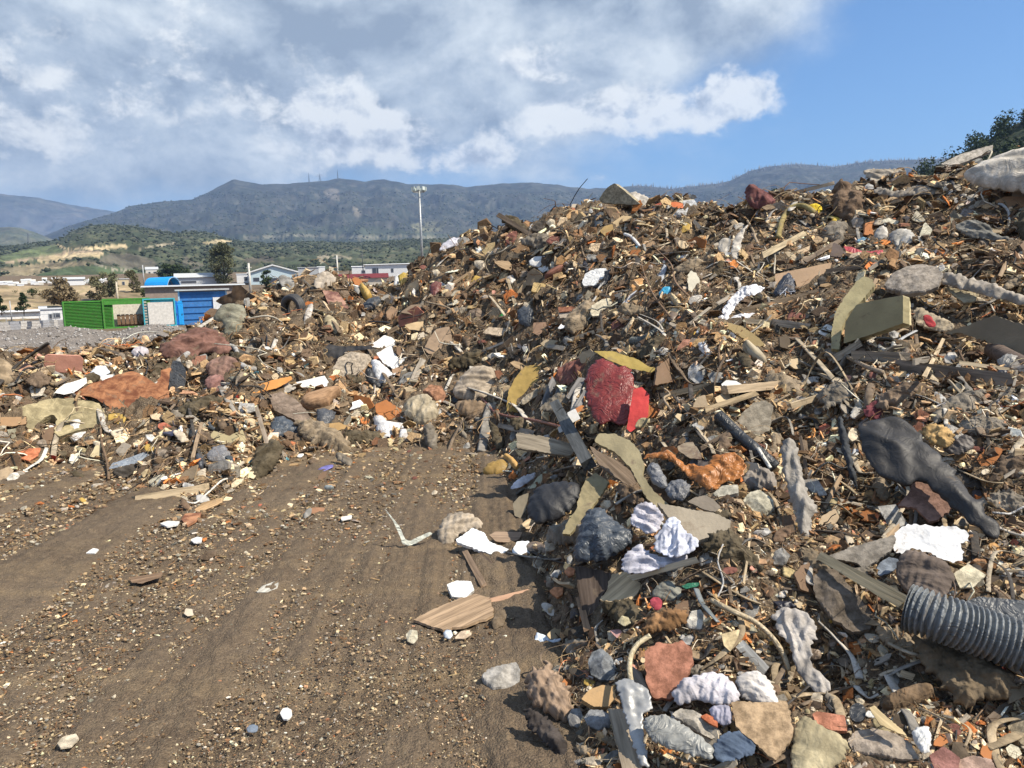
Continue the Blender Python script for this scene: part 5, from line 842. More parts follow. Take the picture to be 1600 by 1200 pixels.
# -- centre
s('red_sack','large dark red crumpled sack in the centre of the photo',m_('plastic',(.20,.030,.026),.42),[(915,592),(921,575),(930,563),(945,560),(960,570),(988,578),(991,600),(988,630),(984,655),(976,667),(955,658),(938,664),(926,652),(918,630)],'cloth',b=.06,w=0.033,wf=1.5,lift=.03,lm='the dark red sack'); s('red_board','bright red flat panel directly right of the dark red sack',m_('flat',(.56,.06,.055),.02),[(990,609),(1003,605),(1014,615),(1013,650),(1004,660),(985,675),(979,670),(984,640)],'sheet',n='C',lift=.04,lm='the bright red panel')
s('mustard_sheet','olive mustard plastic sheet behind the dark red sack',m_('flat',(.34,.25,.07),.25),[(928,549),(960,549),(990,558),(1015,573),(1050,580),(1056,586),(1020,583),(985,575),(950,562)],'sheet',n='U',lm='the mustard sheet'); s('yellow_sheet','large curved ochre yellow sheet left of the grey slats',m_('flat',(.38,.26,.08),.22),[(791,642),(794,612),(803,592),(820,572),(838,570),(852,576),(842,594),(824,620),(812,634),(811,645)],'sheet',n='C',w=.05,lm='the curved ochre sheet')
s('patterned_pad','pale patterned pad lying against the curved ochre sheet',m_('cloth',(.44,.37,.27),.2),[(812,626),(830,612),(846,604),(848,612),(832,624),(816,634)],'cloth')
for k,(a,b,w_,lb) in enumerate([((850,634),(866,592),11,'leftmost of the dark grey slats behind the cable'),((867,626),(881,592),8,'second dark grey slat behind the cable, narrow'),((889,624),(909,592),12,'third dark grey slat, the widest, near the dark red sack'),((903,634),(916,612),10,'short dark slat touching the dark red sack')]): plank('wooden_lath',lb,m_('wood',(.17,.165,.165),.1),a,b,w_,th=.2,lift=.05,group='dark slats in the centre')
s('label_paper','small white paper behind the upright grey beam',m_('flat',WHT,0),[(886,645),(899,638),(907,654),(892,662)],'stiff',lift=.03,rag=0); s('label_paper','tiny white paper left of the upright grey beam',m_('flat',WHT,0),[(871,669),(876,665),(881,673),(874,677)],'stiff',lift=.03,rag=0,reg=False)
tube('red_cable','long pinkish-red cable lying across the centre towards the grey beam',m_('plastic',(.26,.11,.08),.1),[(752,621),(762,632),(772,643),(792,650),(820,654),(850,660),(876,667)],2.0,lift=.05,lm='the red cable')
plank('grey_beam','dark grey square beam leaning upright in the centre',m_('wood',(.085,.09,.09),.05),(871,637),(924,734),18,th=.8,bend=0,lift=.12,lm='the leaning grey beam'); s('wooden_board','broad stained board behind the leaning grey beam',m_('wood',(.30,.25,.18),.1),[(806,675),(850,682),(893,693),(900,704),(890,712),(862,709),(808,700)],'slab',n='C',lift=.03,lm='the stained board')
s('foam_strap','long bent khaki foam strip curving down right of the leaning grey beam',m_('flat',(.32,.27,.16),.1),[(929,690),(935,678),(960,677),(985,688),(1000,706),(1006,725),(1004,742),(1020,765),(1046,790),(1035,800),(1012,780),(996,752),(985,730),(960,705)],'thick',n='C',t=.12,w=.03,lift=.05,lm='the khaki foam strip'); s('foam_board','grey-brown foam board sprinkled with grit, right of the white cloths',m_('flat',(.30,.255,.19),.3),[(1026,785),(1050,790),(1085,796),(1115,801),(1142,813),(1140,829),(1100,842),(1090,845),(1065,825),(1040,803)],'thick',n='U',t=.16,lift=.02,lm='the gritty foam board')
s('foam_strap','khaki foam strap hanging down left below the leaning grey beam',m_('flat',(.30,.25,.14),.15),[(878,834),(888,812),(900,796),(906,770),(915,750),(930,738),(952,752),(938,775),(918,800),(902,820),(890,836)],'slab',n='C',t=.1,w=.05,lift=.06,lm='the hanging foam strap'); s('bark_sheet','splintery brown plank under the khaki foam strip',m_('wood',(.22,.16,.11),.2),[(920,695),(935,705),(965,720),(985,735),(995,755),(985,760),(960,745),(935,725)],'slab',lift=.03)
s('leather_cushion','glossy black leather cushion left below the leaning grey beam',m_('leather',(.02,.021,.025),.02),[(822,806),(828,772),(846,758),(875,752),(903,754),(907,766),(898,792),(872,812),(840,820)],'bag',b=.16,w=0.028,wf=2.2,lift=.03,lm='the black leather cushion'); s('grey_flap','dull brown-grey flap left of the black leather cushion',m_('flat',(.20,.17,.12),.1),[(801,788),(812,775),(826,770),(822,795),(814,810),(804,806)],'sheet',n='C',lift=.02)
s('yellow_boot','bent ochre rubber boot lying left of the stained board',m_('leather',(.30,.19,.05),.2),[(752,737),(762,725),(782,717),(792,722),(796,732),(786,741),(764,744)],'bag',b=0.22,w=0.011,lm='the ochre boot'); s('yellow_boot','small ochre boot toe leaning on the bent ochre boot',m_('leather',(.50,.30,.10),.1),[(784,713),(792,708),(803,716),(812,727),(808,735),(801,731),(794,720)],'bag',b=0.29,w=0.011,lift=.03)
s('white_rag','crumpled white rag left of the black leather cushion',m_('cloth',(.66,.66,.70),.05),[(796,763),(806,751),(818,743),(838,738),(836,746),(820,758),(803,765)],'cloth',lift=.02,lm='the crumpled white rag'); s('green_plate','pale green-grey lath right of the crumpled white rag',m_('flat',(.44,.43,.30),.1),[(826,764),(840,745),(854,735),(852,745),(836,762)],'sheet',lift=.02)
s('beige_bag','large dusty beige bag left of the curved ochre sheet',m_('cloth',(.40,.33,.25),.2),[(707,612),(714,596),(730,578),(752,570),(774,574),(777,592),(766,615),(760,626),(735,628),(712,622)],'bag',lm='the dusty beige bag'); s('brown_bag','dusty brown bag directly below the dusty beige bag',m_('cloth',(.27,.19,.12),.3),[(709,628),(735,624),(758,628),(768,640),(762,650),(735,654),(714,644)],'bag')
plank('timber_beam','fresh pale wood beam end on the right slope',m_('wood',(.52,.40,.26),.05),(1126,610),(1212,602),12,th=.9,lift=.06,lm='the fresh pale beam'); plank('timber_plank','brown lath crossing beneath the fresh pale beam',m_('wood',(.30,.23,.14),.1),(1100,641),(1182,614),8,lift=.03); s('paper','white oval paper on top of the fresh pale beam',m_('flat',(.68,.67,.63),.05),[(1127,600),(1135,594),(1150,595),(1162,602),(1150,606),(1130,606)],'stiff',n='U',lift=.03)
s('concrete_slab','grey-brown triangular slab right of the black pipe',m_('concrete',(.27,.235,.18),.15),[(1149,662),(1160,645),(1176,630),(1195,625),(1208,633),(1203,672),(1194,676),(1172,692)],'slab',lm='the triangular slab'); tube('black_pipe','thick black dented pipe running down to the right',m_('plastic',(.035,.037,.04),.25),[(1122,648),(1150,676),(1180,702),(1212,730)],9,k=12,lift=.05,lm='the black pipe'); tube('white_tube','thin white tube crossing the lower end of the black pipe',m_('plastic',(.62,.60,.53),.1),[(1184,700),(1194,716),(1204,732)],2.8,k=10,hollow=True,lift=.1)
s('umbrella','folded black umbrella hanging point down',m_('cloth',(.05,.055,.062),.1),[(1308,655),(1314,648),(1320,665),(1330,710),(1341,762),(1337,764),(1322,728),(1312,690)],'cloth',b=0.18,lift=.05,lm='the black umbrella')
s('orange_tarp','crumpled orange tarpaulin draped right of the khaki foam strip',m_('plastic',(.36,.135,.03),.3),[(1003,718),(1010,710),(1045,704),(1056,714),(1068,725),(1088,727),(1100,730),(1116,712),(1148,706),(1160,716),(1166,730),(1163,742),(1142,752),(1125,756),(1120,766),(1110,768),(1098,760),(1072,742),(1052,722),(1030,715)],'crumple',b=.03,w=0.083,lift=.04,lm='the orange tarpaulin'); s('rust_plate','rust-stained grey plate lying in the orange tarpaulin',m_('rust',(.30,.24,.16),.1),[(1058,698),(1068,692),(1082,690),(1095,708),(1096,718),(1078,716),(1060,704)],'slab',lift=.02)
s('striped_bag','dark grey pleated bag, left one under the orange tarpaulin',m_('plastic',(.17,.175,.19),.02),[(1009,733),(1016,723),(1027,724),(1040,745),(1043,760),(1034,764),(1020,756)],'bag',wf=4.5,w=0.066,ax=1.0,lift=.03,lm='the left pleated bag'); s('striped_bag','dark grey pleated bag, right one beside the other pleated bag',m_('plastic',(.15,.155,.17),.02),[(1038,766),(1048,752),(1064,748),(1078,757),(1080,772),(1066,783),(1048,780)],'bag',wf=4.5,w=0.066,ax=.5,lift=.03)
s('shell_piece','brown-grey curved plate between the gritty foam board and the orange tarpaulin',m_('flat',(.24,.20,.155),.15),[(1074,784),(1086,777),(1102,774),(1115,780),(1126,792),(1118,800),(1100,796),(1088,790)],'slab',n='C',lift=.02); s('concrete_piece','speckled pale concrete piece below the orange tarpaulin',m_('concrete',(.44,.41,.33),.1),[(1114,771),(1128,759),(1153,757),(1154,770),(1135,774),(1120,777)],'thick',n='U',lift=.015)
s('stone','pale rough rubble stone below the orange tarpaulin',m_('rock',(.46,.43,.33),.1),[(1160,783),(1172,770),(1188,766),(1208,783),(1210,797),(1192,810),(1172,800)],'rock',lm='the pale rubble stone'); s('cloth_bundle','twisted grey-brown cloth roll right of the orange tarpaulin',m_('cloth',(.33,.29,.25),.1),[(1158,752),(1166,738),(1184,727),(1206,735),(1216,755),(1214,770),(1196,762),(1178,765),(1162,762)],'bag',w=0.077,wf=4.5,lm='the twisted cloth roll')
s('grey_rag','long grey rag hanging down vertically right of the black pipe',m_('cloth',(.31,.285,.25),.05),[(1219,692),(1230,685),(1243,688),(1248,712),(1256,748),(1262,775),(1282,800),(1270,802),(1268,822),(1266,842),(1252,842),(1244,815),(1236,780),(1228,750),(1222,720)],'cloth',b=.14,w=0.088,wf=4.5,ax=1.35,lift=.03,lm='the hanging grey rag'); s('floor_tile','square light grey tile right of the hanging grey rag',m_('concrete',(.38,.36,.33),.05),[(1252,750),(1277,748),(1293,773),(1260,777)],'slab',t=.05,rag=0,lift=.015,lm='the square grey tile')
# -- leather cover and neighbours
s('leather_sheet','large dark leather sofa cover with a raised seam on the right slope',m_('leather',(.030,.028,.027),.22),[(1340,668),(1350,660),(1372,656),(1392,650),(1410,654),(1428,668),(1445,692),(1480,722),(1505,758),(1530,790),(1562,822),(1562,842),(1548,842),(1515,815),(1488,790),(1460,765),(1432,748),(1420,762),(1398,752),(1374,744),(1354,714),(1343,692)],'bag',b=.05,w=.05,wf=2.6,ax=2.3,lift=.04,lm='the dark leather cover',cat='leather cover')
s('terracotta_plate','broken terracotta plate below the dark leather cover',m_('concrete',(.30,.175,.13),.1),[(1403,790),(1418,772),(1430,748),(1455,760),(1480,780),(1488,793),(1466,812),(1452,815),(1432,794)],'slab',n='C',lift=.05,lm='the terracotta plate'); s('straw_clod','round tan clod of straw above the dark leather cover',m_('fibre',(.42,.27,.11),.05),[(1440,670),(1452,662),(1474,664),(1488,676),(1492,690),(1478,700),(1456,694),(1444,684)],'fur',lift=.03,lm='the straw clod'); s('leather_lobe','dark brown leather lobe right of the straw clod',m_('leather',(.09,.075,.065),.15),[(1468,700),(1490,690),(1505,678),(1522,684),(1523,698),(1508,708),(1490,712)],'bag',lift=.015)
s('burgundy_rag','burgundy rag above the left part of the dark leather cover',m_('cloth',(.15,.035,.04),.3),[(1345,645),(1358,630),(1375,622),(1390,630),(1385,648),(1372,658)],'cloth'); s('floor_tile','light grey rectangular tile left of the white panel',m_('concrete',(.42,.41,.39),.04),[(1371,791),(1400,788),(1418,819),(1392,828)],'slab',t=.05,rag=0,lift=.015,lm='the rectangular grey tile')
s('torn_board','large torn bright white panel on the right foreground slope',m_('flat',(.80,.79,.77),.1),[(1391,849),(1398,832),(1410,822),(1428,818),(1455,822),(1490,823),(1510,830),(1518,847),(1500,848),(1507,862),(1503,876),(1490,880),(1470,872),(1450,862),(1425,856),(1410,866),(1397,860)],'sheet',n='C',rag=.02,lift=.03,lm='the torn white panel'); s('cement_board','long grey-brown cement board left of the torn white panel',m_('concrete',(.25,.22,.18),.1),[(1270,876),(1300,866),(1340,852),(1396,836),(1400,842),(1392,860),(1350,889),(1340,880),(1310,874)],'slab',n='C',lift=.02,lm='the cement board')
plank('timber_beam','bright yellow-edged timber running down to the corrugated pipe',m_('wood',(.50,.40,.24),.05),(1284,870),(1420,945),12,taper=1.7,th=.6,lift=.05,lm='the yellow-edged timber'); s('boulder','dark brown boulder below the yellow-edged timber',m_('rock',(.145,.115,.085),.1),[(1270,905),(1280,892),(1305,890),(1325,915),(1345,935),(1366,962),(1358,985),(1332,990),(1295,965),(1274,935)],'rock',b=0.14,w=.05,lm='the dark brown boulder')
s('slate_piece','blue-grey slate piece below the torn white panel',m_('concrete',(.20,.23,.27),.1),[(1368,892),(1374,880),(1388,870),(1404,874),(1406,884),(1390,895),(1375,900)],'slab',lift=.01); s('brown_bag','crumpled brown bag in front of the torn white panel',m_('cloth',(.18,.14,.115),.2),[(1398,884),(1408,866),(1425,858),(1450,866),(1480,880),(1494,902),(1486,925),(1460,940),(1430,936),(1405,915)],'bag',w=0.066,wf=3.8,lift=.02,lm='the crumpled brown bag')
s('cream_tile','square cream tile right of the crumpled brown bag',m_('concrete',(.68,.60,.42),.05),[(1490,896),(1513,881),(1541,898),(1521,917),(1500,919)],'slab',n='C',rag=.005,lift=.015,lm='the square cream tile'); s('rust_clod','rusty brown clod behind the square cream tile',m_('rock',(.32,.17,.08),.1),[(1514,880),(1528,871),(1548,873),(1558,882),(1552,895),(1540,894)],'rock')
tube('wire','thin brown wire loop over the torn white panel',m_('metal',(.18,.12,.08),0),[(1400,862),(1412,850),(1430,852),(1455,868),(1478,890),(1492,915),(1490,935)],.9,lift=.12)
tube('corrugated_pipe','big ribbed grey-black corrugated pipe at the right edge',m_('plastic',(.17,.185,.195),.25),[(1418,949),(1470,966),(1530,987),(1600,1011),(1690,1042)],29,ribs=26,k=28,hollow=True,lift=.16,lm='the big corrugated pipe',reg=True); tube('corrugated_pipe_lining','',m_('plastic',(.1,.1,.1),0),[(0,0),(1,1)],1) if 0 else None
s('grey_tray','dark grey smooth tray edge behind the big corrugated pipe',m_('plastic',(.10,.105,.11),.05),[(1504,941),(1530,932),(1620,940),(1640,985),(1590,972),(1550,955),(1516,948)],'stiff',n='C',lift=.03,w=.02); s('fibre_mat','large shaggy brown mat under the big corrugated pipe',m_('fibre',(.155,.115,.07),.1),[(1424,998),(1450,998),(1480,1005),(1530,1020),(1565,1040),(1585,1062),(1580,1085),(1555,1092),(1538,1088),(1510,1108),(1490,1090),(1462,1062),(1438,1035)],'fur',lift=.02,lm='the shaggy brown mat')
s('foam_roll','brown loaf-shaped foam roll left below the shaggy brown mat',m_('fibre',(.19,.125,.07),.1),[(1377,1104),(1382,1092),(1405,1080),(1440,1070),(1458,1074),(1460,1086),(1438,1100),(1402,1114),(1384,1114)],'log',w=.04,lm='the brown foam roll'); s('grey_rag','pleated light grey rag lying down the slope at the lower right',m_('cloth',(.40,.37,.34),.05),[(1205,962),(1214,952),(1236,948),(1260,956),(1277,978),(1274,1000),(1266,1020),(1270,1044),(1290,1058),(1300,1075),(1292,1092),(1276,1084),(1258,1066),(1246,1050),(1240,1030),(1232,1006),(1216,990)],'cloth',w=0.088,wf=4.5,ax=.9,lift=.02,lm='the pleated grey rag')
s('brick','salmon red brick at the lower right',m_('concrete',(.48,.20,.12),.03),[(1269,1116),(1276,1111),(1320,1118),(1324,1142),(1300,1141),(1277,1133)],'thick',n='C',rag=.004,lift=.01,lm='the salmon brick'); s('stone','big flat pale brown stone at the bottom right',m_('rock',(.36,.30,.24),.08),[(1325,1158),(1336,1144),(1365,1139),(1400,1148),(1424,1164),(1437,1188),(1410,1188),(1370,1182),(1332,1176)],'rock',b=.14,w=.03,lm='the big pale stone')
s('wheel','small black rubber wheel at the lower right',m_('plastic',(.045,.047,.05),.1),[(1340+13*math.cos(a),1113+15*math.sin(a)) for a in np.linspace(0,5.9,14)],'thick',n='C',t=.3,rag=0,lift=.03,lm='the small black wheel'); s('wood_splinter','split yellow wood splinter right of the small black wheel',m_('wood',(.62,.48,.26),.02),[(1358,1106),(1366,1102),(1385,1120),(1410,1140),(1417,1150),(1400,1144),(1375,1132)],'slab',lift=.03)
s('olive_cloth','smooth khaki cloth in the bottom right between board and stone',m_('cloth',(.40,.34,.21),.05),[(1236,1178),(1238,1150),(1248,1122),(1262,1118),(1282,1135),(1310,1146),(1326,1160),(1322,1182),(1300,1200),(1275,1225),(1240,1215)],'bag',b=.12,w=0.028,wf=1.5,lift=.02,lm='the khaki cloth'); s('cracked_board','cracked tan board at the bottom right',m_('concrete',(.40,.28,.165),.05),[(1143,1096),(1180,1097),(1230,1096),(1240,1140),(1234,1160),(1212,1188),(1180,1162),(1150,1135)],'slab',n='C',lift=.03,lm='the cracked tan board')
s('white_bag','small crumpled white and grey bag at the bottom right',m_('plastic',(.62,.62,.60),.15),[(1424,1146),(1432,1136),(1450,1135),(1456,1150),(1452,1176),(1441,1178),(1430,1162)],'bag',lift=.02); s('brick','pinkish worn brick at the bottom edge',m_('concrete',(.36,.17,.14),.1),[(1452,1180),(1475,1166),(1500,1184),(1495,1215),(1465,1215)],'thick',n='C',lift=.01); s('brick_slab','dusty pink slab at the bottom edge right of the worn brick',m_('concrete',(.44,.30,.23),.1),[(1490,1190),(1520,1180),(1548,1186),(1562,1210),(1500,1215)],'slab',n='U',lift=.01); s('plaster_piece','pale yellow plaster piece at the bottom right edge',m_('concrete',(.64,.58,.42),.05),[(1572,1168),(1580,1162),(1592,1168),(1597,1178),(1586,1186),(1576,1180)],'slab',lift=.01)
s('stone','rounded tan stone cut by the right edge at the bottom',m_('rock',(.34,.28,.19),.1),[(1575,1135),(1590,1118),(1620,1120),(1625,1165),(1600,1170),(1580,1158)],'rock')
# -- bottom centre
s('clay_slab','cracked terracotta slab at the bottom centre right',m_('concrete',(.36,.155,.095),.05),[(1007,1018),(1028,1003),(1048,1006),(1066,1000),(1080,1012),(1083,1030),(1076,1052),(1062,1080),(1047,1093),(1020,1089),(1009,1064)],'slab',n='C',lift=.03,lm='the cracked terracotta slab'); tube('hose','cream hose bent like a bow left of the cracked terracotta slab',m_('plastic',(.50,.42,.27),.1),[(1016,993),(995,1008),(985,1030),(985,1058),(994,1085),(1008,1108)],4,lift=.1,lm='the bow-shaped hose'); tube('hose','long cream hose curving down right of the yellow tile',m_('plastic',(.42,.34,.22),.15),[(1112,938),(1145,955),(1180,972),(1208,998),(1225,1025),(1232,1048)],3.8,lift=.06,lm='the long cream hose')
s('shirt','crumpled lilac-white shirt at the bottom centre',m_('cloth',(.58,.55,.58),.06),[(1049,1084),(1060,1066),(1082,1056),(1112,1050),(1134,1053),(1148,1070),(1160,1092),(1142,1102),(1110,1100),(1088,1092),(1070,1102),(1054,1100)],'bag',w=0.066,lift=.03,lm='the lilac-white shirt'); s('white_sack','frayed white sack right of the lilac-white shirt',m_('cloth',(.60,.56,.52),.06),[(1146,1060),(1165,1050),(1185,1048),(1202,1062),(1214,1090),(1222,1110),(1200,1104),(1180,1098),(1160,1092)],'bag',w=0.066,lift=.02); s('shirt_sleeve','lower violet-grey lump of cloth below the lilac-white shirt',m_('cloth',(.34,.33,.40),.1),[(1106,1104),(1140,1100),(1146,1120),(1140,1134),(1124,1132),(1112,1120)],'bag',lift=.02)
s('yellow_tile','pale yellow triangular tile right of the cracked terracotta slab',m_('concrete',(.66,.52,.30),.02),[(1127,991),(1156,983),(1153,996),(1141,1018),(1131,1008)],'slab',n='C',rag=.004,lift=.015,lm='the yellow triangular tile'); plank('weathered_plank','pale grey weathered plank right of the yellow triangular tile',m_('wood',(.42,.42,.40),.02),(1156,1006),(1196,1048),15,lift=.05)
s('root_stump','frayed brown root stump at the bottom centre',m_('wood',(.27,.19,.13),.1),[(822,1060),(832,1042),(848,1048),(856,1030),(866,1048),(880,1062),(892,1088),(896,1112),(884,1130),(862,1118),(840,1104),(824,1090)],'fur',b=0.22,lift=.02,lm='the frayed root stump'); s('black_fibre','black fibrous matting below the frayed root stump',m_('fibre',(.05,.04,.035),.1),[(820,1108),(840,1112),(864,1130),(886,1160),(888,1190),(868,1180),(842,1152),(824,1136)],'fur',lift=.02)
s('stone','dark grey angular stone, tall one left of the bow-shaped hose',m_('rock',(.17,.18,.19),.08),[(919,1036),(926,1020),(940,1014),(955,1026),(966,1050),(960,1064),(942,1064),(924,1056)],'rock',lm='the tall dark stone'); s('stone','grey angular stone right above the frayed stump, right one of the pair',m_('rock',(.23,.235,.24),.08),[(913,1122),(922,1110),(942,1110),(956,1120),(956,1138),(936,1142),(918,1134)],'rock'); s('stone','grey angular stone, left one of the pair right of the frayed stump',m_('rock',(.25,.245,.24),.1),[(886,1122),(894,1108),(908,1108),(912,1124),(904,1138),(890,1134)],'rock')
s('foam_chunk','orange-brown cracked foam chunk left of the bow-shaped hose',m_('flat',(.42,.27,.13),.2),[(908,1092),(920,1078),(940,1070),(958,1072),(964,1092),(950,1104),(928,1104)],'thick',n='U',lift=.01); s('metal_sheet','tall bent grey-white metal sheet below the bow-shaped hose',m_('metal',(.44,.44,.43),.1),[(960,1066),(974,1060),(990,1062),(1014,1078),(1020,1108),(1004,1116),(1006,1150),(1014,1200),(1000,1195),(985,1150),(972,1100)],'crumple',w=0.044,lift=.03,lm='the bent metal sheet')
plank('timber_beam','weathered brown timber end at the bottom left of the bent metal sheet',m_('wood',(.30,.24,.17),.05),(966,1118),(990,1210),26,lift=.02,lm='the weathered timber end'); s('chair_shell','grey moulded plastic seat shell at the bottom centre',m_('plastic',(.27,.27,.25),.1),[(1004,1128),(1016,1118),(1040,1116),(1068,1132),(1098,1152),(1116,1172),(1112,1186),(1080,1180),(1040,1168),(1014,1152)],'bag',b=.12,w=0.006,wf=0.8,lift=.03,lm='the grey seat shell')
s('foam_rubble','rough pale crumbly chunk behind the grey seat shell',m_('rock',(.40,.36,.30),.1),[(1050,1116),(1064,1108),(1086,1112),(1112,1128),(1128,1148),(1112,1156),(1086,1142),(1062,1130)],'rock',lift=.01); s('brick','small orange-red brick chip behind the grey seat shell',m_('concrete',(.52,.16,.07),.02),[(1094,1119),(1104,1115),(1122,1124),(1121,1136),(1108,1130)],'thick',lift=.02)
s('denim_rag','blue denim rag right of the grey seat shell',m_('cloth',(.10,.14,.21),.15),[(1112,1172),(1122,1152),(1140,1142),(1164,1146),(1182,1160),(1178,1178),(1150,1188),(1120,1192)],'cloth',lift=.02,lm='the denim rag'); s('fur_clod','furry rust-brown clod above the cracked terracotta slab',m_('fibre',(.26,.14,.06),.05),[(1001,996),(1008,972),(1022,958),(1048,951),(1074,955),(1072,974),(1050,984),(1022,988)],'fur',lift=.02,lm='the furry brown clod'); s('stone','bright white stone right of the furry brown clod',m_('rock',(.62,.58,.50),.08),[(1070,976),(1080,956),(1095,953),(1104,968),(1096,984),(1078,982)],'rock')
s('pink_shard','small pink tile shard left of the furry brown clod',m_('concrete',(.42,.24,.22),.02),[(952,985),(968,983),(976,992),(964,997)],'slab',lift=.01); s('cream_stone','cream stone on a grey scrap left of the furry brown clod',m_('rock',(.58,.51,.32),.05),[(965,972),(972,962),(982,965),(986,974),(976,979)],'rock',lift=.02); s('red_rag','raspberry red twisted rag above the furry brown clod',m_('cloth',(.36,.05,.07),.05),[(1014,943),(1020,932),(1032,934),(1036,946),(1028,955),(1020,950)],'cloth',lift=.02,lm='the raspberry rag'); s('green_bottle','dark green glass shard right above the raspberry rag',m_('plastic',(.02,.13,.07),.1),[(1064,916),(1075,911),(1094,910),(1090,916),(1072,920)],'slab',lift=.02)
s('rag_bundle','grey-green muddy cloth bundle above the raspberry rag',m_('cloth',(.22,.22,.19),.25),[(1016,930),(1028,912),(1048,906),(1066,918),(1072,935),(1050,940),(1030,938)],'bag'); tube('metal_strip','twisted grey metal strip right of the muddy cloth bundle',m_('metal',(.30,.33,.33),.1),[(1088,920),(1096,940),(1108,956),(1122,972)],5,flat=.3,lift=.04)
s('black_bag','large slate-black plastic bag left of the white cloths',m_('plastic',(.06,.072,.088),.06),[(894,866),(902,840),(910,812),(920,796),(934,794),(946,796),(958,812),(975,822),(990,832),(986,850),(965,864),(948,876),(918,878),(900,876)],'bag',b=0.22,w=0.066,wf=3.8,ax=1.5,lift=.03,lm='the big slate-black bag')
s('cloth_tangle','white and violet frayed cloth, upper part next to the big slate-black bag',m_('cloth',(.52,.50,.55),.12),[(984,808),(992,790),(1012,783),(1030,792),(1038,808),(1030,830),(1012,836),(1000,826),(986,822)],'cloth',w=0.099,wf=3.8,lift=.04,lm='the frayed white cloth'); s('cloth_tangle','bluish white shiny cloth under the gritty foam board',m_('cloth',(.60,.62,.72),.04),[(1022,860),(1020,846),(1032,826),(1046,808),(1060,810),(1068,826),(1086,838),(1094,848),(1084,862),(1056,872),(1034,866)],'cloth',w=0.099,wf=3.8,lift=.04); s('cloth_tangle','curved lilac-white cloth band below the frayed white cloth',m_('cloth',(.62,.61,.68),.04),[(970,888),(974,868),(986,858),(1003,848),(1006,858),(1022,868),(1048,870),(1078,864),(1062,880),(1030,888),(1004,896),(978,896)],'cloth',w=0.099,wf=3.8,lift=.03)
plank('timber_lath','pale pointed lath in front of the lilac-white cloth band',m_('wood',(.54,.46,.32),.02),(980,905),(1091,874),9,lift=.07,lm='the pale pointed lath'); s('wood_plate','pale tan broken board below the big slate-black bag',m_('wood',(.50,.38,.23),.03),[(936,936),(948,922),(955,898),(978,892),(994,905),(1004,915),(988,936),(970,950)],'slab',n='C',lift=.02,lm='the pale tan board')
s('dark_board','dark brown wet board under the big slate-black bag',m_('wood',(.075,.052,.038),.1),[(898,884),(930,890),(960,896),(950,918),(936,938),(948,985),(915,975),(905,930)],'slab',lift=0); s('terracotta_chip','orange terracotta chip left of the pale tan board, upper one',m_('concrete',(.55,.24,.12),.02),[(881,893),(889,885),(898,889),(897,898),(888,901)],'thick',lift=.01); s('terracotta_chip','orange terracotta chip left of the pale tan board, lower one',m_('concrete',(.55,.25,.12),.02),[(858,924),(866,917),(880,918),(879,929),(870,934)],'thick',lift=.01); plank('wood_splinter','upright split brown splinter below the terracotta chips',m_('wood',(.24,.15,.085),.05),(905,935),(918,985),10,lift=.03)
# -- left of the spur, on the dirt
s('plastic_trim','bent white plastic trim lying on the dirt, tip pointing up',m_('plastic',(.60,.62,.54),.1),[(590,782),(597,790),(614,814),(625,838),(629,850),(640,853),(650,849),(676,834),(672,831),(655,838),(641,845),(633,842),(624,822),(606,800)],'sheet',n='F',t=.03,lift=.02,lm='the bent white trim'); s('sand_cloth','sand-coloured crumpled cloth at the right end of the bent white trim',m_('cloth',(.37,.31,.24),.12),[(682,842),(688,820),(698,804),(715,798),(736,804),(756,816),(752,828),(728,830),(712,838),(704,856),(692,852)],'cloth',w=0.088,b=0.14,lift=.01,lm='the sand-coloured cloth')
s('door_piece','white painted door piece with brown broken edge on the dirt',m_('flat',(.76,.79,.80),.08),[(712,843),(738,825),(756,832),(764,846),(800,860),(807,869),(797,880),(760,863),(714,847)],'slab',n='U',t=.12,lift=.012,lm='the white door piece'); s('fibreboard_piece','brown fibreboard piece right above the white door piece',m_('wood',(.27,.19,.13),.1),[(764,836),(776,830),(816,832),(812,842),(795,848),(775,846)],'slab',n='U',lift=.02); s('white_shard','broken white shard right of the white door piece',m_('flat',(.74,.77,.78),.08),[(800,860),(808,846),(826,845),(836,864),(822,869),(806,873)],'slab',n='U',lift=.01,lm='the broken white shard')
plank('batten','brown batten pointing down from the white door piece, left one',m_('wood',(.28,.19,.12),.05),(726,860),(757,917),9,lm='the left batten'); plank('batten','brown batten under the white door piece, right one',m_('wood',(.25,.17,.11),.1),(742,858),(779,892),7)
s('foam_chunk','white foam chunk on the dirt below the white door piece',m_('flat',(.80,.79,.75),.04),[(698,913),(714,907),(736,908),(741,922),(727,934),(706,932)],'thick',n='U',lift=.005,lm='the white foam chunk on the dirt'); plank('batten','pinkish brown batten above the big splintered board',m_('wood',(.40,.25,.17),.05),(765,940),(824,925),9,taper=.9)
s('plywood_board','big splintered light brown board lying on the dirt',m_('wood',(.36,.25,.155),.08),[(646,974),(668,962),(700,948),(742,934),(768,941),(771,968),(745,978),(728,984),(692,990),(668,983)],'slab',n='G',t=.04,rag=.012,lm='the big splintered board'); s('stone','dark oval stone at the right end of the big splintered board',m_('rock',(.15,.11,.07),.1),[(767,972),(776,958),(788,952),(792,962),(786,978),(772,985)],'rock')
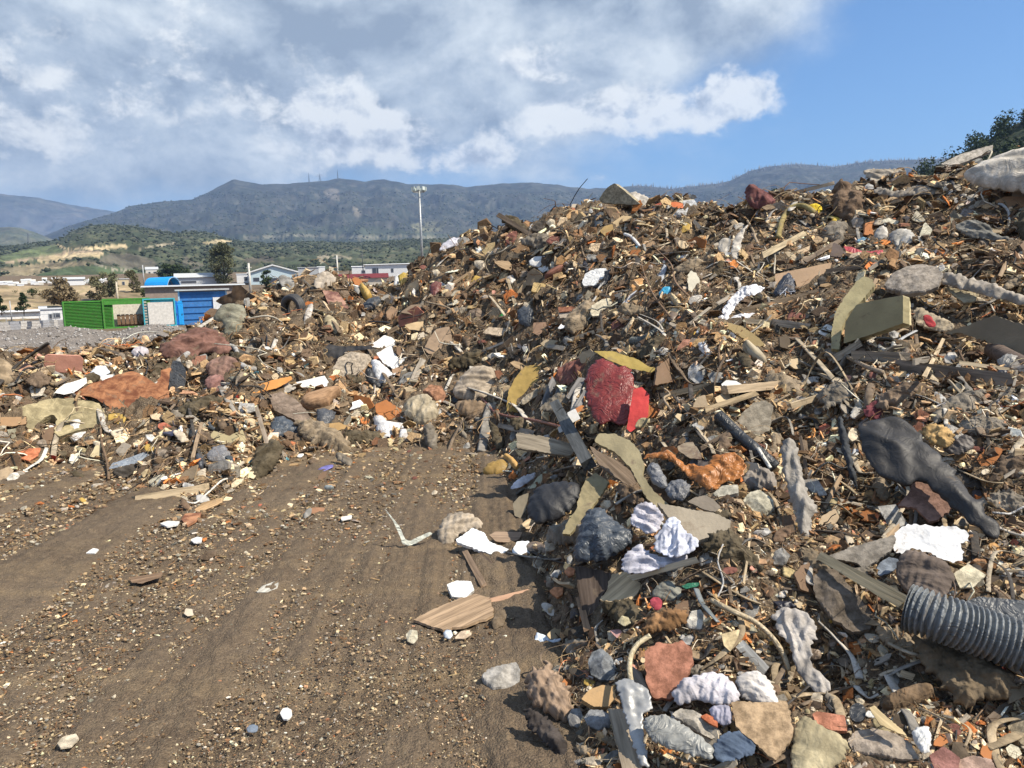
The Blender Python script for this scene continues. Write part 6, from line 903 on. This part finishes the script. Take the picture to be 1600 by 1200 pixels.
s('tin_can_end','shiny silver can end below the big splintered board',m_('metal',(.62,.68,.75),0),[(692,990),(697,984),(705,985),(708,993),(703,999),(695,997)],'rock',w=.01,rag=0); s('stone','cream stone at the left tip of the big splintered board',m_('rock',(.46,.42,.32),.05),[(634,992),(641,984),(652,986),(653,998),(646,1007),(637,1003)],'rock',lm='the cream stone on the dirt'); s('stone','pale flat stone right of the silver can end',m_('rock',(.56,.44,.32),.05),[(710,998),(720,987),(734,985),(737,992),(726,999)],'rock',b=.15)
s('plastic_bag','small white and blue plastic bag on the dirt beside the spur',m_('plastic',(.60,.68,.78),.1),[(827,1004),(836,998),(838,988),(850,992),(862,998),(881,998),(866,1006),(845,1013)],'cloth',n='C',lm='the white and blue bag'); s('stone','large grey stone lying alone on the dirt near the bottom',m_('rock',(.34,.32,.29),.08),[(752,1058),(762,1047),(784,1040),(806,1036),(813,1048),(812,1066),(798,1076),(770,1080),(757,1070)],'rock',b=0.22,lm='the lone grey stone')
# -- tyre (thing > tread, sidewall, hub hollow)
P_,r_=hitp([459],[483]); r_=float(r_[0]) if r_[0]==r_[0] else 15.; c=at(459,482,r_*.915); R_=22*r_*.915/F; t=thing('car_tyre','black worn car tyre standing on the left peak','tyre',tuple(c)); ax=norm(np.array([-.50,-.80,-.10])); a_=norm(np.cross(ax,UPV)); b_=np.cross(ax,a_)
def ring_mesh(prof, k=40):
    V=[];n=len(prof)
    for i in range(k):
        q=2*math.pi*i/k
        for (rr,h) in prof: V.append((a_*math.cos(q)+b_*math.sin(q))*rr*R_+ax*h*R_)
    Fq=[(i*n+j,((i+1)%k)*n+j,((i+1)%k)*n+(j+1)%n,i*n+(j+1)%n) for i in range(k) for j in range(n)]; return np.array(V),Fq
V,Fq=ring_mesh([(.98,-.20),(1.0,-.08),(.965,-.05),(1.0,-.02),(1.0,.09),(.965,.12),(1,.15),(.98,.26),(.90,.28),(.90,-.24)]); link('tread',mkmesh('tread',V,Fq,m_('leather',(.045,.045,.045),.25),True),parent=t)
V,Fq=ring_mesh([(.97,.275),(.86,.335),(.70,.335),(.60,.27),(.585,.20),(.62,.16),(.93,.20)]); link('sidewall',mkmesh('sidewall',V,Fq,m_('leather',(.055,.055,.058),.2),True),parent=t)
V,Fq=ring_mesh([(.61,-.2),(.61,.16),(.64,.16),(.64,-.2)]); link('inner_liner',mkmesh('inner_liner',V,Fq,m_('leather',(.02,.02,.02),.1),True),parent=t)
HERO.append(np.array([(437,470),(447,458),(465,457),(480,468),(482,490),(474,505),(455,506),(440,492)])); LAND.append(('the tyre',459,482,22))
lc = [x for x in COL.objects if x.name == 'leather_sheet'][0]; Mx = lc.matrix_local; nn_ = np.array(Mx.col[2])[:3]; oo_ = np.array(Mx.translation)
sp_ = [(1380,664),(1404,672),(1422,688),(1435,712),(1456,732),(1478,758),(1510,790),(1545,826)]; ds = ray([q[0] for q in sp_], [q[1] for q in sp_]); zs = max(v.co.z for v in lc.data.vertices); C0 = np.array([0, 0, CAMZ])
L3 = [Mx.inverted() @ Vector(C0+d_*(((oo_+nn_*zs*.62-C0)@nn_)/(d_@nn_))) for d_ in ds]; mb_ = MB(); mb_.tube([tuple(q) for q in L3], .009, 8); mb_.build('seam', m_('leather', (.012, .012, .013), 0), lc, True)
# ------------------------------------------------------------------ rubbish: the countless rest
U0, U1, V0, V1_ = -420, 2020, 190, 1440
MASK = np.zeros((V1_-V0, U1-U0), bool)
for poly in HERO:
    lo = np.floor(poly.min(0)).astype(int)-1; hi = np.ceil(poly.max(0)).astype(int)+1; lo = np.maximum(lo, (U0, V0)); hi = np.minimum(hi, (U1-1, V1_-1))
    if (hi <= lo).any(): continue
    gx, gy = np.meshgrid(np.arange(lo[0], hi[0]), np.arange(lo[1], hi[1])); MASK[lo[1]-V0:hi[1]-V0, lo[0]-U0:hi[0]-U0] |= inpoly(gx.astype(float), gy.astype(float), [tuple(q) for q in poly])
def masked(u, v): return MASK[np.clip(v.astype(int)-V0, 0, V1_-V0-1), np.clip(u.astype(int)-U0, 0, U1-U0-1)]
def sample(n, mound, g, u=(-380, 1980), v=(205, 1420), keep=.04):
    uu = g.uniform(*u, n); vv = g.uniform(*v, n); k = ~masked(uu, vv) | (g.random(n) < keep); uu, vv = uu[k], vv[k]
    r, dx, dy, s_ = hits(uu, vv); ok = ~np.isnan(r); r, dx, dy, s_ = r[ok], dx[ok], dy[ok], s_[ok]; P = np.stack([dx*r, dy*r, CAMZ+s_*r], -1)
    hb = bil(GB, P[:, 0], P[:, 1]); k = (hb > .02) if mound else (hb <= .04) & (r < 30); return P[k], r[k], hb[k], uu[ok][k], vv[ok][k]
def frames(n, Nn, tilt, g, yaw=None):
    Z = norm_rows(Nn+tilt*g.normal(size=(n, 3))); A = g.normal(size=(n, 3)) if yaw is None else yaw; X = norm_rows(np.cross(Z, A)); Y = np.cross(Z, X); return np.stack([X, Y, Z], -1)
ICO = np.array([(0,1,1.618),(0,-1,1.618),(0,1,-1.618),(0,-1,-1.618),(1,1.618,0),(-1,1.618,0),(1,-1.618,0),(-1,-1.618,0),(1.618,0,1),(-1.618,0,1),(1.618,0,-1),(-1.618,0,-1)])/1.9
ICF = [(0,1,8),(0,8,4),(0,4,5),(0,5,9),(0,9,1),(1,6,8),(8,6,10),(8,10,4),(4,10,2),(4,2,5),(5,2,11),(5,11,9),(9,11,7),(9,7,1),(1,7,6),(3,10,6),(3,2,10),(3,11,2),(3,7,11),(3,6,7)]
def prism_t(k): a = np.arange(k)*2*np.pi/k; b = np.c_[np.cos(a), np.sin(a)]; return np.r_[np.c_[b, np.full(k, .5)], np.c_[b*1.04, np.full(k, -.5)]], [tuple(range(k))]+[tuple(range(2*k-1, k-1, -1))]+[(i+k, (i+1) % k+k, (i+1) % k, i) for i in range(k)]
BOXV = np.array([(-1,-1,-1),(1,-1,-1),(1,1,-1),(-1,1,-1),(-1,-1,1),(1,-1,1),(1,1,1),(-1,1,1)], float)*.5; BOXF = [(0,3,2,1),(4,5,6,7),(0,1,5,4),(1,2,6,5),(2,3,7,6),(3,0,4,7)]
gg = np.linspace(-.5, .5, 5); GX, GY = np.meshgrid(gg, gg); GRV = np.stack([GX.ravel(), GY.ravel(), 0*GX.ravel()], -1); GI = np.arange(25).reshape(5, 5); GRF = [tuple(q) for q in np.stack([GI[:-1, :-1], GI[:-1, 1:], GI[1:, 1:], GI[1:, :-1]], -1).reshape(-1, 4)]
def scatter(name, T, Fs, P, Rm, size, cols, mat, g, jit=.15, wave=0., bend=0., smooth=False, label=None, cat=None):
    n = len(P); V = np.repeat(T[None], n, 0)*(1+jit*g.normal(size=(n, len(T), 1)))+jit*.35*g.normal(size=(n, len(T), 3))*(.6 if jit else 0)
    if wave: V[..., 2] += wave*g.normal(size=(n, len(T)))
    if bend: V[..., 2] += bend*g.normal(size=(n, 1))*(V[..., 0]**2)*4; V[..., 1] += bend*g.normal(size=(n, 1))*(V[..., 0]**2)*4
    V = V*size[:, None, :]; W_ = np.einsum('nij,nvj->nvi', Rm, V)+P[:, None]
    C = np.repeat(cols[:, None], len(T), 1).reshape(-1, 3); szs = np.array([len(f) for f in Fs]); flat = np.concatenate([np.array(f) for f in Fs])
    fl = (flat[None]+len(T)*np.arange(n)[:, None]).ravel(); o = link(name, mkmesh(name, W_.reshape(-1, 3), fl, mat, smooth, C, sizes=np.tile(szs, n))); return tag(o, label, cat, kind='stuff')
def clump(P, r, g):
    k = g.random(len(P)) < .22+.78*sstep(-.28, .12, fbm(P*1.15+3, 3)); return P[k], r[k]
def pick(pal, n, g, var=.22, P=None):
    c = np.array([q[0] for q in pal]); w_ = np.array([q[1] for q in pal], float); w_ /= w_.sum(); C = c[g.choice(len(c), n, p=w_)]; C = C*np.array([1.06, .975, .83])*1.14*np.exp(var*g.normal(size=(n, 1)))*(1+.025*g.normal(size=(n, 3)))
    if P is not None: z_ = fbm(P*1.7, 3)[:, None]; C = C*np.exp(.55*z_); kk = (g.random((n, 1)) < np.clip(.20-.45*z_, 0, .6)); C = np.where(kk, np.array(DBRN)*(1.0+.9*g.random((n, 1))), C)
    return np.clip(C, .01, .85)
def nrm(P):
    e = .1; h = lambda x, y: np.maximum(bil(GB, x, y), 0); a = (h(P[:, 0]+e, P[:, 1])-h(P[:, 0]-e, P[:, 1]))/(2*e); b = (h(P[:, 0], P[:, 1]+e)-h(P[:, 0], P[:, 1]-e))/(2*e); return norm_rows(np.stack([-a, -b, np.ones(len(P))], -1))
stonep = [(GREY,3),(PALE,3),(TAN,4),(CREAM,2.2),(BRN,3),(DBRN,2),(TERRA,.25),(LGREY,1.2),((.62,.58,.5),.8),((.24,.17,.11),4)]
woodp = [(WOODL,2),(WOODM,3),(WOODG,3),(BRN,4),(DBRN,3),((.40,.22,.12),1),(PALE,1.2)]
chipp = [(TAN,4),(PALE,2),((.30,.18,.12),.5),((.25,.13,.095),.3),(CREAM,1.3),(WHT,.45),(GREY,2.2),(WOODM,3),(BRN,3),(DBRN,2),((.30,.18,.09),.12),(DGREY,.7),(RUST,.8)]
scrapp = [(WHT,1.2),(BLK,2.2),(BAGB,1.5),(LGREY,1.4),(BRN,2.5),((.27,.20,.14),3),(TAN,2),(LILAC,.35),((.1,.3,.45),.18),(REDD,.25),(MUST,.35),(DBRN,2),(RUST,.5)]
sm_ = vcol_mat('rubble_stone', .004, 70); wm_ = vcol_mat('splintered_wood', .003, 45); cm_ = vcol_mat('fragment', .004, 50); pm_ = vcol_mat('scrap', .006, 30, .3, .6)
g = np.random.default_rng(77)
def scl(r, lo, hi, g, p=1.6): return (lo+(hi-lo)*(g.random(len(r))**p))*r/F      # pixel-range -> metres at that distance
P, r, hb, u, v = sample(105000, True, g); n = len(P); s0 = scl(r, 1.0, 6.0, g, 2.6)
scatter('rubble', ICO, ICF, P+nrm(P)*s0[:, None]*.25, frames(n, nrm(P), .6, g), np.stack([s0, s0*(.6+.4*g.random(n)), s0*(.45+.35*g.random(n))], -1), pick(stonep, n, g, P=P), sm_, g, .13, label='loose small stones and crumbs covering the rubbish mound', cat='rubble')
P, r, hb, u, v = sample(84000, True, g); P, r = clump(P, r, g); n = len(P); s0 = scl(r, 1.8, 13, g, 2.4); T, Fs = prism_t(5)
scatter('broken_fragments', T, Fs, P+nrm(P)*s0[:, None]*.35, frames(n, nrm(P), .75, g), np.stack([s0, s0*(.45+.5*g.random(n)), s0*(.14+.2*g.random(n))], -1), pick(chipp, n, g, P=P), cm_, g, .16, label='broken tile, board and plaster fragments all over the mound', cat='fragments')
P, r, hb, u, v = sample(100000, True, g); P, r = clump(P, r, g); n = len(P); s0 = scl(r, 5, 26, g, 2.6); wd = scl(r, .8, 2.4, g, 1.6)
scatter('wood_splinters', BOXV, BOXF, P+nrm(P)*wd[:, None]*(1+2*g.random((n, 1))), frames(n, nrm(P), .45, g), np.stack([s0, wd, wd*.5], -1), pick(woodp, n, g, P=P), wm_, g, .14, label='wood splinters and laths strewn over the mound', cat='splinters')
P, r, hb, u, v = sample(20000, True, g); P, r = clump(P, r, g); n = len(P); s0 = scl(r, 4, 17, g, 2.0)
scatter('plastic_scraps', GRV, GRF, P+nrm(P)*s0[:, None]*.22, frames(n, nrm(P), .9, g), np.stack([s0, s0*(.35+.6*g.random(n)), s0], -1), pick(scrapp, n, g, P=P), pm_, g, .05, wave=.10, bend=.25, smooth=True, label='crumpled scraps of plastic, cloth and paper in the mound', cat='scraps')
# roots, strings and fibres
def strands(name, n, col, mat, rp, Lp, label, mound=True, seed=1, lift=1.0):
    g = np.random.default_rng(seed); P, r, hb, u, v = sample(n, mound, g); n = len(P); L = scl(r, Lp[0], Lp[1], g, 1.5); k = 7; Rm = frames(n, nrm(P), .5, g); t_ = np.linspace(-.5, .5, k)
    X = t_[None]*L[:, None]; Yb = (g.normal(size=(n, 1))*.5*(t_**2)[None]+g.normal(size=(n, 1))*.6*(t_**3)[None]*4+.05*g.normal(size=(n, k)))*L[:, None]; Zb = lift*np.abs(g.normal(size=(n, 1)))*(.25-t_**2)[None]*L[:, None]*.9+.01*L[:, None]
    C_ = np.einsum('nij,nkj->nki', Rm, np.stack([X, Yb, Zb], -1))+P[:, None]; rad = scl(r, rp[0], rp[1], g, 2)[:, None, None]; Y = Rm[:, :, 1][:, None]; Z = Rm[:, :, 2][:, None]
    R3 = np.stack([C_+Z*rad, C_-Z*rad*.5+Y*rad*.87, C_-Z*rad*.5-Y*rad*.87], 2).reshape(n, k*3, 3); fs = [(i*3+j, i*3+(j+1) % 3, i*3+3+(j+1) % 3, i*3+3+j) for i in range(k-1) for j in range(3)]
    fl = (np.array(fs).ravel()[None]+k*3*np.arange(n)[:, None]).ravel(); o = link(name, mkmesh(name, R3.reshape(-1, 3), fl, mat, True, np.repeat(pick(col, n, g), k*3, 0), sizes=np.full(n*len(fs), 4))); return tag(o, label, 'fibres', kind='stuff')
strands('roots_and_fibres', 19000, [(BRN,3),(DBRN,2),(TAN,2),(WOODG,2),(PALE,1),(BLK,1)], wm_, (.22, .8), (12, 60), 'tangled roots, strings and fibres sticking out of the mound')
strands('wire_scraps', 800, [(LGREY,2),(BLK,2),(WHT,1),(TERRA,.6)], pm_, (.6, 1.5), (30, 90), 'bent wires and cable ends in the mound', seed=3)
# the dirt yard
P, r, hb, u, v = sample(240000, False, g, v=(560, 1300)); nr = np.exp(np.clip(hb, -1.2, 0)*2.2); k = g.random(len(P)) < (.45+.55*nr)*(.74+.26*sstep(-.4, .5, fbm(xyz(P[:, 0]*2.2, P[:, 1]*.35, 7), 3)*1.6)+.0); P, r, nr = P[k], r[k], nr[k]; n = len(P); s0 = scl(r, .5, 1.9, g, 2.0)+scl(r, 0, 3.4, g, 9)*(.5+nr)
scatter('gravel_on_dirt', ICO, ICF, P+UPV*s0[:, None]*.10, frames(n, np.tile(UPV, (n, 1)), .3, g), np.stack([s0, s0*(.6+.4*g.random(n)), s0*(.4+.3*g.random(n))], -1), pick([(GREY,1.6),(TAN,4.5),((.45,.38,.28),3),(CREAM,1.2),(LGREY,1.5),(BRN,2.5),((.34,.18,.12),.25),((.66,.63,.57),.2),((.20,.15,.105),7)], n, g)*.70, sm_, g, .12, label='pale gravel and crumbs pressed into the dirt yard', cat='gravel')
P, r, hb, u, v = sample(26000, False, g, v=(560, 1300)); nr = np.exp(np.clip(hb, -1.2, 0)*3.0); k = g.random(len(P)) < (.04+.96*nr); P, r, nr = P[k], r[k], nr[k]; n = len(P); s0 = scl(r, 1.2, 4.5, g, 2.4)+scl(r, 0, 8, g, 5)*nr; T, Fs = prism_t(5)
scatter('chips_on_dirt', T, Fs, P+UPV*s0[:, None]*.08, frames(n, np.tile(UPV, (n, 1)), .25, g), np.stack([s0, s0*(.4+.5*g.random(n)), s0*(.14+.2*g.random(n))], -1), pick(chipp, n, g), cm_, g, .18, label='small chips and shards scattered over the dirt yard', cat='chips')
P, r, hb, u, v = sample(16000, False, g, v=(560, 1300)); nr = np.exp(np.clip(hb, -1.2, 0)*2.5); k = g.random(len(P)) < (.05+.95*nr); P, r = P[k], r[k]; n = len(P); s0 = scl(r, 4, 18, g, 3); wd = scl(r, .6, 1.8, g, 2)
scatter('splinters_on_dirt', BOXV, BOXF, P+UPV*wd[:, None]*.4, frames(n, np.tile(UPV, (n, 1)), .12, g), np.stack([s0, wd, wd*.5], -1), pick(woodp, n, g), wm_, g, .12, label='wood splinters lying on the dirt yard', cat='splinters')

# ------------------------------------------------------------------ middle-sized pieces, each its own object
ADJ = dict(); used_labels = {}
def where_(u, v, k=0):
    c = []
    for (nm, lu, lv, lr) in LAND: d = math.hypot(u-lu, v-lv)-lr*.5; c.append((d, nm, lu, lv))
    c.sort(); d, nm, lu, lv = c[k]; dx, dy = u-lu, v-lv; D_ = math.hypot(dx, dy); far = 'just ' if d < 28 else ('' if d < 75 else 'well ')
    if abs(dx) > 1.8*abs(dy): w_ = 'left of' if dx < 0 else 'right of'
    elif abs(dy) > 1.8*abs(dx): w_ = 'above' if dy < 0 else 'below'
    else: w_ = ('up' if dy < 0 else 'down')+('per' if dy < 0 else '')+(' left of' if dx < 0 else ' right of'); w_ = w_.replace('upper left of', 'above and left of').replace('upper right of', 'above and right of').replace('down left of', 'below and left of').replace('down right of', 'below and right of')
    return far+w_+' '+nm
def autolabel(desc, u, v, spx, lo, hi):
    f = (spx-lo)/(hi-lo); sz = 'small' if f < .33 else ('mid-sized' if f < .68 else 'larger')
    for form in range(4):
        l = f"{sz} {desc} {where_(u, v)}" if form == 0 else f"{sz} {desc} {where_(u, v)} and {where_(u, v, form)}"
        if l not in used_labels and len(l.split()) <= 16: used_labels[l] = 1; return l, None
    return None, None
KINDS = [
 ('matted_clod', [('brown', (.17,.12,.08)), ('dusty tan', (.27,.21,.145)), ('grey-brown', (.22,.19,.155)), ('dark', (.09,.065,.045))], 'fibre', 'fur', 150, (22, 66), 'CSU', .5, 'clod of matted earth and fibre'), # name, desc colour list [(word, colour)], mat kind, preset, n, size range px, normals, aspect
 ('concrete_chunk', [('grey', GREY), ('pale beige', PALE), ('light grey', LGREY), ('cream', CREAM), ('brown-grey', (.25,.20,.15))], 'rock', 'rock', 200, (8, 24), 'CCU', .75, 'rubble chunk'),
 ('tile_shard', [('terracotta', TERRA), ('salmon', SALMON), ('cream', CREAM), ('white', WHT), ('grey', LGREY), ('brick-red', BRICK)], 'concrete', 'slab', 85, (7, 18), 'CUR', .7, 'broken tile'),
 ('board_piece', [('tan', TAN), ('brown', BRN), ('pale', WOODL), ('dark brown', DBRN), ('rusty', RUST), ('beige', PALE)], 'flat', 'slab', 215, (10, 38), 'CURL', .6, 'board piece'),
 ('wood_offcut', [('brown', WOODM), ('pale', WOODL), ('weathered grey', WOODG)], 'wood', 'slab', 110, (10, 34), 'CUR', .45, 'wood offcut'),
 ('cloth_rag', [('brown', BRN), ('grey', GREY), ('dark', (.06,.05,.045)), ('beige', PALE), ('dirty white', (.5,.46,.4)), ('reddish', (.2,.08,.06))], 'cloth', 'cloth', 190, (14, 48), 'CSU', .6, 'rag'),
 ('plastic_bag', [('black', BLK), ('slate-black', BAGB), ('white', (.62,.61,.6)), ('grey', GREY), ('dusty brown', (.2,.15,.11))], 'plastic', 'bag', 90, (12, 34), 'CS', .65, 'plastic bag'),
 ('crumpled_sheet', [('white', WHT), ('cream', CREAM), ('tan', TAN), ('ochre', MUST), ('dark', (.07,.06,.055)), ('grey', LGREY)], 'flat', 'crumple', 90, (10, 34), 'CU', .6, 'crumpled sheet'),
 ('foam_lump', [('khaki', FOAM), ('brown', (.2,.14,.085)), ('yellowish', (.46,.36,.18))], 'fibre', 'mound', 40, (10, 28), 'CU', .65, 'foam lump')]
g = np.random.default_rng(5); taken = []
def spots(n, g, toe=.12):
    out = []
    while len(out) < n:
        u = g.uniform(-60, 1680); v = g.uniform(225, 1230)
        if MASK[int(v)-V0, int(u)-U0]: continue
        P, r = hitp([u], [v])
        if np.isnan(r[0]): continue
        hb = bil(GB, P[:, 0], P[:, 1])[0]
        if hb < .03 and g.random() > (toe if hb > -.25 else .004): continue
        out.append((u, v, hb))
    return out
for (nm, cl, mk, pre, cnt, (lo, hi), ns, asp, word) in KINDS:
    for (u, v, hb) in spots(cnt, g):
        spx = lo+(hi-lo)*g.random()**1.7; spx *= (1.0+.6*(v > 560)) if hb > .03 else .6
        if any(abs(u-a) < (spx+b)*.25 and abs(v-c_) < (spx+b)*.2 for a, c_, b in taken): continue
        cw, cc = cl[g.integers(len(cl))]; lab, grp = autolabel(cw+' '+word, u, v, spx, lo, hi*1.2)
        if not lab: continue
        k = g.integers(5, 8); an = np.sort(g.random(k)*.6+np.arange(k))*2*np.pi/k; rr_ = spx*.5*(.65+.5*g.random(k)); th = g.normal()*.6; x, y = np.cos(an)*rr_, np.sin(an)*rr_*asp*(.7+.5*g.random())
        poly = np.c_[u+x*math.cos(th)-y*math.sin(th), v+x*math.sin(th)+y*math.cos(th)]; nn = ns[g.integers(len(ns))] if hb > .0 else 'U'; cc = tuple(round(float(q), 2) for q in np.array(cc))
        solid(nm, lab, M(mk, cc, .32 if mk != 'plastic' else .22), poly, pre, n=nn, reg=False, lift=0); taken.append((u, v, spx))
g = np.random.default_rng(9)
for (u, v, hb) in [q for q in spots(190, g) if q[2] > .12]:
    L = 18+70*g.random()**2; th = g.normal()*.75; w_ = 2.5+6.5*g.random()**1.6*(.8+.5*(v > 560)); a = (u-math.cos(th)*L/2, v+math.sin(th)*L/2); b = (u+math.cos(th)*L/2, v-math.sin(th)*L/2)
    if MASK[int(np.clip(a[1]-V0, 0, 1240)), int(a[0]-U0)] or MASK[int(np.clip(b[1]-V0, 0, 1240)), int(b[0]-U0)]: continue
    cw, cc = [('pale', WOODL), ('brown', WOODM), ('weathered grey', WOODG), ('dark', (.13,.095,.065))][g.integers(4)]; lab, grp = autolabel(cw+' timber lath', u, v, L, 18, 80)
    if lab: plank('timber_lath', lab, M('wood', cc, .22), a, b, w_, lift=.01*g.random(), roll=g.normal()*.4, reg=False)
for (u, v, hb) in [q for q in spots(44, g) if q[2] > .15]:
    L = 30+70*g.random(); th = g.normal()*1.2; c1, s1 = math.cos(th), math.sin(th); cw, cc, mk = [('brown branch', (.17,.11,.065), 'wood'), ('grey cable', LGREY, 'plastic'), ('black cable', BLK, 'plastic'), ('pale root', (.34,.26,.17), 'wood')][g.integers(4)]
    lab, grp = autolabel('thin '+cw, u, v, L, 30, 100)
    if lab: tube(cw.split()[1], lab, M(mk, cc, .2), [(u-c1*L/2, v+s1*L/2), (u-c1*L/6+g.normal()*6, v+s1*L/6+g.normal()*6), (u+c1*L/6+g.normal()*6, v-s1*L/6+g.normal()*6), (u+c1*L/2, v-s1*L/2)], .9+1.1*g.random(), lift=.03)

for (u, v, hb) in [q for q in spots(230, g) if q[2] > .10]:
    L = (26+70*g.random()**1.5)*(.75+.6*(v > 560)); th = g.normal()*.9; c1, s1 = math.cos(th), math.sin(th); cw, cc = [('grey', (.27,.25,.22)), ('dirty white', (.50,.46,.40)), ('brown', (.19,.14,.095)), ('dark', (.06,.052,.045)), ('tan', (.36,.28,.18)), ('pale', (.44,.37,.27))][g.integers(6)]
    w2 = L*.5*g.normal()*.5; lab, grp = autolabel(cw+' twisted strip', u, v, L, 26, 110)
    if lab: tube('torn_strip', lab, M('cloth', cc, .3), [(u-c1*L/2, v+s1*L/2), (u-c1*L/5-s1*w2*.6, v+s1*L/5-c1*w2*.6), (u+c1*L/5-s1*w2, v-s1*L/5-c1*w2), (u+c1*L/2, v-s1*L/2)], (1.6+4*g.random()**1.6)*(.8+.6*(v > 560)), lift=.02, flat=.3, taper=.5+.8*g.random())
hz = bpy.data.materials.new('air'); hz.use_nodes = True; t = NT(hz.node_tree); pv = t.n('ShaderNodeVolumePrincipled', {'Color': (.40, .60, 1, 1), 'Density': .00014, 'Anisotropy': .1}); t.n('ShaderNodeOutputMaterial', {1: pv.outputs[0]})
m = MB(); m.box((0, 0, 330), (25000, 25000, 720)); tag(m.build('haze', hz), 'thin blue haze in the air between the yard and the mountains', 'haze', kind='stuff')
